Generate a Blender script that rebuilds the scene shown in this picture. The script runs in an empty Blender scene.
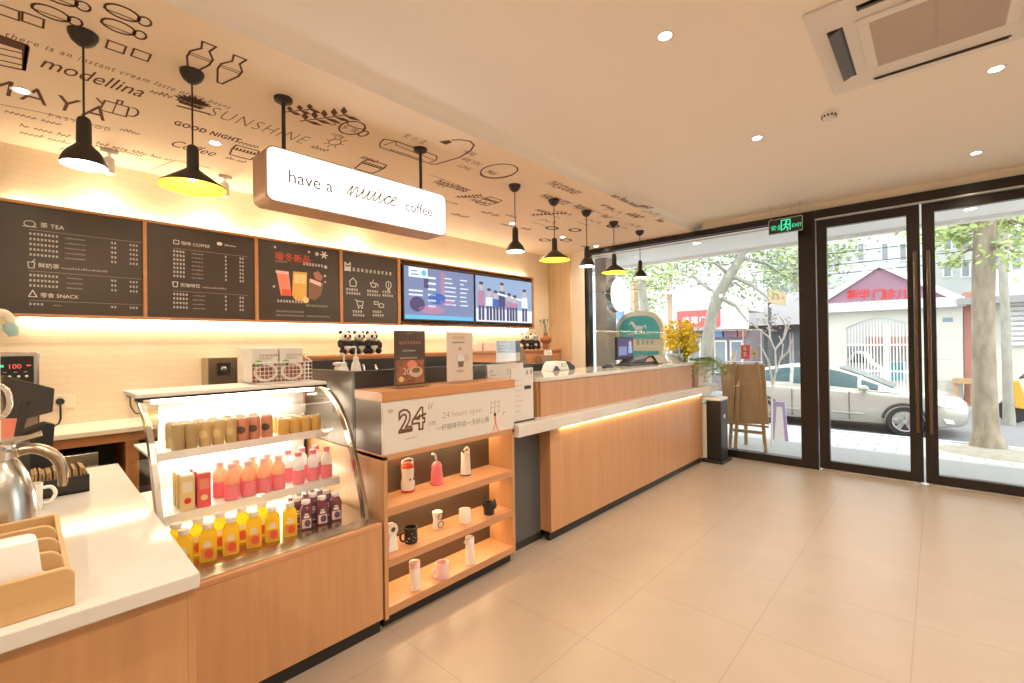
import bpy, bmesh, math, random
from mathutils import Vector, Matrix
PI = math.pi
random.seed(7)
SC = bpy.context.scene
COL = SC.collection
# ---------------------------------------------------------------- camera maths (pixel -> point on a plane)
H = 1.45
F = 462.89
YAW, PIT, ROL = -0.74189087, 0.00550553, -0.01345909
_fw = Vector((math.sin(YAW)*math.cos(PIT), math.cos(YAW)*math.cos(PIT), math.sin(PIT)))
_r0 = _fw.cross(Vector((0, 0, 1))).normalized()
_u0 = _r0.cross(_fw)
_rt = _r0*math.cos(ROL) + _u0*math.sin(ROL)
_up = -_r0*math.sin(ROL) + _u0*math.cos(ROL)
CAM = Vector((0, 0, H))
def _ray(x, y): return _rt*((x-512)/F) - _up*((y-341.5)/F) + _fw
def QX(x, y, X): d = _ray(x, y); return CAM + d*(X/d.x)
def QY(x, y, Y): d = _ray(x, y); return CAM + d*(Y/d.y)
def QZ(x, y, Z): d = _ray(x, y); return CAM + d*((Z-H)/d.z)

# ---------------------------------------------------------------- materials
def mat(name, col, rough=.5, metal=0., emit=None, es=0., spec=.5, coat=0., alpha=None):
    m = bpy.data.materials.new(name); m.use_nodes = True
    b = m.node_tree.nodes['Principled BSDF']
    b.inputs['Base Color'].default_value = (*col, 1)
    b.inputs['Roughness'].default_value = rough
    b.inputs['Metallic'].default_value = metal
    b.inputs['Specular IOR Level'].default_value = spec
    b.inputs['Coat Weight'].default_value = coat
    if emit:
        b.inputs['Emission Color'].default_value = (*emit, 1)
        b.inputs['Emission Strength'].default_value = es
    return m
def vary(m, scale=(1, 1, 1), amt=.12, detail=3, nscale=6, dark=None, bump=0.):
    """noise variation of the base colour in object space"""
    nt = m.node_tree; b = nt.nodes['Principled BSDF']
    c = tuple(b.inputs['Base Color'].default_value)
    tc = nt.nodes.new('ShaderNodeTexCoord'); mp = nt.nodes.new('ShaderNodeMapping')
    mp.inputs['Scale'].default_value = scale
    n = nt.nodes.new('ShaderNodeTexNoise'); n.inputs['Scale'].default_value = nscale; n.inputs['Detail'].default_value = detail
    r = nt.nodes.new('ShaderNodeValToRGB')
    d = dark or tuple(v*(1-amt) for v in c[:3])
    r.color_ramp.elements[0].position = .3; r.color_ramp.elements[0].color = (*d, 1)
    r.color_ramp.elements[1].position = .7; r.color_ramp.elements[1].color = c
    nt.links.new(tc.outputs['Object'], mp.inputs['Vector']); nt.links.new(mp.outputs[0], n.inputs['Vector'])
    nt.links.new(n.outputs['Fac'], r.inputs[0]); nt.links.new(r.outputs[0], b.inputs['Base Color'])
    if bump:
        bp = nt.nodes.new('ShaderNodeBump'); bp.inputs['Strength'].default_value = bump; bp.inputs['Distance'].default_value = .01
        nt.links.new(n.outputs['Fac'], bp.inputs['Height']); nt.links.new(bp.outputs[0], b.inputs['Normal'])
    return m
def glass_mat(name, tint=(1, 1, 1), refl=1., rough=0.):
    m = bpy.data.materials.new(name); m.use_nodes = True; nt = m.node_tree
    for n in list(nt.nodes): nt.nodes.remove(n)
    o = nt.nodes.new('ShaderNodeOutputMaterial'); mx = nt.nodes.new('ShaderNodeMixShader')
    t = nt.nodes.new('ShaderNodeBsdfTransparent'); t.inputs[0].default_value = (*tint, 1)
    g = nt.nodes.new('ShaderNodeBsdfGlossy'); g.inputs['Roughness'].default_value = rough
    fr = nt.nodes.new('ShaderNodeFresnel'); fr.inputs[0].default_value = 1.45
    mu = nt.nodes.new('ShaderNodeMath'); mu.operation = 'MULTIPLY'; mu.inputs[1].default_value = refl
    nt.links.new(fr.outputs[0], mu.inputs[0]); nt.links.new(mu.outputs[0], mx.inputs[0])
    nt.links.new(t.outputs[0], mx.inputs[1]); nt.links.new(g.outputs[0], mx.inputs[2]); nt.links.new(mx.outputs[0], o.inputs[0])
    return m
def emis(name, col, s):
    return mat(name, (.03, .03, .03), .5, emit=col, es=s, spec=.2)
def tiled(name, c1, c2, mortar, bw, rh, off, msize, loc=(0, 0, 0), rough=.4, axis='XY', bump=.0, squash=0.):
    m = mat(name, c1, rough); nt = m.node_tree; b = nt.nodes['Principled BSDF']
    tc = nt.nodes.new('ShaderNodeTexCoord'); mp = nt.nodes.new('ShaderNodeMapping')
    mp.inputs['Location'].default_value = loc
    if axis == 'YZ': mp.inputs['Rotation'].default_value = (0, 0, 0)
    br = nt.nodes.new('ShaderNodeTexBrick'); br.offset = off; br.squash = 1
    br.inputs['Scale'].default_value = 1; br.inputs['Brick Width'].default_value = bw; br.inputs['Row Height'].default_value = rh
    br.inputs['Mortar Size'].default_value = msize; br.inputs['Mortar Smooth'].default_value = .1
    br.inputs['Color1'].default_value = (*c1, 1); br.inputs['Color2'].default_value = (*c2, 1); br.inputs['Mortar'].default_value = (*mortar, 1)
    src = tc.outputs['Object']
    if axis != 'XY':
        sx = nt.nodes.new('ShaderNodeSeparateXYZ'); cb = nt.nodes.new('ShaderNodeCombineXYZ')
        nt.links.new(src, sx.inputs[0])
        nt.links.new(sx.outputs[axis[0]], cb.inputs['X']); nt.links.new(sx.outputs[axis[1]], cb.inputs['Y']); src = cb.outputs[0]
    nt.links.new(src, mp.inputs['Vector']); nt.links.new(mp.outputs[0], br.inputs['Vector'])
    n = nt.nodes.new('ShaderNodeTexNoise'); n.inputs['Scale'].default_value = 2.5; n.inputs['Detail'].default_value = 6
    n.inputs['Roughness'].default_value = .65
    nt.links.new(tc.outputs['Object'], n.inputs['Vector'])
    mr = nt.nodes.new('ShaderNodeMapRange'); mr.inputs[3].default_value = .88; mr.inputs[4].default_value = 1.1
    nt.links.new(n.outputs['Fac'], mr.inputs[0])
    mx = nt.nodes.new('ShaderNodeVectorMath'); mx.operation = 'SCALE'
    nt.links.new(br.outputs['Color'], mx.inputs[0]); nt.links.new(mr.outputs[0], mx.inputs['Scale'])
    nt.links.new(mx.outputs[0], b.inputs['Base Color'])
    return m
def wood(name, c, vertical=True, rough=.34):
    m = mat(name, c, rough)
    return vary(m, (26, 26, 1.6) if vertical else (26, 1.6, 26), .16, 4, 1.0)

M = {}
M['maple'] = wood('maple_vertical', (.56, .295, .138))
M['maple_h'] = wood('maple_horizontal', (.56, .28, .135), False)
M['orange_wood'] = wood('orange_wood', (.58, .26, .10), False)
M['corner_panel'] = wood('corner_panel', (.80, .60, .37))
M['bamboo'] = wood('bamboo', (.60, .38, .17), False, .5)
M['ply'] = wood('easel_wood', (.52, .33, .17))
M['stone'] = vary(mat('white_stone', (.69, .655, .60), .06), (1, 1, 1), .05, 4, 8)
M['stone_edge'] = M['stone']
M['wallpaper'] = tiled('cream_wall_tiles', (.84, .73, .55), (.82, .71, .53), (.76, .63, .45), .6, .05, .5, .002, rough=.5, axis='YZ')
M['plaster'] = mat('ceiling_plaster', (.94, .89, .82), .9, spec=.2)
M['soffit'] = mat('soffit_warm_lit', (.92, .765, .595), .9, spec=.2)
M['cream'] = mat('cream_paint', (.84, .76, .62), .8, spec=.2)
M['white_wall'] = mat('white_paint', (.82, .79, .74), .8)
M['floor'] = tiled('beige_floor_tiles', (.385, .302, .23), (.378, .296, .225), (.31, .235, .175), .6, .6, 0., .0028, loc=(.1, -.115, 0), rough=.34)
M['bronze'] = mat('bronze_frame', (.028, .021, .017), .28, .35)
M['bronze_panel'] = mat('bronze_panel', (.135, .105, .08), .42, .5)
M['eave'] = mat('eave_white', (.93, .93, .92), .8)
M['band'] = mat('band_white', (.66, .62, .57), .5)
M['housing'] = mat('copper_housing', (.46, .29, .19), .4, .4)
M['soil'] = vary(mat('tree_pit_soil', (.40, .36, .28), .9), (1, 1, 1), .3, 5, 6)
M['dark'] = mat('dark_laminate', (.055, .05, .045), .45)
M['slate'] = mat('slate_panel', (.085, .09, .09), .5)
M['black'] = mat('black_plastic', (.018, .017, .016), .4)
M['lamp_black'] = mat('lamp_black', (.035, .027, .022), .5)
M['board'] = vary(mat('menu_board_brown', (.066, .048, .038), .38), (1, 1, 1), .15, 2, 3)
M['steel'] = mat('steel', (.62, .60, .56), .22, 1.)
M['bronze_steel'] = mat('champagne_steel', (.50, .42, .32), .26, 1.)
M['chrome'] = mat('chrome', (.80, .77, .72), .1, 1.)
M['white'] = mat('white_plastic', (.82, .80, .77), .4)
M['ceramic'] = mat('white_ceramic', (.84, .80, .74), .22)
M['paper'] = mat('white_paper', (.82, .79, .76), .7)
M['ac_white'] = mat('ac_white', (.80, .77, .73), .5)
M['ac_grille'] = tiled('ac_grille', (.56, .47, .41), (.56, .47, .41), (.44, .36, .31), 40., .012, 0, .003, rough=.6)
M['ink'] = mat('mural_ink', (.15, .075, .055), .8, spec=.1)
M['ink_soft'] = mat('mural_ink_soft', (.27, .165, .115), .8, spec=.1)
M['chalk'] = mat('chalk_white', (.80, .76, .70), .8)
M['chalk_dim'] = mat('chalk_dim', (.46, .41, .36), .8)
M['grey_text'] = mat('grey_text', (.22, .22, .21), .7)
M['light_text'] = mat('light_grey_text', (.74, .78, .66), .7)
M['red'] = mat('red_paint', (.70, .02, .02), .5)
M['sign_red'] = mat('signboard_red', (.75, .10, .10), .5)
M['pink'] = mat('pink_plastic', (.86, .22, .27), .3)
M['pale_pink'] = mat('pale_pink', (.84, .55, .52), .35)
M['coral'] = mat('coral', (.82, .27, .18), .4)
def juice(name, col, f=.6):
    m = bpy.data.materials.new(name); m.use_nodes = True; nt = m.node_tree
    b = nt.nodes['Principled BSDF']; o = nt.nodes['Material Output']
    b.inputs['Base Color'].default_value = (*col, 1); b.inputs['Roughness'].default_value = .2
    t = nt.nodes.new('ShaderNodeBsdfTranslucent'); t.inputs[0].default_value = (*[min(1, c*1.25) for c in col], 1)
    mx = nt.nodes.new('ShaderNodeMixShader'); mx.inputs[0].default_value = f
    nt.links.new(b.outputs[0], mx.inputs[1]); nt.links.new(t.outputs[0], mx.inputs[2]); nt.links.new(mx.outputs[0], o.inputs[0])
    return m
M['yellow'] = juice('yellow_juice', (.96, .68, .06), .7)
M['amber'] = mat('amber', (.72, .42, .10), .3)
M['orange'] = mat('orange_juice', (.86, .33, .03), .3)
M['tomato'] = mat('tomato_red', (.80, .10, .04), .4)
M['purple'] = mat('purple_juice', (.16, .035, .06), .2)
M['plum'] = mat('plum_blue', (.10, .06, .16), .4)
M['pinkjuice'] = juice('pink_juice', (.92, .56, .40))
M['clear'] = juice('frosted_clear', (.86, .88, .85), .65)
M['gold_can'] = mat('gold_can', (.68, .47, .22), .3, .3)
M['olive_can'] = mat('olive_can', (.52, .37, .17), .3, .3)
M['rose_can'] = mat('rose_can', (.70, .28, .17), .3, .3)
M['can_top'] = mat('can_top', (.8, .8, .78), .25, .9)
M['carton_y'] = mat('carton_yellow', (.78, .60, .28), .5)
M['carton_r'] = mat('carton_red', (.80, .10, .10), .45)
M['lampyellow'] = mat('yellow_enamel', (.86, .62, .03), .5)
M['brass'] = mat('amber_enamel', (.62, .36, .08), .4)
M['fur_w'] = vary(mat('white_fur', (.80, .76, .68), .95), (1, 1, 1), .12, 4, 60, bump=.4)
M['fur_b'] = vary(mat('black_fur', (.022, .02, .02), .95), (1, 1, 1), .3, 4, 60, bump=.4)
M['glass'] = glass_mat('window_glass', (.97, .985, .98), .55)
M['caseglass'] = glass_mat('case_glass', (.99, .995, .99), .45)
M['sideglass'] = glass_mat('case_side_glass', (.985, .99, .985), .15)
M['acrylic'] = glass_mat('clear_acrylic', (.975, .985, .98), .25)
M['led'] = emis('led_strip', (1, .84, .58), 17)
M['led_low'] = emis('led_strip_counter', (1, .74, .40), 22)
M['led_case'] = emis('case_lamp', (1, .92, .74), 17)
M['down'] = emis('downlight_lens', (1, .90, .74), 18)
M['bulb'] = emis('pendant_bulb', (1, .84, .52), 22)
M['signlight'] = emis('lightbox_face', (1, .98, .94), 1.5)
M['exitgreen'] = emis('exit_green', (.05, .85, .40), .9)
M['exitblack'] = mat('exit_black', (.02, .03, .025), .3)
M['ledred'] = emis('red_digits', (1, .12, .08), 1.0)
M['leaf'] = vary(mat('leaf_green', (.16, .28, .06), .6), (1, 1, 1), .4, 2, 3)
M['leaf_pale'] = vary(mat('leaf_pale_green', (.40, .50, .15), .6), (1, 1, 1), .35, 2, 3)
M['leaf_grey'] = vary(mat('leaf_grey_green', (.31, .38, .24), .7), (1, 1, 1), .35, 2, 3)
M['flower'] = vary(mat('yellow_flower', (.98, .80, .07), .6), (1, 1, 1), .3, 2, 9)
M['bark'] = vary(mat('pale_bark', (.37, .305, .225), .9), (1, 1, .35), .45, 5, 9, bump=.9)
M['bark2'] = vary(mat('grey_bark', (.38, .36, .30), .9), (1, 1, .35), .3, 5, 9, bump=.6)
M['car'] = mat('champagne_car_paint', (.50, .47, .42), .25, .25, coat=.6)
M['carglass'] = mat('car_glass', (.07, .13, .14), .12, spec=.35)
M['tyre'] = mat('tyre', (.03, .03, .03), .8)
M['rim'] = mat('alloy', (.62, .62, .62), .3, .7)
M['lampglass'] = mat('headlamp', (.85, .87, .88), .08, .1)
M['tail'] = mat('tail_lamp', (.45, .03, .03), .2)
M['asphalt'] = vary(mat('asphalt', (.24, .24, .245), .9), (1, 1, 1), .15, 6, 12)
M['paver'] = tiled('pale_pavers', (.47, .46, .44), (.42, .41, .39), (.30, .29, .28), .5, .25, .5, .012, rough=.8)
M['landing'] = vary(mat('granite_landing', (.30, .305, .30), .6), (1, 1, 1), .1, 6, 20)
M['facade'] = vary(mat('white_facade', (.72, .72, .70), .8), (1, 1, 1), .05, 3, 1)
M['facade_cream'] = vary(mat('cream_facade', (.62, .61, .53), .8), (1, 1, 1), .08, 3, 1)
M['facade_grey'] = vary(mat('grey_facade', (.50, .52, .51), .8), (1, 1, 1), .1, 3, 1)
M['facade_tan'] = vary(mat('tan_facade', (.56, .38, .26), .8), (1, 1, 1), .1, 3, 1)
M['window_dark'] = mat('far_window', (.20, .23, .25), .15)
M['shop_dark'] = mat('shopfront_dark', (.20, .17, .19), .5)
M['mauve'] = mat('mauve_gable', (.29, .16, .215), .7)
M['roofgrey'] = mat('roof_grey', (.30, .29, .29), .8)
M['pillar'] = vary(mat('pillar_taupe', (.40, .34, .29), .8), (1, 1, 1), .08, 4, 4)
M['brick_red'] = mat('brick_red', (.40, .17, .13), .8)
M['teal'] = mat('teal_sign', (.07, .42, .47), .5)
M['signcream'] = mat('sign_cream', (.70, .64, .52), .5)
M['signblue'] = mat('sign_blue', (.16, .30, .62), .5)
M['purple_sign'] = mat('purple_sign', (.40, .30, .52), .5)
M['scooter'] = mat('scooter_orange', (.80, .38, .05), .4)
M['brownposter'] = mat('brown_poster', (.10, .062, .045), .4)
M['food'] = vary(mat('poster_food', (.50, .17, .07), .5), (1, 1, 1), .6, 3, 40)
M['cream_food'] = mat('poster_cream', (.70, .50, .36), .5)
M['beige_poster'] = mat('beige_poster', (.78, .64, .57), .5)
M['poster_brown'] = mat('poster_coffee', (.24, .12, .07), .5)
M['poster_blue'] = mat('poster_blue', (.22, .30, .40), .5)
M['vase_red'] = mat('vase_amber', (.36, .13, .06), .2)
M['kraft'] = vary(mat('kraft_paper', (.36, .24, .16), .8), (1, 1, 1), .3, 3, 20)
M['cork'] = vary(mat('brown_sugar_packets', (.45, .28, .12), .8), (1, 1, 1), .5, 3, 60)
M['tealplastic'] = mat('pale_teal_plastic', (.36, .58, .56), .4)
M['packgreen'] = mat('pack_green', (.25, .5, .12), .5)
M['packbrown'] = mat('pack_berry', (.30, .06, .05), .5)
M['screen_l'] = emis('screen_violet', (.24, .30, .52), .7)
M['screen_r'] = emis('screen_sky', (.36, .52, .76), .7)
M['scr_white'] = emis('screen_white', (.8, .88, 1), .85)
M['scr_blue'] = emis('screen_blue', (.05, .16, .55), .7)
M['scr_cyan'] = emis('screen_cyan', (.15, .55, .85), .8)
M['scr_pink'] = emis('screen_pink', (.55, .28, .45), .7)
M['scr_dark'] = emis('screen_dark', (.10, .08, .22), .6)
M['scr_skin'] = emis('screen_skin', (.75, .55, .55), .7)
M['pull'] = mat('pull_bar_bronze', (.16, .115, .085), .22, .8)
M['sign_tan'] = mat('sign_tan', (.46, .34, .20), .6)
M['rubber'] = mat('rubber', (.02, .02, .02), .7)

# ---------------------------------------------------------------- mesh builder
class MB:
    def __init__(s): s.v = []; s.f = []; s.m = []; s.mats = []
    def mi(s, m):
        if m not in s.mats: s.mats.append(m)
        return s.mats.index(m)
    def add(s, vs, fs, m):
        o = len(s.v); k = s.mi(m)
        s.v += [Vector(v) for v in vs]
        for f in fs: s.f.append([i+o for i in f]); s.m.append(k)
        return s
    def box(s, x0, x1, y0, y1, z0, z1, m):
        x0, x1 = min(x0, x1), max(x0, x1); y0, y1 = min(y0, y1), max(y0, y1); z0, z1 = min(z0, z1), max(z0, z1)
        vs = [(x0, y0, z0), (x1, y0, z0), (x1, y1, z0), (x0, y1, z0), (x0, y0, z1), (x1, y0, z1), (x1, y1, z1), (x0, y1, z1)]
        return s.add(vs, [(0, 3, 2, 1), (4, 5, 6, 7), (0, 1, 5, 4), (1, 2, 6, 5), (2, 3, 7, 6), (3, 0, 4, 7)], m)
    def obox(s, c, ax, ay, az, hx, hy, hz, m):
        c = Vector(c); ax, ay, az = Vector(ax).normalized(), Vector(ay).normalized(), Vector(az).normalized()
        vs = [c + ax*hx*i + ay*hy*j + az*hz*k for k in (-1, 1) for i, j in ((-1, -1), (1, -1), (1, 1), (-1, 1))]
        return s.add(vs, [(0, 3, 2, 1), (4, 5, 6, 7), (0, 1, 5, 4), (1, 2, 6, 5), (2, 3, 7, 6), (3, 0, 4, 7)], m)
    def ring_loft(s, rings, m, cap0=True, cap1=True, closed=True):
        n = len(rings[0]); vs = [p for r in rings for p in r]; fs = []
        for i in range(len(rings)-1):
            for j in range(n if closed else n-1):
                k = (j+1) % n
                fs.append((i*n+j, i*n+k, (i+1)*n+k, (i+1)*n+j))
        if cap0: fs.append(tuple(reversed(range(n))))
        if cap1: fs.append(tuple(range((len(rings)-1)*n, len(rings)*n)))
        return s.add(vs, fs, m)
    def lathe(s, prof, c, m, seg=24, axis=(0, 0, 1), cap0=True, cap1=True, sy=1.):
        a = Vector(axis).normalized(); t = Vector((1, 0, 0)) if abs(a.x) < .9 else Vector((0, 1, 0))
        u = a.cross(t).normalized(); w = a.cross(u); c = Vector(c)
        if abs(a.z) > .99: u, w = Vector((1, 0, 0)), Vector((0, 1, 0))
        rings = [[c + a*z + u*(r*math.cos(2*PI*k/seg)) + w*(r*sy*math.sin(2*PI*k/seg)) for k in range(seg)] for r, z in prof]
        return s.ring_loft(rings, m, cap0, cap1)
    def cyl(s, p0, p1, r0, m, r1=None, seg=16):
        p0, p1 = Vector(p0), Vector(p1); r1 = r0 if r1 is None else r1
        return s.lathe([(r0, 0), (r1, (p1-p0).length)], p0, m, seg, p1-p0)
    def tube(s, pts, r, m, seg=8, closed=False):
        pts = [Vector(p) for p in pts]; n = len(pts); rr = list(r) if isinstance(r, (list, tuple)) else [r]*n
        if seg >= 8 and not closed and 4 <= n <= 8:      # round off hand-placed bends
            P, Q = [], []; e = [pts[0]*2-pts[1]] + pts + [pts[-1]*2-pts[-2]]
            for i in range(n-1):
                a, b, c, d = e[i:i+4]
                for k in range(4):
                    t = k/4; P.append((b*2 + (c-a)*t + (a*2-b*5+c*4-d)*t*t + (b*3-a-c*3+d)*t**3)*.5); Q.append(rr[i]+(rr[i+1]-rr[i])*t)
            pts, rr = P+[pts[-1]], Q+[rr[-1]]; n = len(pts)
        rings = []; prev = None
        for i in range(n):
            if closed: t = pts[(i+1) % n]-pts[i-1]
            else: t = pts[min(i+1, n-1)]-pts[max(i-1, 0)]
            t = t.normalized()
            if prev is None:
                a = Vector((0, 0, 1)) if abs(t.z) < .9 else Vector((1, 0, 0))
                u = t.cross(a).normalized()
            else:
                u = prev - t*prev.dot(t); u = u.normalized() if u.length > 1e-6 else t.orthogonal().normalized()
            prev = u; w = t.cross(u)
            rings.append([pts[i] + u*(rr[i]*math.cos(2*PI*k/seg)) + w*(rr[i]*math.sin(2*PI*k/seg)) for k in range(seg)])
        if closed: rings.append(rings[0])
        return s.ring_loft(rings, m, not closed, not closed)
    def sphere(s, c, r, m, seg=16, rings=10, sc=(1, 1, 1), rot=None):
        c = Vector(c); R = rot or Matrix.Identity(3)
        rs = []
        for i in range(rings+1):
            th = PI*i/rings; th = min(max(th, .02), PI-.02)
            rs.append([c + R @ Vector((r*sc[0]*math.sin(th)*math.cos(2*PI*k/seg), r*sc[1]*math.sin(th)*math.sin(2*PI*k/seg), -r*sc[2]*math.cos(th))) for k in range(seg)])
        return s.ring_loft(rs, m)
    def poly(s, pts, m): return s.add(pts, [tuple(range(len(pts)))], m)
    def prism(s, pts, d, m):
        """extrude a planar polygon along d"""
        pts = [Vector(p) for p in pts]; d = Vector(d); n = len(pts)
        fs = [tuple(reversed(range(n))), tuple(range(n, 2*n))] + [(i, (i+1) % n, n+(i+1) % n, n+i) for i in range(n)]
        return s.add(pts+[p+d for p in pts], fs, m)
    def flat(s, pts2, o, xd, yd, m, t=.0012):
        """thin raised shape drawn in a plane"""
        o, xd, yd = Vector(o), Vector(xd), Vector(yd); n = xd.cross(yd).normalized()
        return s.prism([o + xd*x + yd*y for x, y in pts2], n*t, m)
    def rect(s, x0, y0, x1, y1, o, xd, yd, m, t=.0012):
        return s.flat([(x0, y0), (x1, y0), (x1, y1), (x0, y1)], o, xd, yd, m, t)
    def ell(s, cx, cy, rx, ry, o, xd, yd, m, t=.0012, n=20):
        return s.flat([(cx+rx*math.cos(2*PI*k/n), cy+ry*math.sin(2*PI*k/n)) for k in range(n)], o, xd, yd, m, t)
    def line(s, pts2, w, o, xd, yd, m, t=.0012, closed=False):
        pts = [Vector((p[0], p[1], 0)) for p in pts2]
        if closed: pts.append(pts[0])
        for a, b in zip(pts, pts[1:]):
            d = b-a
            if d.length < 1e-6: continue
            d.normalize(); q = Vector((-d.y, d.x, 0))*w/2; a2, b2 = a-d*w*.3, b+d*w*.3
            s.flat([((a2-q).x, (a2-q).y), ((b2-q).x, (b2-q).y), ((b2+q).x, (b2+q).y), ((a2+q).x, (a2+q).y)], o, xd, yd, m, t)
        return s
    def text(s, body, o, xd, yd, size, m, align='LEFT', shear=0., offset=0., lift=.001, space=1., tall=1.):
        c = bpy.data.curves.new('t', 'FONT'); c.body = body; c.size = size; c.align_x = align; c.shear = shear; c.offset = offset
        c.resolution_u = 3; c.space_character = space
        ob = bpy.data.objects.new('t', c); me = bpy.data.meshes.new_from_object(ob)
        o, xd, yd = Vector(o), Vector(xd).normalized(), Vector(yd).normalized(); n = xd.cross(yd)
        s.add([o + xd*v.co.x + yd*(v.co.y*tall) + n*(v.co.z+lift) for v in me.vertices], [tuple(p.vertices) for p in me.polygons], m)
        bpy.data.meshes.remove(me); bpy.data.objects.remove(ob); bpy.data.curves.remove(c)
        return s
    def glyphs(s, n, o, xd, yd, size, m, gap=.25, rnd=None, latin=False):
        """a line too small to read: little stroke marks"""
        R = rnd or random; x = 0; h = size
        for i in range(n):
            w = size*(.45 if latin else .9)
            if latin:
                hh = h*R.choice((.45, .5, .75)); s.rect(x, 0, x+w*.75, hh, o, xd, yd, m)
            else:
                for k in range(3):
                    y = h*(.08+.36*k); s.rect(x+w*R.uniform(0, .15), y, x+w*R.uniform(.8, 1), y+h*.15, o, xd, yd, m)
                xx = x+w*R.uniform(.3, .6); s.rect(xx, 0, xx+h*.14, h, o, xd, yd, m)
            x += w + size*gap
        return s
    def build(s, name, parent=None, loc=None, local=False, smooth=None, bevel=None, seg=2):
        me = bpy.data.meshes.new(name)
        if parent is not None and not local:
            inv = WM[parent.name].inverted(); vs = [inv @ v for v in s.v]; org = None
        elif parent is None and not local:
            if loc is None:
                xs = [v.x for v in s.v]; ys = [v.y for v in s.v]
                loc = ((min(xs)+max(xs))/2, (min(ys)+max(ys))/2, min(v.z for v in s.v))
            org = Vector(loc); vs = [v-org for v in s.v]
        else: vs = s.v; org = None
        me.from_pydata([tuple(v) for v in vs], [], s.f)
        for m in s.mats: me.materials.append(m)
        me.polygons.foreach_set('material_index', s.m)
        bm = bmesh.new(); bm.from_mesh(me); bmesh.ops.recalc_face_normals(bm, faces=bm.faces); bm.to_mesh(me); bm.free()
        if smooth:
            for p in me.polygons: p.use_smooth = True
            me.set_sharp_from_angle(angle=math.radians(smooth))
        me.update()
        o = bpy.data.objects.new(name, me); COL.objects.link(o)
        if parent is not None: o.parent = parent; WM[o.name] = WM[parent.name].copy()
        else:
            o.location = org if org is not None else (loc or (0, 0, 0)); WM[o.name] = Matrix.Translation(o.location)
        if bevel:
            b = o.modifiers.new('edge', 'BEVEL'); b.width = bevel; b.segments = seg; b.limit_method = 'ANGLE'; b.angle_limit = math.radians(40)
        return o
WM = {}
def tag(o, label, cat, group=None, kind=None):
    o['label'] = label; o['category'] = cat
    if group: o['group'] = group
    if kind: o['kind'] = kind
    return o
def thing(name, label, cat, loc=(0, 0, 0), rz=0., group=None):
    o = bpy.data.objects.new(name, None); COL.objects.link(o); o.location = loc; o.rotation_euler = (0, 0, rz)
    o.empty_display_size = .05
    WM[o.name] = Matrix.Translation(Vector(loc)) @ Matrix.Rotation(rz, 4, 'Z')
    return tag(o, label, cat, group)
def struct(o, label, cat): return tag(o, label, cat, None, 'structure')
def dup(root, loc, rz=0., label=None):
    r = root.copy(); COL.objects.link(r); r.location = loc; r.rotation_euler = (0, 0, rz)
    WM[r.name] = Matrix.Translation(Vector(loc)) @ Matrix.Rotation(rz, 4, 'Z')
    if label: r['label'] = label
    for ch in list(root.children):
        c = ch.copy(); COL.objects.link(c); c.parent = r
        for g in list(ch.children):
            d = g.copy(); COL.objects.link(d); d.parent = c
    return r
def light(name, kind, loc, energy, col=(1, 1, 1), size=.1, rot=None, **kw):
    l = bpy.data.lights.new(name, kind); l.energy = energy; l.color = col
    if kind == 'AREA': l.size = size
    else: l.shadow_soft_size = size
    for k, v in kw.items(): setattr(l, k, v)
    o = bpy.data.objects.new(name, l); COL.objects.link(o); o.location = loc
    if rot: o.rotation_euler = rot
    return o
YD, XD, ZD = Vector((0, 1, 0)), Vector((1, 0, 0)), Vector((0, 0, 1))
ORD = ['first', 'second', 'third', 'fourth', 'fifth', 'sixth', 'seventh', 'eighth', 'ninth', 'tenth']
EXPO = 0.42

# ================================================================ ROOM
YW, ZC, ZS, XM = 6.163, 2.99, 2.896, -4.75
struct(MB().box(XM-.1, 3.0, -2.6, 6.24, -.1, 0, M['floor']).build('floor', loc=(0, 0, 0)), 'beige square tiled shop floor', 'floor')
struct(MB().box(-2.25, 3.1, -2.6, 6.3, ZC, ZC+.1, M['plaster']).build('ceiling', loc=(0, 0, ZC)), 'plain cream main ceiling with downlights', 'ceiling')
sof = MB()
prof = [(XM-.1, ZS), (-2.35, ZS)] + [(-2.345, ZS+.03)] + [(-2.345+.10*(1-math.cos(a)), ZS+.03+.064*math.sin(a)) for a in [PI/2*k/8 for k in range(1, 9)]] + [(-2.245, 3.09), (XM-.1, 3.09)]
sof.prism([(x, -2.6, z) for x, z in prof], (0, 8.9, 0), M['soffit'])
kf = sof.mi(M['plaster'])
for i in range(1, len(prof)-2): sof.m[2+i] = kf  # orange lamplight below and greyer light on the face put into the colours
soffit = struct(sof.build('trim_1', smooth=50), 'lowered cream ceiling strip above the counter painted with brown coffee drawings', 'ceiling')
struct(MB().box(XM-.1, XM, -2.6, 6.3, 0, ZS, M['wallpaper']).build('wall_left', loc=(XM, 0, 0)), 'cream wall behind the counter under the menu boards', 'wall')
struct(MB().box(3.0, 3.1, -2.6, 6.3, 0, ZC, M['white_wall']).build('wall_right'), 'plain wall opposite the counter', 'wall')
struct(MB().box(XM-.1, 3.1, -2.7, -2.6, 0, ZC, M['white_wall']).build('wall_back'), 'plain wall behind the viewer', 'wall')
wf = MB()
wf.box(XM, -4.02, YW-.05, YW+.12, 0, ZS, M['cream'])
wf.box(-2.235, 3.0, YW, YW+.12, 2.9, ZC, M['cream'])
wf.box(1.75, 3.0, YW-.03, YW+.12, 0, 2.9, M['cream'])
struct(wf.build('wall_front'), 'cream wall pieces beside and above the shopfront glazing', 'wall')
struct(MB().box(XM+.01, -4.30, YW-.07, YW-.05, 0, ZS-.03, M['corner_panel']).build('trim_2', bevel=.003), 'pale wooden panel in the corner beside the screens', 'wall panel')

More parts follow.
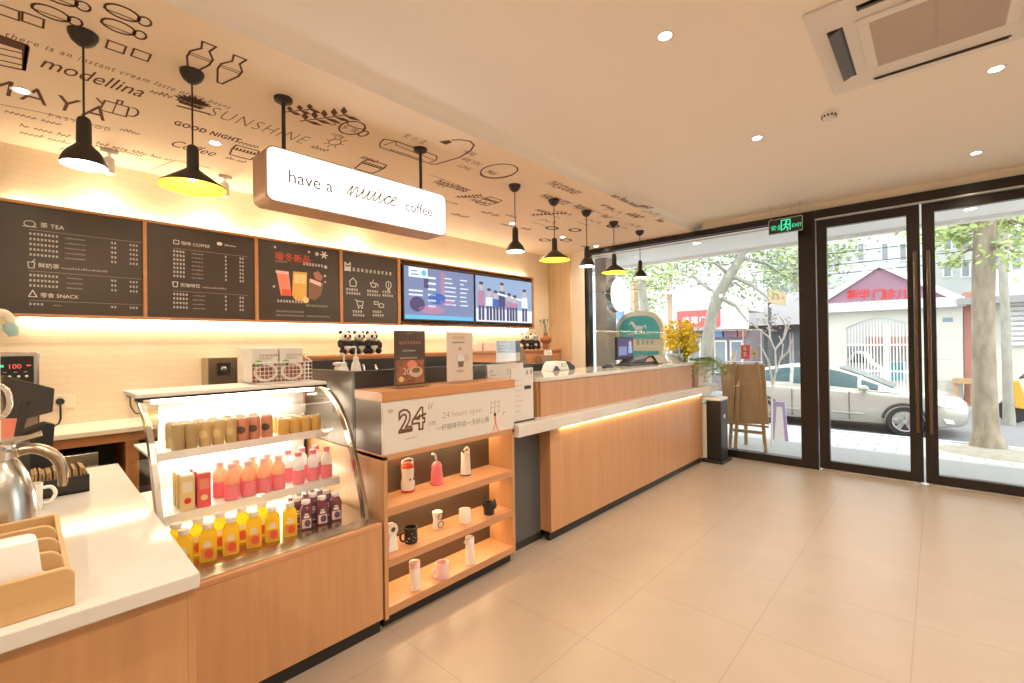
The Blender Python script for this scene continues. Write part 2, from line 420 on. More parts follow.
# ---- glazing
def rectframe(mb, x0, x1, z0, z1, l, r, b, t, y0, y1, m):
    mb.box(x0, x0+l, y0, y1, z0, z1, m); mb.box(x1-r, x1, y0, y1, z0, z1, m)
    mb.box(x0+l, x1-r, y0, y1, z0, z0+b, m); mb.box(x0+l, x1-r, y0, y1, z1-t, z1, m)
w1 = struct(thing('window_1', 'large fixed shopfront window with dark bronze frame beside the counter', 'window', (-2.5, YW, 0)), 'large fixed shopfront window with dark bronze frame beside the counter', 'window')
mb = MB(); rectframe(mb, -4.05, -.985, 0, 2.9, .075, .165, .092, .075, YW-.05, YW+.07, M['bronze'])
mb.box(-3.97, -1.15, YW-.06, YW-.045, 2.80, 2.815, M['bronze'])
mb.build('window_frame', w1, bevel=.004)
mb = MB(); mb.box(-3.975, -1.15, YW-.02, YW-.01, 2.775, 2.79, M['steel']); mb.build('steel_bead', w1)
MB().box(-3.98, -1.14, YW, YW+.012, .085, 2.83, M['glass']).build('pane', w1)
def door(n, x0, x1, label, hx):
    d = struct(thing('door_%d' % n, label, 'door', ((x0+x1)/2, YW, 0)), label, 'door')
    mb = MB(); rectframe(mb, x0, x1, .022, 2.785, .095, .1, .09, .092, YW-.035, YW+.035, M['bronze']); mb.build('door_frame', d, bevel=.004)
    MB().box(x0+.09, x1-.095, YW-.006, YW+.006, .105, 2.70, M['glass']).build('pane', d)
    hy = YW-.085
    mb = MB(); mb.cyl((hx, hy, .52), (hx, hy, 2.31), .017, M['pull'], seg=14); mb.build('pull_bar', d, smooth=40)
    mb = MB()
    for z in (.66, 2.17): mb.cyl((hx, hy, z), (hx, YW-.03, z), .010, M['steel'], seg=10)
    mb.build('bar_bracket', d, smooth=40)
    MB().box(x0+.02, x1-.02, YW-.03, YW+.03, .004, .02, M['steel']).build('bottom_seal', d)
    return d
door(1, -.975, -.108, 'left glass entrance door with tall dark pull bar, nearer the counter', -.145)
door(2, -.092, .78, 'right glass entrance door with tall dark pull bar, in front of the tree trunk', -.05)
w2 = struct(thing('window_2', 'fixed glass panel right of the entrance doors', 'window', (1.3, YW, 0)), 'fixed glass panel right of the entrance doors', 'window')
mb = MB(); rectframe(mb, .79, 1.75, 0, 2.80, .1, .08, .09, .09, YW-.05, YW+.07, M['bronze']); mb.build('window_frame', w2, bevel=.004)
MB().box(.88, 1.68, YW, YW+.012, .08, 2.72, M['glass']).build('pane', w2)
tr = MB(); tr.box(-.985, 1.75, YW-.05, YW+.07, 2.805, 2.9, M['bronze'])
trim3 = struct(tr.build('trim_3', bevel=.004), 'dark bronze header beam above the entrance doors', 'door header')
MB().box(-.98, 1.75, YW-.056, YW-.046, 2.789, 2.803, M['steel']).build('steel_track', trim3)
mb = MB(); mb.box(-.985, 1.75, YW-.06, YW+.06, -.002, .004, M['steel'])
struct(mb.build('trim_4'), 'thin steel threshold strip under the entrance doors', 'threshold')

# ---- ceiling fittings
def downlight(x, y, z, label, group, e=28, spot=True):
    t = thing('downlight', label, 'ceiling light', (x, y, z), 0, group)
    MB().lathe([(.031, -.001), (.046, -.003), (.046, 0), (.031, 0)], (x, y, z), M['white'], 24, cap0=False, cap1=False).build('trim_ring', t, smooth=40)
    MB().lathe([(.031, -.002), (.001, -.002)], (x, y, z), M['down'], 24, cap0=False).build('lens', t)
    if spot: light('downlight_lamp', 'SPOT', (x, y, z-.02), e, (1, .84, .66), .04, spot_size=math.radians(150), spot_blend=.9)
for px, py, lab in ((665, 36, 'recessed round downlight in the main ceiling, nearest the viewer left of the air conditioner'),
                    (757, 138, 'recessed round downlight in the main ceiling, left of and beyond the smoke detector'),
                    (996, 69, 'recessed round downlight beside the right end of the air conditioner'),
                    (976, 153, 'recessed round downlight in the main ceiling above the entrance doors')):
    p = QZ(px, py, ZC); downlight(p.x, p.y, ZC, lab, 'downlights in the main ceiling', 60)
for x, y in ((-1., .4), (.27, 2.2), (.27, .4), (1.6, 2.2), (1.6, 5.4), (1.6, .4), (.3, -1.4), (-1, -1.4)):
    light('downlight_lamp', 'SPOT', (x, y, ZC-.02), 60, (1, .84, .66), .04, spot_size=math.radians(150), spot_blend=.9)
for i, y in enumerate((.061, .998, 4.109, 5.115, 5.957)):
    lab = ['leftmost downlight in the painted ceiling, near the first hanging lamp', 'downlight in the painted ceiling beside the wide lamp left of the lightbox',
           'downlight in the painted ceiling right of the lightbox', 'downlight in the painted ceiling near the middle row of hanging lamps', 'downlight in the painted ceiling closest to the shop window'][i]
    downlight(-3.73, y, ZS, lab, 'downlights in the painted ceiling', 34)
light('downlight_lamp', 'SPOT', (-3.73, 2.05, ZS-.02), 34, (1, .84, .66), .04, spot_size=math.radians(150), spot_blend=.9)
light('downlight_lamp', 'SPOT', (-3.73, 3.1, ZS-.02), 34, (1, .84, .66), .04, spot_size=math.radians(150), spot_blend=.9)

def spotlight(x, y, label):
    t = thing('track_spotlight', label, 'spotlight', (x, y, ZS), 0, 'small spotlights on the painted ceiling')
    MB().box(x-.02, x+.02, y-.05, y+.05, ZS-.025, ZS, M['white']).build('mounting_box', t, bevel=.003)
    MB().cyl((x, y, ZS-.06), (x, y, ZS-.02), .009, M['white'], seg=8).build('stem', t, smooth=40)
    MB().lathe([(.03, 0), (.035, .02), (.035, .11), (.02, .125)], (x+.005, y, ZS-.175), M['white'], 16, (-.15, 0, 1)).build('lamp_head', t, smooth=40)
spotlight(-4.40, .507, 'small white spotlight on the ceiling behind the leftmost hanging lamp')
spotlight(-4.39, 1.246, 'small white spotlight on the ceiling just left of the lightbox')

# ---- air conditioner cassette
ac = thing('air_conditioner', 'white ceiling cassette air conditioner with beige grille', 'air conditioner', (.02, 3.03, ZC))
ax0, ax1, ay0, ay1 = -.45, .50, 2.55, 3.5
mb = MB()
def ringbox(mb, x0, x1, y0, y1, w, z0, z1, m):
    mb.box(x0, x1, y0, y0+w, z0, z1, m); mb.box(x0, x1, y1-w, y1, z0, z1, m)
    mb.box(x0, x0+w, y0+w, y1-w, z0, z1, m); mb.box(x1-w, x1, y0+w, y1-w, z0, z1, m)
mb.box(ax0, ax1, ay0, ay1, ZC-.022, ZC, M['ac_white']); mb.build('casing', ac, bevel=.012, seg=3)
mb = MB(); ringbox(mb, ax0+.185, ax1-.185, ay0+.185, ay1-.185, .05, ZC-.034, ZC-.022, M['ac_white']); mb.build('inlet_frame', ac, bevel=.006)
MB().box(ax0+.235, ax1-.235, ay0+.235, ay1-.235, ZC-.03, ZC-.022, M['ac_grille']).build('inlet_grille', ac)
for x0, x1, y0, y1 in ((ax0+.07, ax0+.135, ay0+.2, ay1-.2), (ax1-.135, ax1-.07, ay0+.2, ay1-.2), (ax0+.2, ax1-.2, ay0+.07, ay0+.115), (ax0+.2, ax1-.2, ay1-.088, ay1-.07)):
    mb = MB(); mb.box(x0, x1, y0, y1, ZC-.024, ZC-.022, M['black'])
    lou = mb.build('air_outlet', ac)
    mb = MB(); cx, cy = (x0+x1)/2, (y0+y1)/2
    if x1-x0 < y1-y0: mb.obox((cx, cy, ZC-.03), (1, 0, .45), (0, 1, 0), (-.45, 0, 1), .03, (y1-y0)/2-.01, .003, M['bronze_panel'])
    else: mb.obox((cx, cy, ZC-.03), (1, 0, 0), (0, 1, .45), (0, -.45, 1), (x1-x0)/2-.01, (y1-y0)*.4, .003, M['bronze_panel'])
    mb.build('louvre', lou)
sd = thing('smoke_detector', 'small cream round detector on the ceiling below the air conditioner', 'smoke detector', (-.516, 3.78, ZC))
MB().lathe([(.052, -.012), (.055, 0)], (-.516, 3.78, ZC), M['white'], 24).build('base', sd, smooth=40)
MB().lathe([(.012, -.045), (.03, -.042), (.04, -.03), (.044, -.012)], (-.516, 3.78, ZC), M['white'], 24).build('sensor_dome', sd, smooth=40)
mb = MB()
for k in range(12):
    a = 2*PI*k/12; mb.obox((-.516+.041*math.cos(a), 3.78+.041*math.sin(a), ZC-.025), (math.cos(a), math.sin(a), 0), (-math.sin(a), math.cos(a), 0), ZD, .003, .005, .007, M['black'])
mb.build('vent_slots', sd)

# ---- exit sign
ex = thing('exit_sign', 'small green lit exit sign hanging in front of the door frame', 'sign', (-1.23, 5.9, 2.65))
MB().box(-1.395, -1.06, 5.885, 5.905, 2.655, 2.82, M['exitblack']).build('panel', ex, bevel=.003)
mb = MB(); o = (-1.395, 5.8845, 2.655)
for r in ((0, 0, .335, .006), (0, .159, .335, .165), (0, 0, .006, .165), (.329, 0, .335, .165)): mb.rect(*r, o, XD, ZD, M['steel'])
mb.build('rim', ex)
mb = MB(); mb.text('安全', (-1.375, 5.8845, 2.70), XD, ZD, .062, M['exitgreen']); mb.text('EXIT', (-1.165, 5.8845, 2.703), XD, ZD, .055, M['exitgreen'], space=.85)
o = (-1.265, 5.8845, 2.672)
mb.line([(0, .01), (0, .125), (.085, .125), (.085, .01)], .01, o, XD, ZD, M['exitgreen'])
mb.ell(.05, .105, .012, .012, o, XD, ZD, M['exitgreen'])
mb.line([(.045, .09), (.04, .05), (.062, .035), (.06, .008)], .014, o, XD, ZD, M['exitgreen']); mb.line([(.04, .05), (.025, .025), (.01, .022)], .012, o, XD, ZD, M['exitgreen'])
mb.line([(.02, .07), (.045, .085), (.068, .065), (.078, .075)], .010, o, XD, ZD, M['exitgreen'])
mb.build('lettering', ex)
for x in (-1.37, -1.085): MB().cyl((x, 5.895, 2.82), (x, 5.895, ZC), .002, M['steel'], seg=6).build('hanging_wire', ex)

# ---- lightbox sign
sx0, sx1, sy0, sy1, sz0, sz1 = -2.90, -2.70, .965, 2.232, 2.262, 2.572
sg = thing('lightbox_sign', 'white lit hanging lightbox with thin grey lettering over the counter', 'sign', (-2.78, 1.6, sz0))
def rrect(y0, y1, z0, z1, r, n=6):
    pts = []
    for cy, cz, a0 in ((y1-r, z1-r, 0), (y0+r, z1-r, PI/2), (y0+r, z0+r, PI), (y1-r, z0+r, 1.5*PI)):
        for k in range(n+1): a = a0+PI/2*k/n; pts.append((cy+r*math.cos(a), cz+r*math.sin(a)))
    return pts
mb = MB(); mb.prism([(sx0, y, z) for y, z in rrect(sy0, sy1, sz0, sz1, .045)], (sx1-sx0-.004, 0, 0), M['housing']); mb.build('housing', sg, smooth=30)
mb = MB(); mb.prism([(sx1-.004, y, z) for y, z in rrect(sy0+.008, sy1-.008, sz0+.008, sz1-.008, .04)], (.005, 0, 0), M['signlight']); face = mb.build('lit_face', sg)
mb = MB()
mb.text('have a', (sx1+.001, sy0+.115, sz0+.125), YD, ZD, .105, M['grey_text'])
scr = [(0, 0), (.06, .8), (.1, 1), (.14, .3), (.18, 0), (.26, .8), (.36, 1), (.43, .4), (.48, 0), (.6, .3), (.68, 1), (.70, .3), (.8, 0), (.92, .3), (.98, 1), (1.0, .3), (1.08, 0), (1.2, .4), (1.28, 1), (1.3, .3), (1.4, 0), (1.5, .4), (1.58, 1), (1.6, .3), (1.7, 0), (1.85, .5), (2.05, 1), (2.1, .8), (1.98, .9), (1.88, .4), (1.95, .05), (2.1, .05), (2.25, .4), (2.42, .8), (2.38, 1.05), (2.26, .8), (2.26, .2), (2.42, 0), (2.65, .35)]
sm_ = []
for i in range(len(scr)-1):
    p0, p1, p2, p3 = [Vector(scr[min(max(i+d, 0), len(scr)-1)]) for d in (-1, 0, 1, 2)]
    for k in range(3):
        t = k/3; q = (p1*2+(p2-p0)*t+(p0*2-p1*5+p2*4-p3)*t*t+(p1*3-p0-p2*3+p3)*t**3)*.5; sm_.append((sy0+.47+q.x*.138+q.y*.03, sz0+.135+q.y*.062))
mb.line(sm_, .0075, (sx1+.001, 0, 0), YD, ZD, M['light_text'], .001)
for x_ in (1.33, 1.64): mb.ell(sy0+.47+x_*.138+.04, sz0+.135+.085, .006, .006, (sx1+.001, 0, 0), YD, ZD, M['light_text'], .001, 8)
mb.text('coffee', (sx1+.001, sy0+.90, sz0+.125), YD, ZD, .098, M['grey_text'])
mb.build('lettering', face)
for y in (1.093, 2.063):
    mb = MB(); mb.cyl((-2.78, y, sz1-.005), (-2.78, y, ZS), .011, M['lamp_black'], seg=10); mb.lathe([(.03, 0), (.05, .012), (.05, .03)], (-2.78, y, ZS-.03), M['lamp_black'], 16)
    mb.build('hanging_rod', sg, smooth=40)

# ---- pendant lamps
def pendant(wide, drop, inner):
    t = thing('pendant_lamp', 'x', 'hanging lamp', (0, 0, 0), 0, 'hanging lamps over the counter')
    mb = MB(); mb.lathe([(.008, -.062), (.022, -.058), (.042, -.04), (.054, -.015), (.055, 0)], (0, 0, 0), M['lamp_black'], 24); mb.build('ceiling_canopy', t, local=True, smooth=40)
    zt = -.395
    mb = MB(); mb.cyl((0, 0, zt), (0, 0, -.055), .0042, M['lamp_black'], seg=8); mb.build('cord', t, local=True)
    mb = MB(); mb.lathe([(.010, zt+.012), (.022, zt+.004), (.027, zt-.012), (.028, zt-.115), (.026, zt-.13)][::-1], (0, 0, 0), M['lamp_black'], 20); mb.build('socket_sleeve', t, local=True, smooth=40)
    z1 = zt-.115; zb = -.605
    if wide: prof = [(.030, z1), (.045, z1-.012), (.149, zb+.006), (.152, zb)]
    else: prof = [(.030, z1), (.040, z1-.012), (.058, z1-.03), (.074, z1-.055), (.083, zb+.012), (.085, zb)]
    mb = MB(); mb.lathe(prof, (0, 0, 0), M['lamp_black'], 32, cap0=False, cap1=False)
    inn = [(r-.003, z-.0015) for r, z in prof]
    mb.lathe(inn, (0, 0, 0), M['lampyellow'] if wide else M['ceramic'], 32, cap0=False, cap1=False)
    r, z = prof[-1]; mb.lathe([(r, z), (r-.003, z-.0015)], (0, 0, 0), M['brass'] if wide else M['lamp_black'], 32, cap0=False, cap1=False)
    mb.build('shade', t, local=True, smooth=40)
    mb = MB()
    if wide: mb.sphere((0, 0, z1-.035), .024, M['bulb'], 12, 8)
    else: mb.lathe([(.072, zb+.006), (.074, zb+.012)], (0, 0, 0), M['down'], 24)
    mb.build('bulb', t, local=True, smooth=60)
    return t
P_w, P_n = pendant(True, .6, 0), pendant(False, .6, 0)
specs = [(P_n, -2.852, .242, 'small dome hanging lamp, leftmost of the row, left of the lightbox'),
         (P_w, -2.852, .661, 'wide cone hanging lamp with yellow inside, beside the left end of the lightbox'),
         (P_n, -2.81, 3.129, 'small dome hanging lamp just right of the lightbox, over the screens'),
         (P_w, -2.82, 3.729, 'wide cone hanging lamp with yellow inside, first one right of the lightbox'),
         (P_n, -2.81, 4.30, 'small dome hanging lamp between the two right wide cone lamps'),
         (P_w, -2.83, 4.918, 'wide cone hanging lamp with yellow inside, closest to the shop window'),
         (P_n, -2.82, 5.559, 'small dome hanging lamp, last of the row at the shop window')]
used = set()
for proto, x, y, lab in specs:
    if proto.name not in used: used.add(proto.name); proto.location = (x, y, ZS); proto['label'] = lab
    else: dup(proto, (x, y, ZS), 0, lab)
    light('pendant_glow', 'POINT', (x, y, ZS-.63), 3.5, (1, .80, .52), .03)

# ---- painted drawings on the lowered ceiling (right = +Y, up = +X)
mur = MB(); soft = MB()
def S(px, py): p = QZ(px, py, ZS); return p.y, p.x
MO = Vector((0, 0, ZS-.0005))
UNREAD = set(['THE BEST COFFEE', 'travel', 'ABOUT', 'enjoy', 'sweet', 'time', 'LATTE', 'good day', 'morning', 'brew', 'flower', 'ice cream', 'cocoa', 'good morning', 'coffee time', 'relax', 'bakery', 'delight', 'every day', 'sweet home', 'do what you love and love what you do', 'fresh roast every day', 'FOR NOW', 'jasmine', 'THE TAILS', 'cafe', 'dessert', 'smile', 'coffee & toast', 'latte coffee'])
def mtext(px, py, body, size, sh=0., m='ink', off=0., sp=1.):
    y, x = S(px, py)
    if body in UNREAD:      # handwriting too small to read: a running scrawl
        R_ = random.Random(len(body)*7+int(px)); q = 0.; pts = []
        for ch in body:
            if ch == ' ':
                if len(pts) > 1: (mur if m == 'ink' else soft).line(pts, size*.09, MO, YD, XD, M[m])
                pts = []; q += size*.3; continue
            w_ = size*.42*sp; h_ = size*1.3*R_.choice((.45, .5, .5, .8))
            pts += [(y+q, x), (y+q+w_*.35, x+h_), (y+q+w_*.7, x+h_*R_.uniform(.1, .6))]; q += w_
        if len(pts) > 1: (mur if m == 'ink' else soft).line(pts, size*.09, MO, YD, XD, M[m])
        return
    (mur if m == 'ink' else soft).text(body, (x, y, ZS), YD, XD, size*.85, M[m], shear=sh, offset=off, space=sp, tall=1.9)
def mline(pts, w=.008, m='ink', closed=False, rel=True):
    """pts in photo pixels on the painted ceiling"""
    (mur if m == 'ink' else soft).line([S(*p) for p in pts], w, MO, YD, XD, M[m], closed=closed)
def mfill(pts, m='ink'): (mur if m == 'ink' else soft).flat([S(*p) for p in pts], MO, YD, XD, M[m])
def msk(px, py, pts, s, w=.007, m='ink', closed=False):
    """sketch in metres around a photo pixel"""
    y, x = S(px, py); (mur if m == 'ink' else soft).line([(y+a*s*.72, x+b*s*2.0) for a, b in pts], w*1.35, MO, YD, XD, M[m], closed=closed)
def arc(cx, cy, rx, ry, a0, a1, n=14): return [(cx+rx*math.cos(math.radians(a0+(a1-a0)*k/n)), cy+ry*math.sin(math.radians(a0+(a1-a0)*k/n))) for k in range(n+1)]
mtext(38, 66, 'modellina', .125, .3); mtext(-22, 88, 'MAYA', .2, .1, sp=1.25); mtext(48, 116, 'FASTFOOD', .05, 0, 'ink_soft', sp=1.5)
mtext(-2, 145, 'SUNSHINE', .075, 0, sp=1.15); mtext(205, 114, 'SUNSHINE', .13, .15, 'ink_soft', -.002, 1.2)
mtext(173, 124, 'GOOD NIGHT', .062, 0, off=.002, sp=1.15); mtext(168, 145, 'Coffee', .12, .25); mtext(432, 182, 'happiness', .115, .25, off=.001)
mtext(462, 152, 'HERE', .055, .1, 'ink_soft'); mtext(460, 159, 'ARE YOU', .055, .1, 'ink_soft'); mtext(456, 166, 'LONG', .055, .1, 'ink_soft')
mtext(485, 172, 'MILK', .055, 0, 'ink'); mtext(545, 183, 'THE JOURNEY', .085, .2, 'ink_soft', .001); mtext(538, 196, 'HAPPINESS', .10, .2)
mtext(330, 134, 'coffee', .045, .3, 'ink_soft'); mtext(330, 124, '家 乡 味', .05, 0, 'ink_soft', sp=1.3); mtext(402, 136, '安 小 店', .05, 0, 'ink_soft', sp=1.3)
mtext(225, 158, 'FOR NOW', .05, 0, 'ink_soft'); mtext(4, 36, 'there is an instant cream latte origin beans', .05, .3, 'ink_soft', 0, 1.2)
mtext(470, 200, 'jasmine', .08, .25, 'ink_soft'); mtext(150, 92, 'latte coffee', .05, .3, 'ink_soft'); mtext(600, 205, 'THE TAILS', .07, .2, 'ink_soft')
mtext(20, 126, 'do what you love and love what you do', .055, .2, 'ink_soft'); mtext(20, 133, 'fresh roast every day', .055, .2, 'ink_soft')
mtext(600, 216, 'cafe', .09, .2, 'ink_soft'); mtext(505, 215, 'dessert', .06, .2, 'ink_soft')
mtext(310, 117+30, 'smile', .06, .2, 'ink_soft'); mtext(440, 200, 'coffee & toast', .04, .2, 'ink_soft')
# vases
for px, py in ((200, 58), (230, 70)):
    msk(px, py, [(-.05, .10), (.05, .10), (.03, .06), (.085, .02), (.085, -.02), (.02, -.11), (-.02, -.11), (-.085, -.02), (-.085, .02), (-.03, .06)], .78, .007, closed=True)
    msk(px, py, [(-.08, .0), (.08, .0)], .78, .004, 'ink_soft'); msk(px, py, [(-.08, .012), (.08, .012)], .78, .003, 'ink_soft')
# tubs and caps
for px, py in ((55, 14), (62, -2), (126, 14), (122, 28)):
    msk(px, py, arc(-.02, 0, .10, .03, 0, 360, 20), .8, .007); msk(px, py, arc(.11, 0, .04, .022, 0, 360, 14), .8, .006)
    msk(px, py, [(-.1, -.01), (.06, -.01)], 1, .004, 'ink_soft')
for px, py in ((33, 20), (116, 47), (141, 55), (8, 12)): msk(px, py, [(-.045, .02), (.045, .02), (.045, -.02), (-.045, -.02)], 1, .006, closed=True)
# toaster / kiosk box
mline([(-4, 34), (27, 45), (24, 70), (-4, 64)], .012); mfill([(-4, 34), (27, 45), (30, 47), (26, 70), (22, 70), (22, 50), (-4, 42)])
for k in range(3): mline([(-4, 47+k*6), (22, 53+k*6)], .008)
# teapot
msk(118, 108, [(-.09, .03), (.06, .03), (.07, -.05), (-.10, -.05)], 1, .007, closed=True); msk(118, 108, arc(.09, 0, .04, .035, -100, 100), 1, .007); msk(118, 108, [(-.02, .03), (-.02, .06), (.01, .06), (.01, .03)], 1, .006)
msk(118, 108, [(-.02, .03), (-.02, -.05)], 1, .004); msk(118, 108, [(-.10, .0), (-.14, .03)], 1, .007)
# leafy hand
y0, x0 = S(192, 103)
for a in range(-70, 80, 18):
    c, s_ = math.cos(math.radians(a+90)), math.sin(math.radians(a+90)); L = .10
    mur.flat([(y0, x0), (y0+c*L*.6-s_*.016, x0+s_*L*.6+c*.016), (y0+c*L, x0+s_*L), (y0+c*L*.6+s_*.016, x0+s_*L*.6-c*.016)], MO, YD, XD, M['ink'])
mur.flat([(y0-.07, x0-.01), (y0+.07, x0-.01), (y0+.05, x0-.05), (y0-.05, x0-.05)], MO, YD, XD, M['ink']); msk(192, 110, [(-.1, 0), (.12, .01)], 1, .012)
# branches
def branch(px, py, ang, L, n, lw, lf, m='ink'):
    y, x = S(px, py); d = Vector((math.cos(ang), math.sin(ang))); q = Vector((-d.y, d.x)); b = mur if m == 'ink' else soft
    b.line([(y, x), (y+d.x*L, x+d.y*L)], .008, MO, YD, XD, M[m])
    for k in range(n):
        for sg_ in (-1, 1):
            p = Vector((y, x)) + d*L*(k+.6)/n; e = (d*.6+q*sg_*.9).normalized(); f = Vector((-e.y, e.x))
            b.flat([tuple(p), tuple(p+e*lf*.5+f*lw), tuple(p+e*lf), tuple(p+e*lf*.5-f*lw)], MO, YD, XD, M[m])
branch(300, 121, 1.05, .34, 5, .02, .11); branch(284, 112, 1.0, .2, 3, .018, .07); branch(455, 197, 1.0, .26, 7, .008, .05); branch(462, 197, .7, .26, 6, .005, .02)
branch(530, 215, 1.0, .40, 9, .012, .05)
# cups
msk(352, 128, arc(0, 0, .10, .055, 90, 450, 20), 1, .008); msk(352, 128, arc(.13, -.01, .035, .025, 0, 360, 12), 1, .007); msk(352, 128, arc(0, .03, .09, .02, 180, 360), 1, .006)
msk(335, 142, arc(0, 0, .05, .03, 0, 360, 16), 1, .005, 'ink_soft')
for k in range(8): msk(335, 142, [(.06*math.cos(k*.785), .04*math.sin(k*.785)), (.085*math.cos(k*.785), .06*math.sin(k*.785))], 1, .004, 'ink_soft')
# jeep / bench
mline([(380, 143), (384, 139), (396, 141), (437, 156), (436, 160), (428, 163), (380, 147)], .009, closed=True); mline([(384, 145), (396, 141), (396, 145), (434, 160)], .006); mline([(390, 149), (424, 160)], .006)
# desk lamp
mline([(430, 164), (437, 164), (460, 157), (471, 150), (474, 145), (470, 141), (460, 139.5), (452, 140)], .012); mfill([(439, 141.5), (449, 140), (452, 142), (446, 144.5)])
# milk oval
msk(499, 171, arc(0, 0, .19, .085, 0, 360, 28), 1, .008); msk(499, 171, arc(.01, -.008, .19, .085, -120, 40, 16), 1, .006)
# crates and burger
for px, py, sc in ((372, 166, 1.), (245, 152, .9), (490, 201, 1.)):
    msk(px, py, [(-.13, .05), (.10, .05), (.13, 0), (.12, -.07), (-.10, -.07), (-.13, 0)], sc, .008, closed=True); msk(px, py, [(-.12, .0), (.13, .0)], sc, .008)
    y, x = S(px, py)
    for k in range(8): mur.flat([(y+(-.1+k*.026)*sc, x+.005), (y+(-.085+k*.026)*sc, x+.005), (y+(-.085+k*.026)*sc, x+.045), (y+(-.1+k*.026)*sc, x+.045)], MO, YD, XD, M['ink'])
# fish / blobs further on
for px, py in ((552, 228), (575, 230), (566, 240), (545, 240), (613, 226)): msk(px, py, arc(0, 0, .12, .03, 0, 360, 16), 1, .02)
for px, py in ((560, 214), (590, 222), (630, 226), (545, 222), (610, 212), (648, 214)):
    msk(px, py, [(-.2, 0), (-.1, .04), (0, .01), (.12, .05), (.2, 0)], 1, .006, 'ink_soft'); msk(px, py, [(-.15, -.05), (.18, -.05)], 1, .005, 'ink_soft')
mline([(430, 175), (440, 178), (470, 190)], .004, 'ink_soft'); mline([(0, 104), (40, 112), (110, 128)], .004, 'ink_soft'); mline([(150, 170), (175, 160), (210, 168)], .006, 'ink_soft')
for px, py, b, sz in ((610, 196, 'THE BEST COFFEE', .07), (572, 206, 'happiness', .08), (625, 214, 'travel', .08), (640, 206, 'ABOUT', .06), (535, 210, 'enjoy', .07), (580, 246, 'sweet', .07), (655, 220, 'time', .07), (520, 228, 'LATTE', .06), (480, 212, 'good day', .06), (395, 200, 'morning', .06), (95, 146, 'good morning', .055), (5, 112, 'coffee time', .055), (150, 178, 'relax', .055), (360, 158, 'bakery', .055), (450, 214, 'delight', .06), (500, 224, 'every day', .05), (405, 192, 'sweet home', .05), (60, 150, 'brew', .07), (235, 142, 'flower', .06), (260, 168, 'ice cream', .05), (120, 130, 'cocoa', .05)):
    mtext(px, py, b, sz*(1.35 if px > 400 else 1), .2, 'ink' if px > 500 else 'ink_soft')
mur.build('mural_drawing', soffit); soft.build('mural_lettering', soffit)

# ================================================================ MENU WALL
XF = -4.60
BZ0, BZ1 = 1.682, 2.478
cas = thing('wall_casing', 'long orange wooden wall casing holding the menu boards and screens', 'wall casing', (XM+.07, 2.75, BZ0))
mb = MB(); mb.box(XM, XM+.02, -1.2, 5.54, BZ0, BZ1, M['orange_wood']); mb.build('back_panel', cas)
for z0, z1 in ((BZ0, BZ0+.022), (BZ1-.022, BZ1)):
    MB().box(XM, XF, -1.2, 5.54, z0, z1, M['orange_wood']).build('rail', cas, bevel=.002)
for y0, y1 in ((.728, .753), (1.541, 1.571), (2.362, 2.395), (3.071, 3.11), (5.50, 5.54)):
    MB().box(XM+.02, XF, y0, y1, BZ0+.022, BZ1-.022, M['orange_wood']).build('divider', cas, bevel=.002)
MB().box(XM+.025, XM+.05, .0, 5.5, BZ1, BZ1+.012, M['led']).build('upper_led_strip', cas)
MB().box(XM+.025, XM+.06, .06, 5.5, BZ0-.014, BZ0, M['led']).build('lower_led_strip', cas)
for y in (.5, 1.22, 1.85, 2.6):
    light('board_uplight', 'POINT', (XM+.075, y, BZ1+.045), 3.2, (1, .88, .62), .03)
def board(y0, y1, label):
    t = thing('menu_board', label, 'menu board', (XF-.03, (y0+y1)/2, BZ0+.022), 0, 'dark menu boards over the counter')
    MB().box(XM+.02, XF-.012, y0+.001, y1-.001, BZ0+.0225, BZ1-.0225, M['board']).build('panel', t)
    return t
bx = XF-.012
R = random.Random(3)
def rows(mb, y0, z, n, dz, cols, g=.0155, seed=1):
    for k in range(n):
        zz = z-k*dz
        for (yo, cnt, lat, m) in cols: mb.glyphs(cnt, (bx, y0+yo, zz), YD, ZD, g if not lat else g*.8, M[m], rnd=R, latin=lat, gap=.3)
def px_on(px, py): p = QX(px, py, bx); return p.y, p.z
b1 = board(-1.19, .728, 'leftmost dark menu board listing tea, afternoon drinks and snacks')
mb = MB()
y, z = px_on(40, 227); mb.text('茶 TEA', (bx, y, z), YD, ZD, .04, M['chalk']); mb.line(arc(-.05, .015, .028, .02, 0, 360, 12), .004, (bx, y, z), YD, ZD, M['chalk']); mb.line([(-.085, -.006), (-.015, -.006)], .004, (bx, y, z), YD, ZD, M['chalk'])
y, z = px_on(29, 234.5); rows(mb, y, z, 5, .036, [(0, 8, False, 'chalk'), (.18, 12, True, 'chalk_dim'), (.43, 2, False, 'chalk'), (.54, 3, False, 'chalk')])
mb.rect(0, .035, .62, .037, (bx, y, z), YD, ZD, M['chalk_dim'])
y, z = px_on(38, 267); mb.text('鲜奶茶', (bx, y, z), YD, ZD, .036, M['chalk']); mb.glyphs(18, (bx, y+.12, z), YD, ZD, .02, M['chalk_dim'], rnd=R, latin=True); mb.line([(-.05, .03), (-.045, -.01), (-.02, -.01), (-.015, .03)], .004, (bx, y, z), YD, ZD, M['chalk'], closed=True); mb.line([(-.03, .03), (-.015, .05)], .004, (bx, y, z), YD, ZD, M['chalk'])
y, z = px_on(29, 276); rows(mb, y, z, 3, .036, [(0, 8, False, 'chalk'), (.19, 9, True, 'chalk_dim'), (.43, 2, False, 'chalk'), (.54, 3, False, 'chalk')]); mb.rect(0, .035, .62, .037, (bx, y, z), YD, ZD, M['chalk_dim'])
y, z = px_on(40, 297); mb.text('零食 SNACK', (bx, y, z), YD, ZD, .036, M['chalk']); mb.line([(-.055, 0), (-.035, .045), (-.015, 0)], .005, (bx, y, z), YD, ZD, M['chalk'], closed=True)
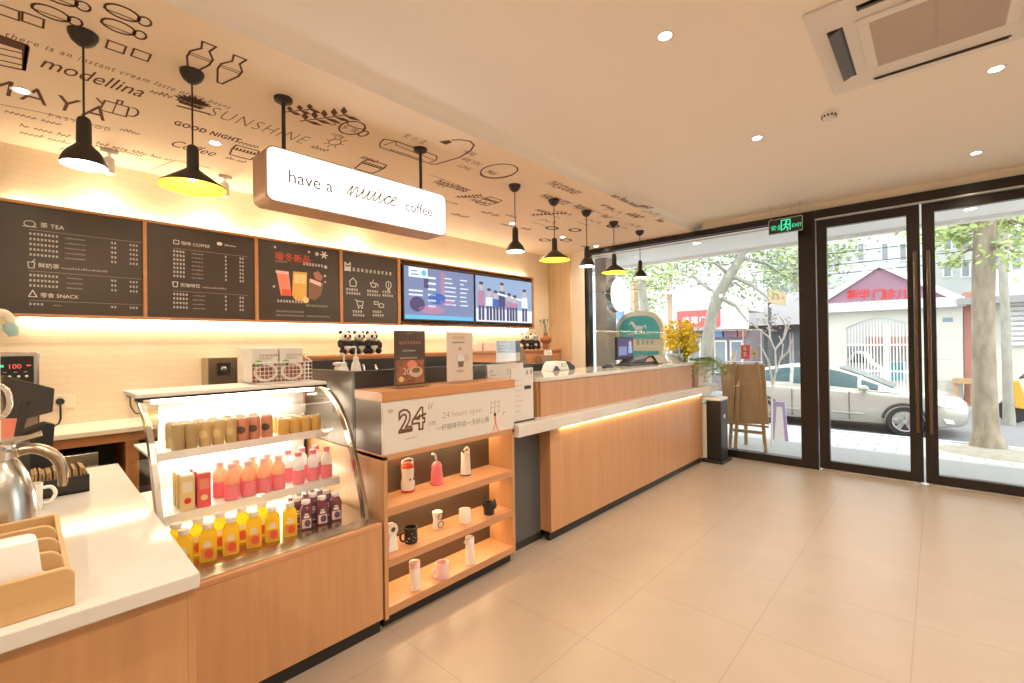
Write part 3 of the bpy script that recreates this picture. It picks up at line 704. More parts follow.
y, z = px_on(29, 305); rows(mb, y, z, 1, .036, [(0, 4, False, 'chalk'), (.12, 5, True, 'chalk_dim'), (.43, 2, False, 'chalk'), (.54, 3, False, 'chalk')]); mb.rect(0, .032, .62, .034, (bx, y, z), YD, ZD, M['chalk_dim'])
mb.build('lettering', b1)
b2 = board(.753, 1.541, 'dark menu board listing coffee, second from left, right of the tea menu')
mb = MB()
y, z = px_on(181, 244.5); mb.text('咖啡 COFFEE', (bx, y, z), YD, ZD, .036, M['chalk']); mb.line([(-.05, 0), (-.05, .03), (-.015, .03), (-.015, 0)], .005, (bx, y, z), YD, ZD, M['chalk'], closed=True)
y, z = px_on(217, 245.5); mb.ell(.02, .018, .022, .016, (bx, y, z), YD, ZD, M['chalk']); mb.glyphs(6, (bx, y+.06, z+.006), YD, ZD, .022, M['chalk'], rnd=R, latin=True)
y, z = px_on(173, 252); rows(mb, y, z, 7, .034, [(0, 4, False, 'chalk'), (.13, 8, True, 'chalk_dim'), (.375, 1, False, 'chalk'), (.49, 2, False, 'chalk')], .018); mb.rect(0, .032, .56, .034, (bx, y, z), YD, ZD, M['chalk_dim'])
y, z = px_on(180, 286.5); mb.text('无咖啡饮', (bx, y, z), YD, ZD, .036, M['chalk']); mb.glyphs(12, (bx, y+.16, z), YD, ZD, .022, M['chalk_dim'], rnd=R, latin=True); mb.line([(-.05, .035), (-.045, -.005), (-.02, -.005), (-.015, .035)], .005, (bx, y, z), YD, ZD, M['chalk'], closed=True)
y, z = px_on(173, 295); rows(mb, y, z, 4, .036, [(0, 5, False, 'chalk'), (.14, 8, True, 'chalk_dim'), (.375, 1, False, 'chalk'), (.49, 2, False, 'chalk')], .018); mb.rect(0, .034, .56, .036, (bx, y, z), YD, ZD, M['chalk_dim'])
mb.build('lettering', b2)
b3 = board(1.571, 2.362, 'dark poster board with three iced drinks under a red title')
mb = MB(); O = (bx, 0, 0)
def fl(pts, m, b=None, t=.0012): (b or mb).flat([px_on(*p) for p in pts], O, YD, ZD, M[m], t)
y, z = px_on(275, 259); mb.text('暖冬新品', (bx, y, z), YD, ZD, .085, M['tomato'], lift=.002)
y, z = px_on(275, 261.5); mb.glyphs(10, (bx, y, z), YD, ZD, .016, M['chalk_dim'], rnd=R, latin=True)
y, z = px_on(303, 265); mb.glyphs(7, (bx, y, z), YD, ZD, .026, M['chalk'], rnd=R)
y, z = px_on(277, 302); mb.glyphs(9, (bx, y, z), YD, ZD, .024, M['chalk'], rnd=R); y, z = px_on(306, 306.5); mb.glyphs(9, (bx, y, z), YD, ZD, .022, M['chalk_dim'], rnd=R)
for dy in (0, 1): y, z = px_on(276, 312+dy*4); mb.glyphs(13, (bx, y, z), YD, ZD, .018, M['chalk_dim'], rnd=R)
y, z = px_on(306, 317); mb.glyphs(12, (bx, y, z), YD, ZD, .018, M['chalk_dim'], rnd=R)
for px, py, r in ((324, 255, .035), (317, 254, .02), (325.5, 267, .018), (275, 247, .012), (309, 252, .012), (274, 286.5, .012), (325, 276, .012), (325, 282, .01)):
    y, z = px_on(px, py)
    for k in range(3): a = k*PI/3; mb.line([(y-r*math.cos(a), z-r*math.sin(a)), (y+r*math.cos(a), z+r*math.sin(a))], r*.35, O, YD, ZD, M['chalk'])
mb.build('lettering', b3)
mb = MB()
fl([(276, 270), (288.5, 271.5), (291.5, 296), (281, 295.5)], 'coral'); fl([(275.5, 270.5), (288.5, 272), (288.8, 274.5), (276, 273)], 'pale_pink', t=.002)
fl([(282, 289), (291, 290), (291.5, 296), (282, 295.5)], 'tomato', t=.002)
fl([(293, 271.5), (307, 272.5), (306.5, 297), (303, 301), (295.5, 300.5), (292, 295)], 'amber'); fl([(294, 274), (306, 275), (305.5, 284), (293.5, 283)], 'carton_y', t=.002)
fl([(309, 278), (323.5, 284), (321, 295), (315, 300.5), (308.5, 298)], 'poster_brown'); fl([(310, 278.5), (321.5, 283), (320.5, 286.5), (309.5, 282)], 'pale_pink', t=.002)
fl([(313, 273), (318, 271), (323, 277), (321, 281), (315, 279)], 'brick_red', t=.002); fl([(302, 299), (305, 296), (309, 299), (308, 303), (304, 303)], 'carton_y', t=.003)
mb.build('drink_pictures', b3)
b4 = board(2.395, 3.071, 'dark board with white service icons, left of the screens')
mb = MB()
y, z = px_on(345, 270.5); mb.line([(0, 0), (.0, .09), (.03, .06), (.06, .09), (.06, 0)], .012, (bx, y, z), YD, ZD, M['chalk']); mb.rect(.0, .0, .06, .045, (bx, y, z), YD, ZD, M['chalk'])
y, z = px_on(352.5, 271); mb.glyphs(10, (bx, y, z), YD, ZD, .037, M['chalk'], gap=.45, rnd=R)
def icon(px, py, kind):
    y, z = px_on(px, py); o = (bx, y, z)
    if kind == 'house': mb.line([(-.045, 0), (0, .045), (.045, 0), (.035, 0), (.035, -.045), (-.035, -.045), (-.035, 0)], .007, o, YD, ZD, M['chalk'], closed=True)
    if kind == 'cup': mb.line([(-.04, .01), (-.02, -.035), (.02, -.035), (.035, .01)], .008, o, YD, ZD, M['chalk'], closed=True); mb.line(arc(.045, -.01, .015, .015, -90, 100, 8), .006, o, YD, ZD, M['chalk']); mb.line([(-.01, .02), (.0, .045)], .006, o, YD, ZD, M['chalk'])
    if kind == 'badge': mb.line(arc(0, 0, .035, .04, 0, 360, 14), .008, o, YD, ZD, M['chalk']); mb.line([(0, -.02), (0, .02)], .008, o, YD, ZD, M['chalk']); mb.rect(-.015, -.065, .015, -.05, o, YD, ZD, M['chalk'])
    if kind == 'cart': mb.line([(-.05, .045), (-.035, .04), (-.02, -.02), (.035, -.02), (.045, .03), (-.03, .03)], .007, o, YD, ZD, M['chalk']); mb.ell(-.012, -.04, .009, .009, o, YD, ZD, M['chalk']); mb.ell(.03, -.04, .009, .009, o, YD, ZD, M['chalk'])
    if kind == 'truck': mb.line([(-.06, .03), (-.01, .03), (-.01, 0), (-.06, 0)], .007, o, YD, ZD, M['chalk'], closed=True); mb.line([(.0, .0), (.03, .015), (.06, .0), (.06, -.03), (0, -.03)], .007, o, YD, ZD, M['chalk'], closed=True)
    return y, z
for px, py, k, n in ((353, 282, 'house', 5), (373.5, 284, 'cup', 5), (388.5, 285, 'badge', 4), (359.5, 304, 'cart', 4), (379, 304.5, 'truck', 4)):
    y, z = icon(px, py, k)
    for r_ in (0, 1): mb.glyphs(n+r_, (bx, y-.08, z-.095-r_*.04), YD, ZD, .025, M['chalk'], rnd=R)
mb.build('lettering', b4)

def screen(y0, y1, mscr, label):
    t = thing('wall_screen', label, 'screen', (XF, (y0+y1)/2, 1.715), 0, 'screens on the menu wall')
    MB().box(XM+.05, XF+.02, y0, y1, 1.745, 2.41, M['black']).build('housing', t, bevel=.004)
    d = MB().box(XF+.02, XF+.022, y0+.018, y1-.012, 1.765, 2.39, M[mscr]).build('display', t)
    MB().box(XM+.03, XM+.05, (y0+y1)/2-.2, (y0+y1)/2+.2, 1.9, 2.2, M['black']).build('wall_mount', t)
    MB().tube([(XF, y0+.25, 1.748), (XF+.01, y0+.35, 1.722), (XF+.01, y0+.6, 1.716), (XF, y0+.85, 1.73), (XF, y0+.9, 1.748)], .006, M['black'], 6).build('cable', t, smooth=60)
    return t, d
tv1, d1 = screen(3.125, 4.255, 'screen_l', 'left wall screen showing a violet drinks page with white lines')
tx = XF+.0222; mb = MB(); o = (tx, 3.125, 1.765)
mb.rect(.02, 0, 1.1, .05, o, YD, ZD, M['scr_cyan']); mb.rect(.08, .50, .36, .62, o, YD, ZD, M['scr_white']); mb.ell(.30, .56, .035, .035, o, YD, ZD, M['scr_cyan'], .002); mb.rect(.12, .57, .2, .58, o, YD, ZD, M['scr_dark'], .002); mb.rect(.12, .53, .22, .54, o, YD, ZD, M['scr_dark'], .002)
for k in range(7): mb.rect(.62, .52-k*.055, .62+R.uniform(.1, .2), .535-k*.055, o, YD, ZD, M['scr_white']); mb.rect(.88, .52-k*.055, .88+R.uniform(.05, .15), .535-k*.055, o, YD, ZD, M['scr_white'])
for k in range(2): mb.rect(.08, .33-k*.05, .08+.2, .35-k*.05, o, YD, ZD, M['scr_white'])
for k in range(6): mb.rect(.36, .5-k*.07, .48, .525-k*.07, o, YD, ZD, M['scr_white'])
mb.ell(.50, .26, .14, .07, o, YD, ZD, M['scr_blue']); mb.ell(.66, .22, .12, .035, o, YD, ZD, M['scr_pink']); mb.rect(.3, .38, .37, .62, o, YD, ZD, M['scr_dark'], .0008); mb.ell(.2, .18, .11, .09, o, YD, ZD, M['scr_dark']); mb.rect(.56, .3, .62, .6, o, YD, ZD, M['scr_pink'], .0008); mb.ell(.42, .12, .2, .05, o, YD, ZD, M['scr_pink'])
mb.build('screen_picture', d1)
tv2, d2 = screen(4.265, 5.47, 'screen_r', 'right wall screen showing a row of people under a blue sky')
mb = MB(); o = (tx, 4.265, 1.765)
mb.rect(.02, 0, 1.19, .18, o, YD, ZD, M['scr_white'], .0008)
for k, (x, h, c, cl) in enumerate(((.12, .52, 'scr_skin', 'scr_pink'), (.27, .44, 'scr_skin', 'scr_white'), (.40, .42, 'scr_skin', 'scr_blue'), (.53, .54, 'scr_skin', 'scr_dark'), (.68, .40, 'scr_skin', 'scr_pink'), (.80, .38, 'scr_skin', 'scr_pink'), (1.02, .48, 'scr_skin', 'scr_white'))):
    mb.ell(x, h-.04, .04, .055, o, YD, ZD, M[c], .002); mb.flat([(x-.07, .22), (x-.06, h-.1), (x+.06, h-.1), (x+.07, .22)], o, YD, ZD, M[cl], .0015)
    mb.rect(x-.055, .02, x-.008, .22, o, YD, ZD, M['scr_dark'], .0015); mb.rect(x+.008, .02, x+.055, .22, o, YD, ZD, M['scr_dark'], .0015)
    mb.ell(x, h+.005, .042, .022, o, YD, ZD, M['scr_dark'], .0022)
mb.line([(.45, .40), (1.0, .33)], .03, o, YD, ZD, M['scr_white'], .0018)
mb.build('screen_picture', d2)

# ================================================================ BACK COUNTER
bc = thing('back_counter', 'orange wooden counter base along the menu wall with open bays', 'counter', (-4.45, 2.2, 0))
BY0, BY1 = -1.6, 6.0
MB().box(XM, XM+.02, BY0, BY1, .08, .86, M['dark']).build('back_panel', bc)
MB().box(XM, -4.24, BY0, BY1, .06, .10, M['orange_wood']).build('bottom_board', bc)
MB().box(-4.26, -4.22, BY0, BY1, .80, .868, M['orange_wood']).build('apron', bc, bevel=.003)
MB().box(XM, -4.28, BY0, BY1, 0, .06, M['dark']).build('plinth', bc)
for y in (-1.6, -.5, .56, 1.35, 2.2, 3.1, 4.0, 4.9, 5.95): MB().box(XM+.02, -4.22, y, y+.075, .10, .80, M['orange_wood']).build('upright', bc, bevel=.003)
tag(MB().box(XM, -4.18, BY0, BY1, .868, .902, M['cream']).build('worktop', bevel=.004), 'cream worktop of the counter along the menu wall', 'worktop')
hut = thing('wall_ledge', 'raised orange wooden ledge along the back counter under the screens', 'shelf', (-4.6, 4.0, .902))
MB().box(XM, -4.48, 1.86, 6.08, 1.335, 1.362, M['orange_wood']).build('ledge_top', hut, bevel=.003)
MB().box(-4.52, -4.50, 1.88, 6.06, .902, 1.335, M['orange_wood']).build('front_board', hut)
for y in (1.86, 6.05): MB().box(XM, -4.5, y, y+.02, .902, 1.335, M['orange_wood']).build('end_board', hut)
# oven under the counter
ov = thing('counter_oven', 'silver framed oven with dark window in the back counter bay', 'oven', (-4.45, .15, .10))
MB().box(XM+.05, -4.26, -.38, .42, .10, .75, M['dark']).build('body', ov, bevel=.005)
mb = MB()
for r in ((-.38, .42, .66, .75), (-.38, .42, .40, .46), (.36, .42, .46, .66), (-.38, -.32, .46, .66)): mb.box(-4.262, -4.24, *r, M['steel'])
mb.build('door_frame', ov, bevel=.003)
MB().box(-4.262, -4.25, -.32, .36, .46, .66, M['black']).build('door_glass', ov)
# drink machine with red digits
p = QX(40, 368, -4.35)
mm = thing('drink_machine', 'silver and black drink machine with red digits 100 at the left edge', 'machine', (-4.45, -.02, .902))
MB().box(XM+.08, -4.36, -.22, .145, .902, 1.44, M['steel']).build('body', mm, bevel=.012)
pan = MB().box(-4.362, -4.352, -.20, .118, 1.17, 1.415, M['black']).build('control_panel', mm, bevel=.003)
mb = MB(); mb.text('100', (-4.352, .0, 1.335), YD, ZD, .042, M['ledred']); mb.rect(-.05, 1.345, -.015, 1.36, (-4.352, 0, 0), YD, ZD, M['exitgreen'])
mb.rect(.085, 1.35, .105, 1.358, (-4.352, 0, 0), YD, ZD, M['ledred'])
for y in (-.03, .01, .05, .085): mb.ell(y, 1.285, .008, .008, (-4.352, 0, 0), YD, ZD, M['chalk'])
for y in (-.01, .035, .08): mb.rect(y-.008, 1.31, y+.008, 1.315, (-4.352, 0, 0), YD, ZD, M['chalk_dim'])
mb.build('panel_lettering', pan)
# socket plug and cord
so = thing('power_socket', 'cream wall socket with a black plug left of the glass case', 'socket', (XM, .27, 1.06))
MB().box(XM, XM+.008, .22, .34, 1.02, 1.12, M['cream']).build('face_plate', so, bevel=.003)
MB().cyl((XM+.008, .26, 1.075), (XM+.045, .26, 1.075), .024, M['black'], seg=14).build('plug', so, smooth=40)
MB().tube([(XM+.04, .26, 1.07), (XM+.06, .26, 1.0), (XM+.06, .26, .95), (XM+.07, .25, .92), (XM+.12, .22, .908)], .006, M['black'], 6).build('cord', so, smooth=60)
so2 = thing('power_socket', 'black plug and cord hanging by the left end of the glass case', 'socket', (XM, .68, 1.05))
q = QX(129, 393, XM)
MB().box(XM, XM+.008, q.y-.04, q.y+.08, q.z-.06, q.z+.04, M['cream']).build('face_plate', so2, bevel=.003)
MB().cyl((XM+.008, q.y, q.z-.01), (XM+.04, q.y, q.z-.01), .022, M['black'], seg=14).build('plug', so2, smooth=40)
MB().tube([(XM+.04, q.y, q.z-.01), (XM+.06, q.y, q.z-.10), (XM+.06, q.y+.03, q.z-.16), (XM+.06, q.y+.10, q.z-.17)], .006, M['black'], 6).build('cord', so2, smooth=60)
# bronze socket box on wall
q0, q1 = QX(203, 384, -4.70), QX(232, 357, -4.70)
bxs = thing('wall_dispenser', 'small brown metal dispenser box on the wall behind the glass case', 'dispenser', (-4.72, (q0.y+q1.y)/2, .902))
MB().box(XM, -4.55, q0.y, q1.y, .902, q1.z, M['bronze_steel']).build('case', bxs, bevel=.004)
MB().box(-4.551, -4.545, (q0.y*.7+q1.y*.3), (q0.y*.25+q1.y*.75), q1.z-.155, q1.z-.045, M['black']).build('window', bxs)
MB().lathe([(.022, 0), (.022, .012), (.012, .016)], (-4.545, (q0.y+q1.y)/2, q1.z-.095), M['steel'], 14, (1, 0, 0)).build('knob', bxs, smooth=40)

# ================================================================ LEFT SERVICE COUNTER
sc_ = thing('side_counter', 'maple panelled counter base at the near left under the white worktop', 'counter', (-2.1, -.6, 0))
MB().box(-1.385, -1.365, -1.6, .296, 0, .862, M['maple']).build('front_panel', sc_)
MB().box(-2.88, -1.365, .296, .314, 0, .862, M['maple']).build('end_panel', sc_, bevel=.002)
MB().box(-3.88, -2.94, -1.58, 0, 0, .84, M['maple']).build('inner_carcass', sc_)
MB().box(-2.88, -2.86, -1.6, .296, 0, .862, M['maple']).build('back_panel', sc_)
wk = MB(); wk.prism([(-2.925, -1.62, .862), (-1.342, -1.62, .862), (-1.342, .318, .862), (-2.925, .36, .862)], (0, 0, .038), M['stone'])
tag(wk.build('worktop', bevel=.004), 'glossy white worktop of the counter at the near left', 'worktop')
# wooden organiser
og = thing('wooden_organiser', 'bamboo cup and lid organiser on the near left white worktop', 'organiser', (-1.7, -.05, .90))
def rt(y0, y1, z0, z1, r, n=8):
    return [(y0, z0), (y1, z0)] + [(y1-r+r*math.cos(PI/2*k/n), z1-r+r*math.sin(PI/2*k/n)) for k in range(n+1)] + [(y0, z1)]
def slab(x0, x1, pts, m, name):
    mb = MB(); mb.prism([(x0, y, z) for y, z in pts], (x1-x0, 0, 0), m); return mb.build(name, og, bevel=.003)
slab(-1.392, -1.376, rt(-.30, .097, .90, .985, .02), M['bamboo'], 'front_panel')
for k, x in enumerate((-1.50, -1.60, -1.70)): slab(x-.013, x, rt(-.29, .086, .905, .99+.004*k, .03), M['bamboo'], 'divider')
slab(-1.86, -1.845, rt(-.30, .097, .90, .985, .01), M['bamboo'], 'back_board')
mb = MB(); mb.prism([(-1.845, .087, .90), (-1.392, .087, .90), (-1.392, .087, .94), (-1.70, .087, .965), (-1.845, .087, .985)], (0, .010, 0), M['bamboo']); mb.build('side_panel', og)
MB().box(-1.845, -1.392, -.30, .087, .90, .91, M['bamboo']).build('bottom_board', og)
# white cup lid holder
cp = thing('white_tub', 'white plastic tub standing in the bamboo organiser', 'tub', (-1.46, .0, .91))
mb = MB(); rings = []
for z, hx, hy in ((.911, .036, .046), (.945, .039, .050), (.950, .044, .056), (.958, .044, .056), (.962, .039, .050), (1.035, .033, .043), (1.046, .031, .040), (1.050, .026, .034)):
    rings.append([Vector((-1.445+hx*a*(1 if abs(a) < .8 else 1), .0+hy*b, z)) for a, b in [(math.copysign(abs(math.cos(t))**.45, math.cos(t)), math.copysign(abs(math.sin(t))**.45, math.sin(t))) for t in [2*PI*k/28 for k in range(28)]]])
mb.ring_loft(rings, M['white']); mb.build('tub', cp, smooth=40)
# steel thermal jug
kx, ky = -2.06, -.035
jg = thing('thermal_jug', 'polished steel thermal coffee jug on the near left worktop', 'jug', (kx, ky, .90))
MB().lathe([(.088, 0), (.095, .01), (.094, .05), (.088, .12), (.074, .185), (.058, .225), (.05, .24)], (kx, ky, .90), M['steel'], 40).build('body', jg, smooth=40)
MB().lathe([(.05, .24), (.056, .245), (.057, .268), (.05, .275)], (kx, ky, .90), M['chrome'], 32).build('collar', jg, smooth=40)
mb = MB(); mb.lathe([(.05, .275), (.048, .285), (.03, .292), (.002, .295)], (kx, ky, .90), M['chrome'], 28, cap1=False); mb.tube([(kx, ky+.02, 1.195), (kx, ky+.06, 1.198), (kx+.01, ky+.10, 1.208)], [.012, .010, .006], M['chrome'], 8); mb.build('lid', jg, smooth=40)
MB().tube([(kx, ky+.05, 1.16), (kx+.01, ky+.085, 1.165), (kx+.02, ky+.12, 1.14), (kx+.02, ky+.138, 1.10), (kx+.02, ky+.142, 1.05), (kx+.02, ky+.14, 1.03)], [.017, .017, .016, .014, .012, .010], M['bronze_steel'], 10).build('handle', jg, smooth=60)
jg.scale = (1.07, 1.07, .94)
# pale mug behind the jug, black box of brown packets
cx, cy = -2.30, .045
mg = thing('glass_mug', 'pale mug with a round handle behind the steel jug', 'mug', (cx, cy, .90))
MB().lathe([(.034, 0), (.036, .005), (.038, .09), (.034, .09), (.032, .01)], (cx, cy, .90), M['ceramic'], 24).build('cup', mg, smooth=40)
MB().tube([(cx, cy+.036, .972), (cx, cy+.058, .97), (cx, cy+.068, .945), (cx, cy+.055, .92), (cx, cy+.036, .918)], .006, M['ceramic'], 8).build('handle', mg, smooth=60)
q0, q1 = QZ(60, 500, .90), QZ(88, 495, .90)
pb = thing('packet_box', 'black box of brown sugar packets on the near left worktop', 'box', (-2.5, .12, .90))
mb = MB(); ringbox(mb, -2.60, -2.44, .035, .215, .006, .90, .965, M['black']); mb.box(-2.60, -2.44, .035, .215, .90, .906, M['black']); mb.build('box', pb)
mb = MB()
for k in range(16):
    y = .045+k*.0102; z = .99+R.uniform(-.006, .006); mb.obox((-2.52, y+.004, (z+.908)/2), (1, 0, 0), (0, 1, R.uniform(-.1, .1)), (0, R.uniform(-.1, .1), 1), .065, .0032, (z-.908)/2, M['cork'])
mb.build('sugar_packets', pb)
# tilted black touch screen, its stand and orange card
ps = thing('touch_screen', 'black till screen seen from behind at the left edge', 'screen', (-3.35, .0, .90))
pa = [QX(3, 375, -3.35), QX(55, 388.5, -3.30), QX(53, 412, -3.30), QX(7, 424, -3.35)]
pa = [Vector(a) for a in pa]
mb = MB(); n_ = Vector((-.035, -.01, 0)); mb.prism(pa, n_, M['dark']); mb.build('screen_case', ps, bevel=.004)
c = (pa[0]+pa[1]+pa[2]+pa[3])/4
mb = MB(); mb.tube([c+Vector((-.01, -.01, 0)), Vector((-3.37, .03, 1.02)), Vector((-3.39, .03, .935))], .018, M['dark'], 10); mb.box(-3.50, -3.30, -.06, .12, .902, .93, M['dark']); mb.build('stand', ps, smooth=40)
tag(MB().box(-3.9, -2.93, -1.6, .02, .84, .902, M['cream']).build('worktop', loc=(-3.4, -.8, .84), bevel=.003), 'cream inner worktop behind the near left counter under the till screen', 'worktop')
tb = thing('tool_tray', 'black open tool tray with silver utensils below the till screen', 'tray', (-3.15, .1, .9))
pd = [QX(14, 436, -3.05), QX(47, 423, -3.05), QX(55, 424, -3.05), QX(53, 450, -3.05), QX(40, 453, -3.05), QX(14, 445, -3.05)]
mb = MB(); mb.prism(pd, (-.10, -.01, 0), M['black']); mb.box(-3.15, -3.06, pd[0].y, pd[3].y, .902, min(p_.z for p_ in pd)+.01, M['black']); mb.build('tray', tb, bevel=.003)
for a, b in (((18, 440), (42, 432)), ((28, 450), (46, 446))):
    MB().tube([QX(*a, -3.03), QX((a[0]+b[0])/2, (a[1]+b[1])/2-.5, -3.03), QX(*b, -3.03)], [.004, .006, .009], M['steel'], 8).build('utensil', tb, smooth=60)
ca = thing('orange_card', 'orange card standing at the left edge beside the steel jug', 'card', (-2.75, 0, .90))
mb = MB(); mb.prism([QX(-12, 419, -2.70), QX(17, 418.5, -2.70), QX(12, 446, -2.70), QX(-12, 448, -2.70)], (-.006, 0, 0), M['coral']); mb.build('card', ca)
mb = MB(); mb.box(-2.75, -2.68, -.10, .06, .90, QX(12, 446, -2.70).z+.005, M['dark']); mb.build('card_foot', ca)
# faucet-like tap with teal grip and gold ring of a machine, at the frame edge
tp = thing('syrup_tap', 'cream curved tap with a pale teal grip at the left edge', 'tap', (-2.6, -.02, .90))
mb = MB(); mb.tube([QX(-14, 330, -2.6), QX(-6, 316, -2.6), QX(3, 313.5, -2.6), QX(9, 318, -2.6), QX(11, 324, -2.6)], [.018, .018, .017, .015, .012], M['cream'], 10); mb.build('spout', tp, smooth=60)
mb = MB(); mb.tube([QX(8, 323, -2.6), QX(11, 329, -2.6), QX(14, 336, -2.6)], [.016, .022, .012], M['tealplastic'], 10); mb.build('grip', tp, smooth=60)
a_, b_ = QX(-8, 322, -2.6), QX(-4, 440, -2.6)
mb = MB(); mb.tube([(-2.6, a_.y-.01, .90), (-2.6, a_.y-.01, a_.z)], .03, M['cream'], 14); mb.build('column', tp, smooth=60)
mb = MB(); ctr = QX(-2, 402, -2.55); mb.tube([ctr+Vector((0, .03*math.cos(t), .06*math.sin(t))) for t in [2*PI*k/24 for k in range(24)]], .009, M['chrome'], 8, closed=True); mb.build('ring', tp, smooth=60)

# ================================================================ GLASS DISPLAY CASE
CY0, CY1 = .385, 1.245
dc = thing('display_case', 'curved glass chilled display case full of drinks beside the left counter', 'display case', (-2.5, .81, 0))
MB().box(-2.09, -2.07, .345, 1.272, .075, .535, M['maple']).build('front_panel', dc)
MB().box(-2.10, -2.07, .345, 1.272, .535, .557, M['maple_h']).build('front_ledge', dc, bevel=.003)
MB().box(-2.12, -2.10, .345, 1.272, 0, .075, M['black']).build('plinth', dc)
MB().box(-2.98, -2.10, .345, .365, .0, .535, M['maple']).build('side_panel', dc)
MB().box(-2.98, -2.96, .365, 1.272, .0, .535, M['dark']).build('rear_panel', dc)
mb = MB(); mb.prism([(-2.93, CY0-.03, .50), (-2.10, CY0-.03, .50), (-2.10, CY0-.03, .558), (-2.17, CY0-.03, .572), (-2.93, CY0-.03, .572)], (0, CY1-CY0+.05, 0), M['bronze_steel']); mb.build('deck', dc)
pf = [(-2.145, .566), (-2.155, .64), (-2.185, .72), (-2.222, .81), (-2.262, .90), (-2.305, .99), (-2.355, 1.065), (-2.415, 1.13), (-2.48, 1.175), (-2.56, 1.213), (-2.64, 1.23)]
def frame_side(y, name, m):
    mb = MB(); outer = [(x, z) for x, z in pf]; inner = [(x-.045, z-.012) for x, z in pf]
    rings = [[Vector((x0, y, z0)), Vector((x0, y+.022, z0)), Vector((x1, y+.022, z1)), Vector((x1, y, z1))] for (x0, z0), (x1, z1) in zip(outer, inner)]
    mb.ring_loft(rings, m); return mb.build(name, dc, bevel=.003)
frame_side(CY0, 'side_frame', M['steel']); frame_side(CY1-.022, 'side_frame', M['bronze_steel'])
mb = MB(); rg = [[Vector((x-.008, CY0+.022, z-.003)), Vector((x-.008, CY1-.022, z-.003)), Vector((x-.012, CY1-.022, z-.004)), Vector((x-.012, CY0+.022, z-.004))] for x, z in pf]
mb.ring_loft(rg, M['caseglass']); mb.build('curved_glass', dc, smooth=60)
for y in (CY0+.006,):
    mb = MB(); mb.prism([(x-.02, y, z-.006) for x, z in pf] + [(-2.92, y, 1.22), (-2.92, y, .572)], (0, .005, 0), M['sideglass']); mb.build('side_glass', dc)
MB().box(-2.93, -2.60, CY0-.002, CY1+.005, 1.228, 1.25, M['ac_white']).build('top_board', dc, bevel=.006)
MB().box(-2.605, -2.60, CY0-.008, CY1+.003, 1.222, 1.232, M['bronze']).build('top_seal', dc)
MB().box(-2.93, -2.91, CY0+.13, CY1, .572, 1.228, M['white']).build('back_wall', dc)
MB().box(-2.922, -2.917, CY0+.02, CY0+.13, .572, 1.228, M['sideglass']).build('rear_glass', dc)
SZ = {'top': (.985, -2.52, -2.90), 'mid': (.742, -2.385, -2.90), 'deck': (.572, -2.2, -2.9)}
for k in ('top', 'mid'):
    z, xf, xb = SZ[k]
    MB().box(xb, xf, CY0+.03, CY1-.035, z-.012, z, M['white']).build('shelf_board', dc, bevel=.002)
    MB().box(xf-.004, xf+.002, CY0+.03, CY1-.035, z-.032, z+.006, M['ac_white']).build('shelf_lip', dc)
    MB().box(xf-.05, xf-.02, CY0+.06, CY1-.06, z-.018, z-.0125, M['led_case']).build('shelf_lamp', dc)
MB().box(-2.66, -2.63, CY0+.06, CY1-.06, 1.20, 1.215, M['led_case']).build('top_lamp', dc)
for z in (.64, .84, 1.08): MB().box(-2.909, -2.902, CY0+.15, CY1-.08, z, z+.05, M['led_case']).build('back_glow', dc)  # glowing strips added to brighten the back of the case

def bottle(name, cat, label, group, body, liquid, cap, h, r, labelm=None, square=False, neck=.45, capr=None, flabel=None):
    t = thing(name, label, cat, (0, 0, 0), 0, group)
    hb = h*.68; rn = r*neck; cr = capr or rn*1.25
    mb = MB()
    if square:
        def sq(rr, z): return [Vector((rr*math.copysign(abs(math.cos(a))**.4, math.cos(a)), rr*math.copysign(abs(math.sin(a))**.4, math.sin(a)), z)) for a in [2*PI*k/20 for k in range(20)]]
        mb.ring_loft([sq(r*.95, 0), sq(r, .004), sq(r, hb), sq(r*.85, hb+.012), sq(rn, h*.86), sq(rn, h*.9)], liquid)
    else: mb.lathe([(r*.9, 0), (r, .006), (r, hb*.5), (r*.93, hb*.6), (r, hb*.8), (r*.9, hb+.008), (rn, h*.84), (rn, h*.9)], (0, 0, 0), liquid, 18)
    b = mb.build('body', t, local=True, smooth=40)
    MB().lathe([(cr, h*.88), (cr, h), (cr*.85, h+.001)], (0, 0, 0), cap, 18).build('cap', t, local=True, smooth=40)
    if labelm:
        mb = MB()
        if square:
            w = r*.72; x = r+.0006; o = (x, 0, 0)
            mb.rect(-w, hb*.10, w, hb*.56, o, YD, ZD, labelm); mb.rect(-w*.6, hb*.62, w*.6, hb*.74, o, YD, ZD, M['paper']); mb.rect(-w*.4, hb*.78, w*.4, hb*.85, o, YD, ZD, M['paper'])
            if flabel: mb.ell(w*.2, hb*.34, w*.7, hb*.18, o, YD, ZD, flabel, .002)
        else:
            mb.lathe([(r+.0008, hb*.06), (r+.0008, hb*.5), (r*.94+.001, hb*.6), (r*.97+.001, hb*.68)], (0, 0, 0), labelm, 18, cap0=False, cap1=False)
        mb.build('label', t, local=True)
    return t
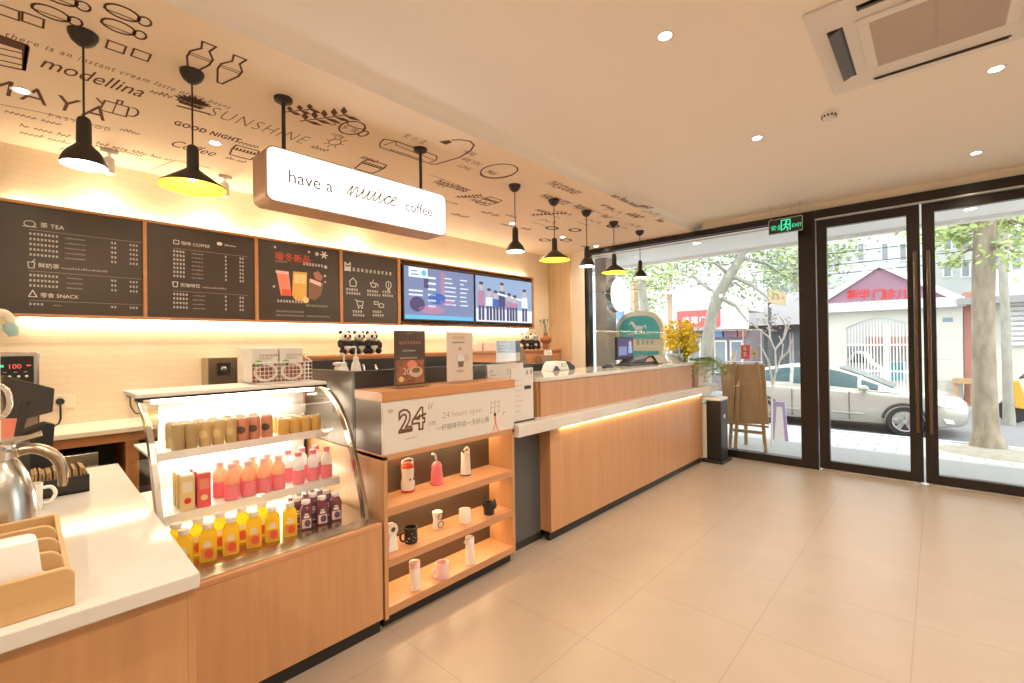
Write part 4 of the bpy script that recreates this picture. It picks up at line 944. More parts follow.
def can(label, group, side, h, r, mark=None):
    t = thing('drink_can', label, 'can', (0, 0, 0), 0, group)
    MB().lathe([(r*.86, 0), (r, .006), (r, h-.012), (r*.86, h-.002)], (0, 0, 0), side, 20).build('body', t, local=True, smooth=40)
    MB().lathe([(r*.86, h-.002), (r*.86, h+.001), (r*.78, h+.001), (r*.76, h-.003), (.001, h-.003)], (0, 0, 0), M['can_top'], 20, cap1=False).build('lid', t, local=True, smooth=40)
    if mark:
        mb = MB()
        for a0 in (0,): mb.ring_loft([[Vector((( r+.0008)*math.cos(a), (r+.0008)*math.sin(a), h*.5+s_*h*.16*math.sqrt(max(0, 1-(a/.75)**2)))) for a in [-.75+1.5*k/12 for k in range(13)]] for s_ in (-1, 1)], mark, False, False, closed=False)
        mb.build('emblem', t, local=True)
    return t
def place(proto_fn, pts, rot=.4):
    pr = None
    for lab, (x, y, z) in pts:
        if pr is None: pr = proto_fn(lab); pr.location = (x, y, z); pr.rotation_euler = (0, 0, rot); WM[pr.name] = Matrix.Translation((x, y, z))
        else: dup(pr, (x, y, z), rot, lab)
def yx(px, py, X): return QX(px, py, X).y
FA = -.62   # bottles turned to face the shop floor and viewer
# top shelf : slender cans, round-emblem cans, short gold cans
z = SZ['top'][0]
def rowpts(fmt, pxs, py, X, z, rowname='front', extra=()):
    return [(fmt % ORD[i], (X, yx(px, py, X), z)) for i, px in enumerate(pxs)]
X1 = -2.565
place(lambda l: can(l, 'slender cans on the top case shelf', M['olive_can'], .118, .026),
      rowpts('%s slender olive can from the left, front row of the top case shelf', (178, 191), 440, X1, z), FA)
place(lambda l: can(l, 'slender cans on the top case shelf', M['gold_can'], .118, .026, M['carton_y']),
      rowpts('%s slender gold can from the left, front row of the top case shelf', (205, 218, 231), 438, X1, z), FA)
place(lambda l: can(l, 'emblem cans on the top case shelf', M['rose_can'], .115, .028, M['brownposter']),
      rowpts('%s rose can with dark emblem from the left on the top case shelf', (243, 254.5, 267), 434, X1, z), FA)
place(lambda l: can(l, 'short amber cans on the top case shelf', M['amber'], .085, .028),
      rowpts('%s short amber can from the left, front row, top case shelf', (283, 294, 305, 315.5), 428, X1, z), FA)
X1b = -2.66
place(lambda l: can(l, 'back row cans on the top case shelf', M['olive_can'], .118, .026),
      rowpts('%s can from the left in the back row of the top case shelf', (172, 185, 199, 213, 227, 240, 253), 436, X1b, z), FA)
place(lambda l: can(l, 'back row amber cans on the top case shelf', M['amber'], .085, .028),
      rowpts('%s short amber can from the left, back row, top case shelf', (278, 289, 300), 424, X1b, z), FA)
# middle shelf : cartons, pink bottles, clear bottles
z = SZ['mid'][0]; X2 = -2.435
def carton(lab, side, h=.15, w=.026):
    t = thing('drink_carton', lab, 'carton', (0, 0, 0), 0, 'drink cartons on the middle case shelf')
    MB().box(-w, w, -w, w, 0, h, side).build('body', t, local=True, bevel=.002)
    MB().box(-w+.002, w-.002, -w+.002, w-.002, h-.001, h+.006, M['white']).build('top_fold', t, local=True, bevel=.002)
    mb = MB(); mb.ell(0, h*.3, w*.5, w*.5, (w+.0004, 0, 0), YD, ZD, M['red'] if side is M['carton_y'] else M['carton_y']); mb.rect(-w*.7, h*.55, w*.7, h*.85, (w+.0004, 0, 0), YD, ZD, M['cream'] if side is M['carton_y'] else M['coral']); mb.build('print', t, local=True)
    return t
yc = yx(187, 495, X2)
place(lambda l: carton(l, M['carton_y']), [('yellow drink carton, front left of the middle case shelf', (X2, yc, z)), ('yellow drink carton standing behind the front left one on the middle case shelf', (X2-.06, yc, z)), ('yellow drink carton, third back in the left file of the middle case shelf', (X2-.12, yc, z))], -.12)
place(lambda l: carton(l, M['carton_r']), [('red drink carton, in front beside the yellow carton on the middle case shelf', (X2, yc+.062, z)), ('red drink carton standing behind the front red one on the middle case shelf', (X2-.06, yc+.062, z)), ('red drink carton, third back in the red file of the middle case shelf', (X2-.12, yc+.062, z))], -.12)
pk = lambda l: bottle('juice_bottle', 'bottle', l, 'pink bottles on the middle case shelf', None, M['pinkjuice'], M['pale_pink'], .165, .031, M['pink'], neck=.5, capr=.017)
place(pk, rowpts('%s pink drink bottle from the left, front row of the middle case shelf', (232, 248.5, 264, 278.5), 478, X2, z), FA)
place(pk, rowpts('%s pink drink bottle from the left, back row, middle case shelf', (220, 236, 252, 267), 472, X2-.09, z), FA)
cl = lambda l: bottle('water_bottle', 'bottle', l, 'clear bottles on the middle case shelf', None, M['clear'], M['pink'], .165, .028, M['pink'], square=False, neck=.5, capr=.017)
place(cl, rowpts('%s clear pink-capped bottle from the left, front row, middle case shelf', (298.5, 313, 326.5), 468, X2, z), FA)
place(cl, rowpts('%s clear pink-capped bottle from the left, back row, middle case shelf', (288, 302, 316), 462, X2-.09, z), FA)
# deck : yellow juice and purple juice
z = SZ['deck'][0]; X3 = -2.245
yj = lambda l, g='yellow juice bottles on the bottom case shelf': bottle('juice_bottle', 'bottle', l, g, None, M['yellow'], M['white'], .150, .031, M['orange'], square=True, neck=.5, flabel=M['tomato'], capr=.02)
place(yj, rowpts('%s yellow juice bottle from the left, front row of the bottom case shelf', (184, 208, 231, 254, 272.5, 290), 540, X3, z), FA+.3)
place(yj, rowpts('%s yellow juice bottle from the left, back row, bottom case shelf', (176, 198, 220, 242, 262), 528, X3-.10, z), FA+.3)
pj = lambda l: bottle('juice_bottle', 'bottle', l, 'purple juice bottles on the bottom case shelf', None, M['purple'], M['white'], .135, .028, M['pale_pink'], square=True, neck=.6, flabel=M['plum'], capr=.02)
place(pj, rowpts('%s dark purple juice bottle from the left, front row, bottom case shelf', (306, 322, 335.5), 515, X3-.02, z), FA+.3)
place(pj, rowpts('%s dark purple juice bottle from the left, second row, bottom case shelf', (297, 313, 327), 507, X3-.095, z), FA+.3)
place(pj, rowpts('%s dark purple juice bottle from the left, third row, bottom case shelf', (292, 306, 319), 500, X3-.17, z), FA+.3)
# berry boxes and wire basket on the case
wb = thing('wire_basket', 'white wire basket holding two berry packs on top of the display case', 'basket', (-2.78, .95, 1.25))
wy0, wy1, wx0, wx1 = QX(256, 380, -2.66).y, QX(312, 378, -2.66).y, -2.92, -2.66
mb = MB(); zb = 1.256
for k in range(15): y = wy0+(wy1-wy0)*k/14; mb.cyl((wx1, y, zb), (wx1, y, zb+.11), .0018, M['white'], seg=6); mb.cyl((wx0, y, zb), (wx0, y, zb+.19), .0018, M['white'], seg=6); mb.cyl((wx0, y, zb), (wx1, y, zb), .0018, M['white'], seg=6)
for k in range(6): z_ = zb+.022*k; mb.cyl((wx1, wy0, z_), (wx1, wy1, z_), .0018, M['white'], seg=6)
for k in range(9): z_ = zb+.022*k; mb.cyl((wx0, wy0, z_), (wx0, wy1, z_), .0018, M['white'], seg=6)
for y in (wy0, wy1):
    for k in range(7): x = wx0+(wx1-wx0)*k/6; mb.cyl((x, y, zb), (x, y, zb+.19-.08*k/6), .0018, M['white'], seg=6)
    for k in range(5): mb.cyl((wx0, y, zb+.022*k), (wx1, y, zb+.022*k), .0018, M['white'], seg=6)
mb.build('wire_mesh', wb)
mb = MB(); r_ = .004
mb.tube([(wx1, wy0, zb+.11), (wx1, wy1, zb+.11), (wx0, wy1, zb+.19), (wx0, wy0, zb+.19)], r_, M['white'], 8, closed=True); mb.tube([(wx1, wy0, zb), (wx1, wy1, zb), (wx0, wy1, zb), (wx0, wy0, zb)], r_, M['white'], 8, closed=True); mb.build('rim', wb, smooth=60)
def berry(y0, y1, lab):
    t = thing('berry_pack', lab, 'pack', (-2.75, (y0+y1)/2, 1.262), 0, 'berry packs in the wire basket')
    MB().box(-2.84, -2.70, y0, y1, 1.262, 1.445, M['paper']).build('carton', t, bevel=.003)
    MB().box(-2.70, -2.697, y0, y1, 1.262, 1.36, M['packbrown']).build('front_band', t)
    mb = MB(); ym = (y0+y1)/2; o = (-2.6965, 0, 0)
    mb.ell(ym, 1.315, .062, .052, o, YD, ZD, M['ceramic']); mb.ell(ym, 1.315, .046, .038, o, YD, ZD, M['brick_red'], .002)
    for k in range(9): mb.ell(ym+R.uniform(-.03, .03), 1.315+R.uniform(-.024, .024), .009, .009, o, YD, ZD, M['packbrown'], .0026, 8)
    mb.ell(y0+.03, 1.362, .022, .018, o, YD, ZD, M['packgreen']); mb.glyphs(8, (-2.6995, y0+.035, 1.40), YD, ZD, .012, M['chalk_dim'], rnd=R); mb.glyphs(7, (-2.6995, y0+.035, 1.385), YD, ZD, .008, M['chalk_dim'], rnd=R)
    mb.build('print', t)
b0, b1_, b2_ = QX(246, 360, -2.70).y, QX(279, 360, -2.70).y, QX(303, 360, -2.70).y
berry(b0+.03, b1_-.004, 'white berry pack with a red bowl picture, left one in the wire basket'); berry(b1_+.004, b2_, 'white berry pack with a red bowl picture, right one in the wire basket')

# ================================================================ SHELF UNIT WITH THE 24 HOURS BAND
UX, UY0, UY1 = -2.07, 1.285, 2.268
un = thing('shelf_unit', 'open maple shelf unit with white 24 hours open band', 'shelf', (-2.3, 1.78, 0))
MB().box(-2.95, UX, UY0, UY0+.022, .06, .885, M['maple']).build('side_panel', un, bevel=.002)
MB().box(-2.42, UX, UY1-.022, UY1, .06, .885, M['maple']).build('side_panel', un, bevel=.002)
MB().box(-2.31, -2.29, UY0+.022, UY1-.022, .075, .885, M['bronze_panel']).build('back_panel', un)
for z0, z1 in ((.075, .118), (.318, .358), (.578, .620)): MB().box(-2.29, UX, UY0+.022, UY1-.022, z0, z1, M['maple_h']).build('shelf_board', un, bevel=.002)
MB().box(-2.36, UX, UY0, UY1, .865, .893, M['maple_h']).build('rail', un, bevel=.002)
MB().box(-2.36, -2.12, UY0+.02, UY1, 0, .075, M['black']).build('plinth', un)
MB().box(-2.345, UX-.022, UY0, UY1, .893, 1.163, M['bronze_panel']).build('upper_box', un)
band = MB().box(UX-.02, UX, UY0, UY1, .893, 1.163, M['band']).build('white_band', un, bevel=.002)
MB().box(-2.345, UX+.004, UY0-.004, UY1+.012, 1.163, 1.216, M['orange_wood']).build('top_board', un, bevel=.003)
for z in (.858, .560, .300): MB().box(-2.288, -2.262, UY0+.05, UY1-.03, z-.004, z+.006, M['led_low']).build('shelf_lamp', un)
mb = MB(); o = (UX+.0005, 0, 0)
def U(px, py): q = QX(px, py, UX); return q.y, q.z
y, z = U(399, 432)
mb.text('24', (UX, y, z), YD, ZD, .155, M['ink'], offset=.010, lift=.0006, space=1.1); mb.text('24', (UX, y, z), YD, ZD, .155, M['band'], offset=-.001, lift=.0014, space=1.1)
mb.rect(y+.01, z-.006, y+.085, z+.012, o, YD, ZD, M['ink'], .0016); mb.line([(y+.09, z+.055), (y+.17, z+.075)], .012, o, YD, ZD, M['ink'], .002)
mb.text('小时', (UX, y+.18, z+.005), YD, ZD, .03, M['grey_text']); mb.ell(y-.05, z+.115, .016, .01, o, YD, ZD, M['chalk_dim'])
for k in range(2): mb.line([(y+.19+.018*k, z+.10), (y+.20+.018*k, z+.125)], .004, o, YD, ZD, M['grey_text'])
y2, z2 = U(402, 440.5); mb.glyphs(8, (UX, y2+.02, z2), YD, ZD, .014, M['chalk_dim'], rnd=R, latin=True)
y3, z3 = U(442.5, 418.5); mb.text('24 hours open', (UX, y3, z3), YD, ZD, .052, M['grey_text'], offset=-.001)
y4, z4 = U(436, 430.5); mb.text('一杯咖啡开启一天好心情', (UX, y4, z4-.004), YD, ZD, .038, M['grey_text'])
yf, zf = U(495, 424)
mb.ell(yf, zf+.06, .010, .012, o, YD, ZD, M['ink']); mb.line([(yf, zf+.05), (yf+.004, zf+.01)], .014, o, YD, ZD, M['coral']); mb.line([(yf+.004, zf+.01), (yf-.018, zf-.04)], .008, o, YD, ZD, M['coral']); mb.line([(yf+.004, zf+.01), (yf+.028, zf-.045)], .008, o, YD, ZD, M['coral'])
for k in range(3): mb.line([(yf-.04+.035*k, zf+.07), (yf-.03+.035*k, zf+.15)], .002, o, YD, ZD, M['chalk_dim'])
for k in range(3): mb.line([(yf-.04, zf+.075+.03*k), (yf+.05, zf+.08+.03*k)], .002, o, YD, ZD, M['chalk_dim'])
mb.line([(yf+.07, zf+.05), (yf+.085, zf+.07), (yf+.095, zf+.065)], .006, o, YD, ZD, M['chalk_dim'])
mb.build('lettering', band)
# dark condiment bar behind the unit's top
cb = thing('condiment_bar', 'dark open-topped condiment bar behind the shelf unit', 'counter', (-2.6, 1.75, .885))
MB().box(-2.37, -2.35, UY0, 2.50, .885, 1.312, M['dark']).build('front_board', cb, bevel=.003)
MB().box(-2.95, -2.37, UY0, UY0+.02, .885, 1.312, M['bronze_panel']).build('side_board', cb, bevel=.006)
MB().box(-2.95, -2.37, 2.48, 2.50, .885, 1.312, M['dark']).build('side_board', cb)
MB().box(-2.97, -2.95, UY0, 2.50, 0, 1.36, M['dark']).build('rear_board', cb)
MB().box(-2.95, -2.37, UY0+.02, 2.48, 1.16, 1.18, M['black']).build('inner_floor', cb)
MB().box(-2.95, -2.38, UY0+.03, 2.20, 0, .885, M['dark']).build('carcass', cb)
# pump bottles in the bar
def pump(x, y, h, lab, m):
    t = thing('pump_bottle', lab, 'bottle', (x, y, 1.18), 0, 'pump bottles behind the display case')
    b = 1.18
    MB().lathe([(.03, 0), (.033, .01), (.033, h*.45), (.024, h*.62), (.014, h*.70)], (x, y, b), m, 20).build('body', t, smooth=40)
    MB().lathe([(.017, h*.68), (.017, h*.76), (.006, h*.78)], (x, y, b), M['white'], 16).build('collar', t, smooth=40)
    MB().tube([(x, y, b+h*.76), (x, y, b+h*.97), (x+.005, y-.015, b+h), (x+.015, y-.045, b+h*.985), (x+.018, y-.052, b+h*.955)], [.005, .006, .007, .006, .004], M['white'], 8).build('pump_head', t, smooth=60)
q = QX(346, 369, -2.62); pump(-2.62, QX(344, 369, -2.62).y, .225, 'shorter white pump bottle behind the right end of the display case', M['ceramic'])
pump(-2.62, QX(356, 369, -2.62).y, .265, 'taller white pump bottle right of the shorter one behind the display case', M['ceramic'])
jt = thing('clear_jar', 'small clear jar left of the pump bottles', 'jar', (-2.70, QX(338, 365, -2.7).y, 1.18))
x, y = -2.70, QX(338, 365, -2.7).y
MB().lathe([(.02, 0), (.022, .005), (.022, .14), (.014, .155)], (x, y, 1.18), M['ceramic'], 16).build('body', jt, smooth=40)
MB().lathe([(.03, .155), (.03, .17), (.01, .175)], (x, y, 1.18), M['white'], 16).build('lid', jt, smooth=40)
for i, (px, lab) in enumerate(((365, 'silver spoon handle sticking out of the dark bar, left one'), (377, 'silver spoon handle sticking out of the dark bar, right one'))):
    a = QX(px, 372, -2.45); b = QX(px-1.5, 365, -2.48)
    t = thing('spoon', lab, 'spoon', (a.x, a.y, 1.18), 0, 'spoons in the dark bar')
    MB().tube([(a.x, a.y, 1.182), a, b], [.003, .004, .007], M['steel'], 8).build('spoon_handle', t, smooth=60)
    MB().sphere((a.x, a.y, 1.192), .012, M['steel'], 10, 6, (.8, 1.2, .6)).build('bowl', t, smooth=60)

# ---- wares on the shelf unit
def base_of(px, py, z): q = QZ(px, py, z); return max(-2.26, min(-2.105, q.x)), q.y
def ware(name, cat, lab, px, py, z):
    x, y = base_of(px, py, z)
    return thing(name, lab, cat, (x, y, z), 0, None), Vector((x, y, z))
S1, S2, S3 = .620, .358, .118
t, c = ware('drink_flask', 'flask', 'white flask with red lid and foot, left on the unit\'s top shelf', 408, 491, S1)
MB().lathe([(.036, 0), (.040, .006), (.038, .012)], c, M['red'], 20).build('foot', t, smooth=40)
MB().lathe([(.038, .012), (.040, .05), (.033, .085), (.036, .12), (.037, .135)], c, M['ceramic'], 20).build('body', t, smooth=40)
MB().lathe([(.037, .135), (.034, .15), (.02, .162), (.002, .165)], c, M['tomato'], 20).build('lid', t, smooth=40)
MB().tube([c+Vector((0, -.03, .14)), c+Vector((0, -.034, .172)), c+Vector((0, 0, .182)), c+Vector((0, .034, .172)), c+Vector((0, .03, .14))], .006, M['ceramic'], 8).build('carry_loop', t, smooth=60)
mb = MB()
for k in (-1, 1): mb.ell(.012*k, .075, .005, .006, c+Vector((.0385, 0, 0)), YD, ZD, M['ink'], .003)
mb.build('face_print', t)
t, c = ware('straw_cup', 'cup', 'pink drinking cup with a white straw on the top shelf of the unit', 437, 484, S1)
MB().lathe([(.034, 0), (.038, .006), (.034, .07), (.029, .095)], c, M['pink'], 20).build('body', t, smooth=40)
MB().lathe([(.031, .095), (.031, .112), (.02, .13), (.008, .136)], c, M['pink'], 20).build('lid', t, smooth=40)
MB().tube([c+Vector((0, 0, .13)), c+Vector((0, -.008, .165)), c+Vector((0, -.018, .182)), c+Vector((0, -.034, .186))], .007, M['ceramic'], 8).build('straw', t, smooth=60)
t, c = ware('travel_tumbler', 'tumbler', 'cream tumbler with dark foot and lid spout, right on the unit\'s top shelf', 465.7, 475, S1)
MB().lathe([(.033, 0), (.034, .01)], c, M['brownposter'], 20).build('foot', t, smooth=40)
MB().lathe([(.034, .01), (.031, .06), (.029, .12), (.027, .128)], c, M['ceramic'], 20).build('body', t, smooth=40)
MB().lathe([(.029, .128), (.027, .145), (.004, .148)], c, M['chalk'], 20).build('lid', t, smooth=40)
MB().tube([c+Vector((0, .02, .135)), c+Vector((0, .030, .16)), c+Vector((0, .01, .172)), c+Vector((0, -.012, .158))], .007, M['ceramic'], 8).build('spout_loop', t, smooth=60)
MB().sphere(c+Vector((0, -.018, .152)), .010, M['brownposter'], 10, 6).build('button', t, smooth=60)
t, c = ware('paddle_board', 'board', 'white paddle shaped board with a round hole, left end of the middle shelf', 393.5, 552, S2)
mb = MB()
pts = [(-.030, 0), (.030, 0), (.024, .07)] + [(.032*math.sin(a), .115-.036*math.cos(a)) for a in [math.radians(d) for d in range(40, 321, 20)]] + [(-.024, .07)]
mb.prism([c+Vector((0, a, b)) for a, b in pts], (-.03, 0, 0), M['ceramic']); mb.build('body', t, bevel=.004)
MB().cyl(c+Vector((.0015, 0, .118)), c+Vector((-.01, 0, .118)), .013, M['brownposter'], seg=16).build('hole', t)
def mug(lab, px, py, z, h, r, m, hs, hm=None, waist=0.):
    t, c = ware('mug', 'mug', lab, px, py, z)
    MB().lathe([(r*.92, 0), (r, .006), (r*(1-waist), h*.5), (r, h), (r*.9, h), (r*.86, h*.15), (.001, h*.12)], c, m, 24, cap1=False).build('cup', t, smooth=40)
    if hs: MB().tube([c+Vector((0, hs*r*.95, h*.78)), c+Vector((0, hs*(r+.026), h*.76)), c+Vector((0, hs*(r+.032), h*.5)), c+Vector((0, hs*(r+.02), h*.25)), c+Vector((0, hs*r*.95, h*.22))], .006, hm or m, 8).build('handle', t, smooth=60)
    return t, c
t, c = mug('black speckled mug beside the white paddle on the middle shelf', 411, 542, S2, .085, .037, M['black'], -1)
mb = MB()
for k in range(14): a = R.uniform(-1.4, 1.2); rr = .0375; mb.sphere(c+Vector((rr*math.cos(a), rr*math.sin(a), R.uniform(.015, .07))), .0022, M['chalk'], 6, 4)
mb.build('speckles', t)
t, c = ware('drink_cup', 'cup', 'white waisted cup with a black face outline in the middle of the middle shelf', 437.5, 528, S2)
MB().lathe([(.028, 0), (.031, .01), (.024, .05), (.031, .085), (.031, .098), (.020, .104), (.002, .104)], c, M['ceramic'], 20).build('body', t, smooth=40)
mb = MB(); o = c+Vector((.033, 0, 0)); o2 = o
mb.line(arc(0, .078, .022, .016, 0, 360, 14), .004, o, YD, ZD, M['ink']); mb.ell(-.008, .08, .003, .004, o, YD, ZD, M['ink']); mb.ell(.008, .08, .003, .004, o, YD, ZD, M['ink']); mb.line(arc(0, .03, .02, .018, 0, 360, 14), .004, o, YD, ZD, M['ink'])
mb.build('face_print', t)
mug('plain cream mug right of the middle of the middle shelf', 465, 522.5, S2, .083, .036, M['ceramic'], 0)
t, c = mug('black cat shaped mug with ears and raised tail, right end of the middle shelf', 489, 514, S2, .075, .034, M['black'], 0)
MB().sphere(c+Vector((.018, .018, .055)), .026, M['black'], 14, 10).build('cat_head', t, smooth=60)
for k in (-1, 1): MB().lathe([(.010, 0), (.001, .022)], c+Vector((.018, .018+.015*k, .074)), M['black'], 8).build('ear', t)
MB().tube([c+Vector((0, -.03, .04)), c+Vector((0, -.05, .075)), c+Vector((0, -.04, .11)), c+Vector((0, -.032, .135))], [.008, .007, .006, .004], M['black'], 8).build('tail', t, smooth=60)
def tumb(lab, px, py, h, r, m1, m2):
    t, c = ware('slim_tumbler', 'tumbler', lab, px, py, S3)
    MB().lathe([(r*.92, 0), (r, .006), (r, h*.78)], c, m1, 20).build('body', t, smooth=40)
    MB().lathe([(r*1.02, h*.78), (r*1.02, h*.97), (r*.7, h), (.001, h)], c, m2, 20).build('lid', t, smooth=40)
    return t, c
tumb('slim white tumbler with a pale pink lid, left on the bottom shelf', 415, 589, .155, .029, M['ceramic'], M['pale_pink'])
mug('pale pink and white mug in the middle of the bottom shelf', 447, 580, S3, .088, .038, M['pale_pink'], -1)
t, c = tumb('tall white flask right on the bottom shelf', 470, 563.5, .165, .027, M['ceramic'], M['white'])
MB().tube([c+Vector((0, -.02, .125)), c+Vector((0, -.045, .14)), c+Vector((0, -.028, .158))], .004, M['ceramic'], 6).build('carry_loop', t, smooth=60)

# ---- posters on the unit's top
ZT = 1.216
def stand(name, y0, y1, X, zt, m, lab, zb=ZT):
    t = thing(name, lab, 'poster', (X, (y0+y1)/2, zb), 0, None)
    MB().box(X-.045, X+.04, y0-.012, y1+.012, zb, zb+.012, M['acrylic']).build('acrylic_foot', t, bevel=.003)
    MB().box(X-.004, X+.001, y0, y1, zb+.012, zt, m).build('sheet', t)
    MB().box(X+.0045, X+.0065, y0-.004, y1+.004, zb+.012, zt+.004, M['acrylic']).build('acrylic_cover', t)
    return t, Vector((X+.001, y0, zb+.012)), y1-y0, zt-zb-.012
XP = -2.17
t, o, w, h = stand('poster_stand', QX(394.5, 360, XP).y, QX(425, 360, XP).y, XP, 1.532, M['brownposter'], 'brown poster with a food picture standing on the shelf unit')
mb = MB(); mb.rect(w*.05, h*.03, w*.95, h*.46, o, YD, ZD, M['food'])
mb.ell(w*.68, h*.24, w*.22, h*.1, o, YD, ZD, M['cream_food'], .002); mb.ell(w*.68, h*.27, w*.14, h*.05, o, YD, ZD, M['poster_brown'], .0026); mb.ell(w*.55, h*.38, w*.16, h*.08, o, YD, ZD, M['coral'], .0018)
mb.text('20', o+Vector((.0022, w*.24, h*.20)), YD, ZD, h*.17, M['pale_pink']); mb.ell(w*.2, h*.12, w*.08, h*.05, o, YD, ZD, M['carton_y'], .002)
mb.build('picture', t)
mb = MB(); mb.glyphs(8, o+Vector((0, w*.14, h*.75)), YD, ZD, h*.055, M['coral'], rnd=R, gap=.2); mb.glyphs(9, o+Vector((0, w*.25, h*.62)), YD, ZD, h*.028, M['chalk'], rnd=R); mb.glyphs(11, o+Vector((0, w*.16, h*.485)), YD, ZD, h*.03, M['chalk'], rnd=R); mb.glyphs(5, o+Vector((0, w*.4, h*.94)), YD, ZD, h*.022, M['chalk_dim'], rnd=R)
mb.build('lettering', t)
t, o, w, h = stand('poster_stand', QX(447, 360, XP).y, QX(472.5, 360, XP).y, XP, 1.528, M['beige_poster'], 'pale beige poster with a coffee cup picture standing on the shelf unit')
mb = MB(); mb.glyphs(5, o+Vector((0, w*.22, h*.86)), YD, ZD, h*.06, M['cream_food'], rnd=R, gap=.2); mb.glyphs(9, o+Vector((0, w*.2, h*.77)), YD, ZD, h*.035, M['poster_brown'], rnd=R, gap=.15); mb.ell(w*.5, h*.66, w*.06, h*.04, o, YD, ZD, M['chalk_dim']); mb.build('lettering', t)
mb = MB(); mb.flat([(w*.36, h*.50), (w*.66, h*.50), (w*.62, h*.27), (w*.42, h*.27)], o, YD, ZD, M['paper'], .0018); mb.flat([(w*.40, h*.40), (w*.64, h*.40), (w*.61, h*.28), (w*.43, h*.28)], o, YD, ZD, M['poster_brown'], .0024); mb.ell(w*.46, h*.52, w*.12, h*.03, o, YD, ZD, M['paper'], .0026); mb.ell(w*.75, h*.46, w*.1, h*.08, o, YD, ZD, M['cream_food'], .0016); mb.ell(w*.5, h*.2, w*.16, h*.02, o, YD, ZD, M['chalk_dim']); mb.build('picture', t)
X4 = -2.32
t, o, w, h = stand('poster_stand', QX(496.5, 350, X4).y, QX(520, 350, X4).y, X4, QX(508, 341, X4).z, M['paper'], 'white and blue notice standing behind the right end of the shelf unit', 1.312)
mb = MB(); mb.rect(0, h*.42, w, h, o, YD, ZD, M['poster_blue']); mb.glyphs(6, o+Vector((.0012, w*.08, h*.8)), YD, ZD, h*.13, M['chalk'], rnd=R, gap=.15); mb.glyphs(9, o+Vector((.0012, w*.12, h*.66)), YD, ZD, h*.07, M['chalk'], rnd=R, gap=.2); mb.glyphs(9, o+Vector((.0012, w*.12, h*.52)), YD, ZD, h*.07, M['chalk'], rnd=R, gap=.2); mb.glyphs(4, o+Vector((0, w*.4, h*.3)), YD, ZD, h*.06, M['pale_pink'], rnd=R); mb.glyphs(9, o+Vector((0, w*.15, h*.15)), YD, ZD, h*.05, M['chalk_dim'], rnd=R)
mb.build('lettering', t)
gb = thing('card_box', 'dark grey box beside the beige poster on the shelf unit', 'box', (-2.28, 2.15, ZT))
y0, y1 = QX(473.5, 372, -2.28).y, QX(486, 372, -2.28).y
MB().box(-2.33, -2.28, y0, y1, ZT, QX(480, 365, -2.28).z, M['slate']).build('case', gb, bevel=.004)
MB().box(-2.281, -2.278, y0+.008, y1-.008, ZT+.012, ZT+.055, M['dark']).build('front_plate', gb)
# white notice boards between the unit and the bar
nb = thing('notice_board', 'white notice board standing on the white counter shelf, right of the 24 hours band', 'notice', (-2.11, 2.4, .915))
MB().box(-2.118, -2.108, 2.285, 2.515, .925, 1.283, M['band']).build('board', nb)
MB().box(-2.135, -2.095, 2.285, 2.515, .915, .925, M['black']).build('foot_strip', nb)
mb = MB(); o = Vector((-2.108, 0, 0)); mb.rect(2.42, 1.135, 2.49, 1.16, o, YD, ZD, M['black'])
for yy, zz in ((2.44, 1.235), (2.485, 1.238)): mb.rect(yy, zz, yy+.02, zz+.03, o, YD, ZD, M['poster_blue'])
for k in range(7): mb.rect(2.32, 1.20-.035*k, 2.32+R.uniform(.06, .09), 1.204-.035*k, o, YD, ZD, M['chalk_dim'])
mb.build('lettering', nb)
nb2 = thing('counter_screen', 'white printed counter screen standing behind the right end of the shelf unit', 'notice', (-2.32, 2.4, 1.312))
MB().box(-2.345, -2.325, QX(487, 370, -2.33).y, 2.66, .915, 1.306, M['band']).build('board', nb2)
mb = MB(); o = Vector((-2.325, 0, 0)); ya = QX(488, 370, -2.33).y
mb.text('®', o+Vector((0, ya+.02, 1.245)), YD, ZD, .03, M['grey_text']); mb.line([(ya+.02, 1.23), (ya+.08, 1.23)], .004, o, YD, ZD, M['grey_text']); mb.line(arc(ya+.20, 1.25, .012, .02, 0, 360, 10), .003, o, YD, ZD, M['chalk_dim'])
mb.build('print', nb2)
kp = thing('kraft_pack', 'brown paper pack beside the blue notice', 'pack', (-2.5, 2.85, 1.25))
q = [QX(520.5, 364, -2.5), QX(528.5, 364, -2.5), QX(526, 356, -2.5), QX(523, 346.5, -2.5), QX(520.5, 346.5, -2.5)]
mb = MB(); mb.prism(q, (-.05, 0, 0), M['kraft']); mb.build('pack', kp, bevel=.004)
mb = MB(); mb.box(-2.56, -2.48, q[0].y-.02, q[1].y+.02, 1.17, q[0].z, M['dark']); mb.build('base_block', kp)

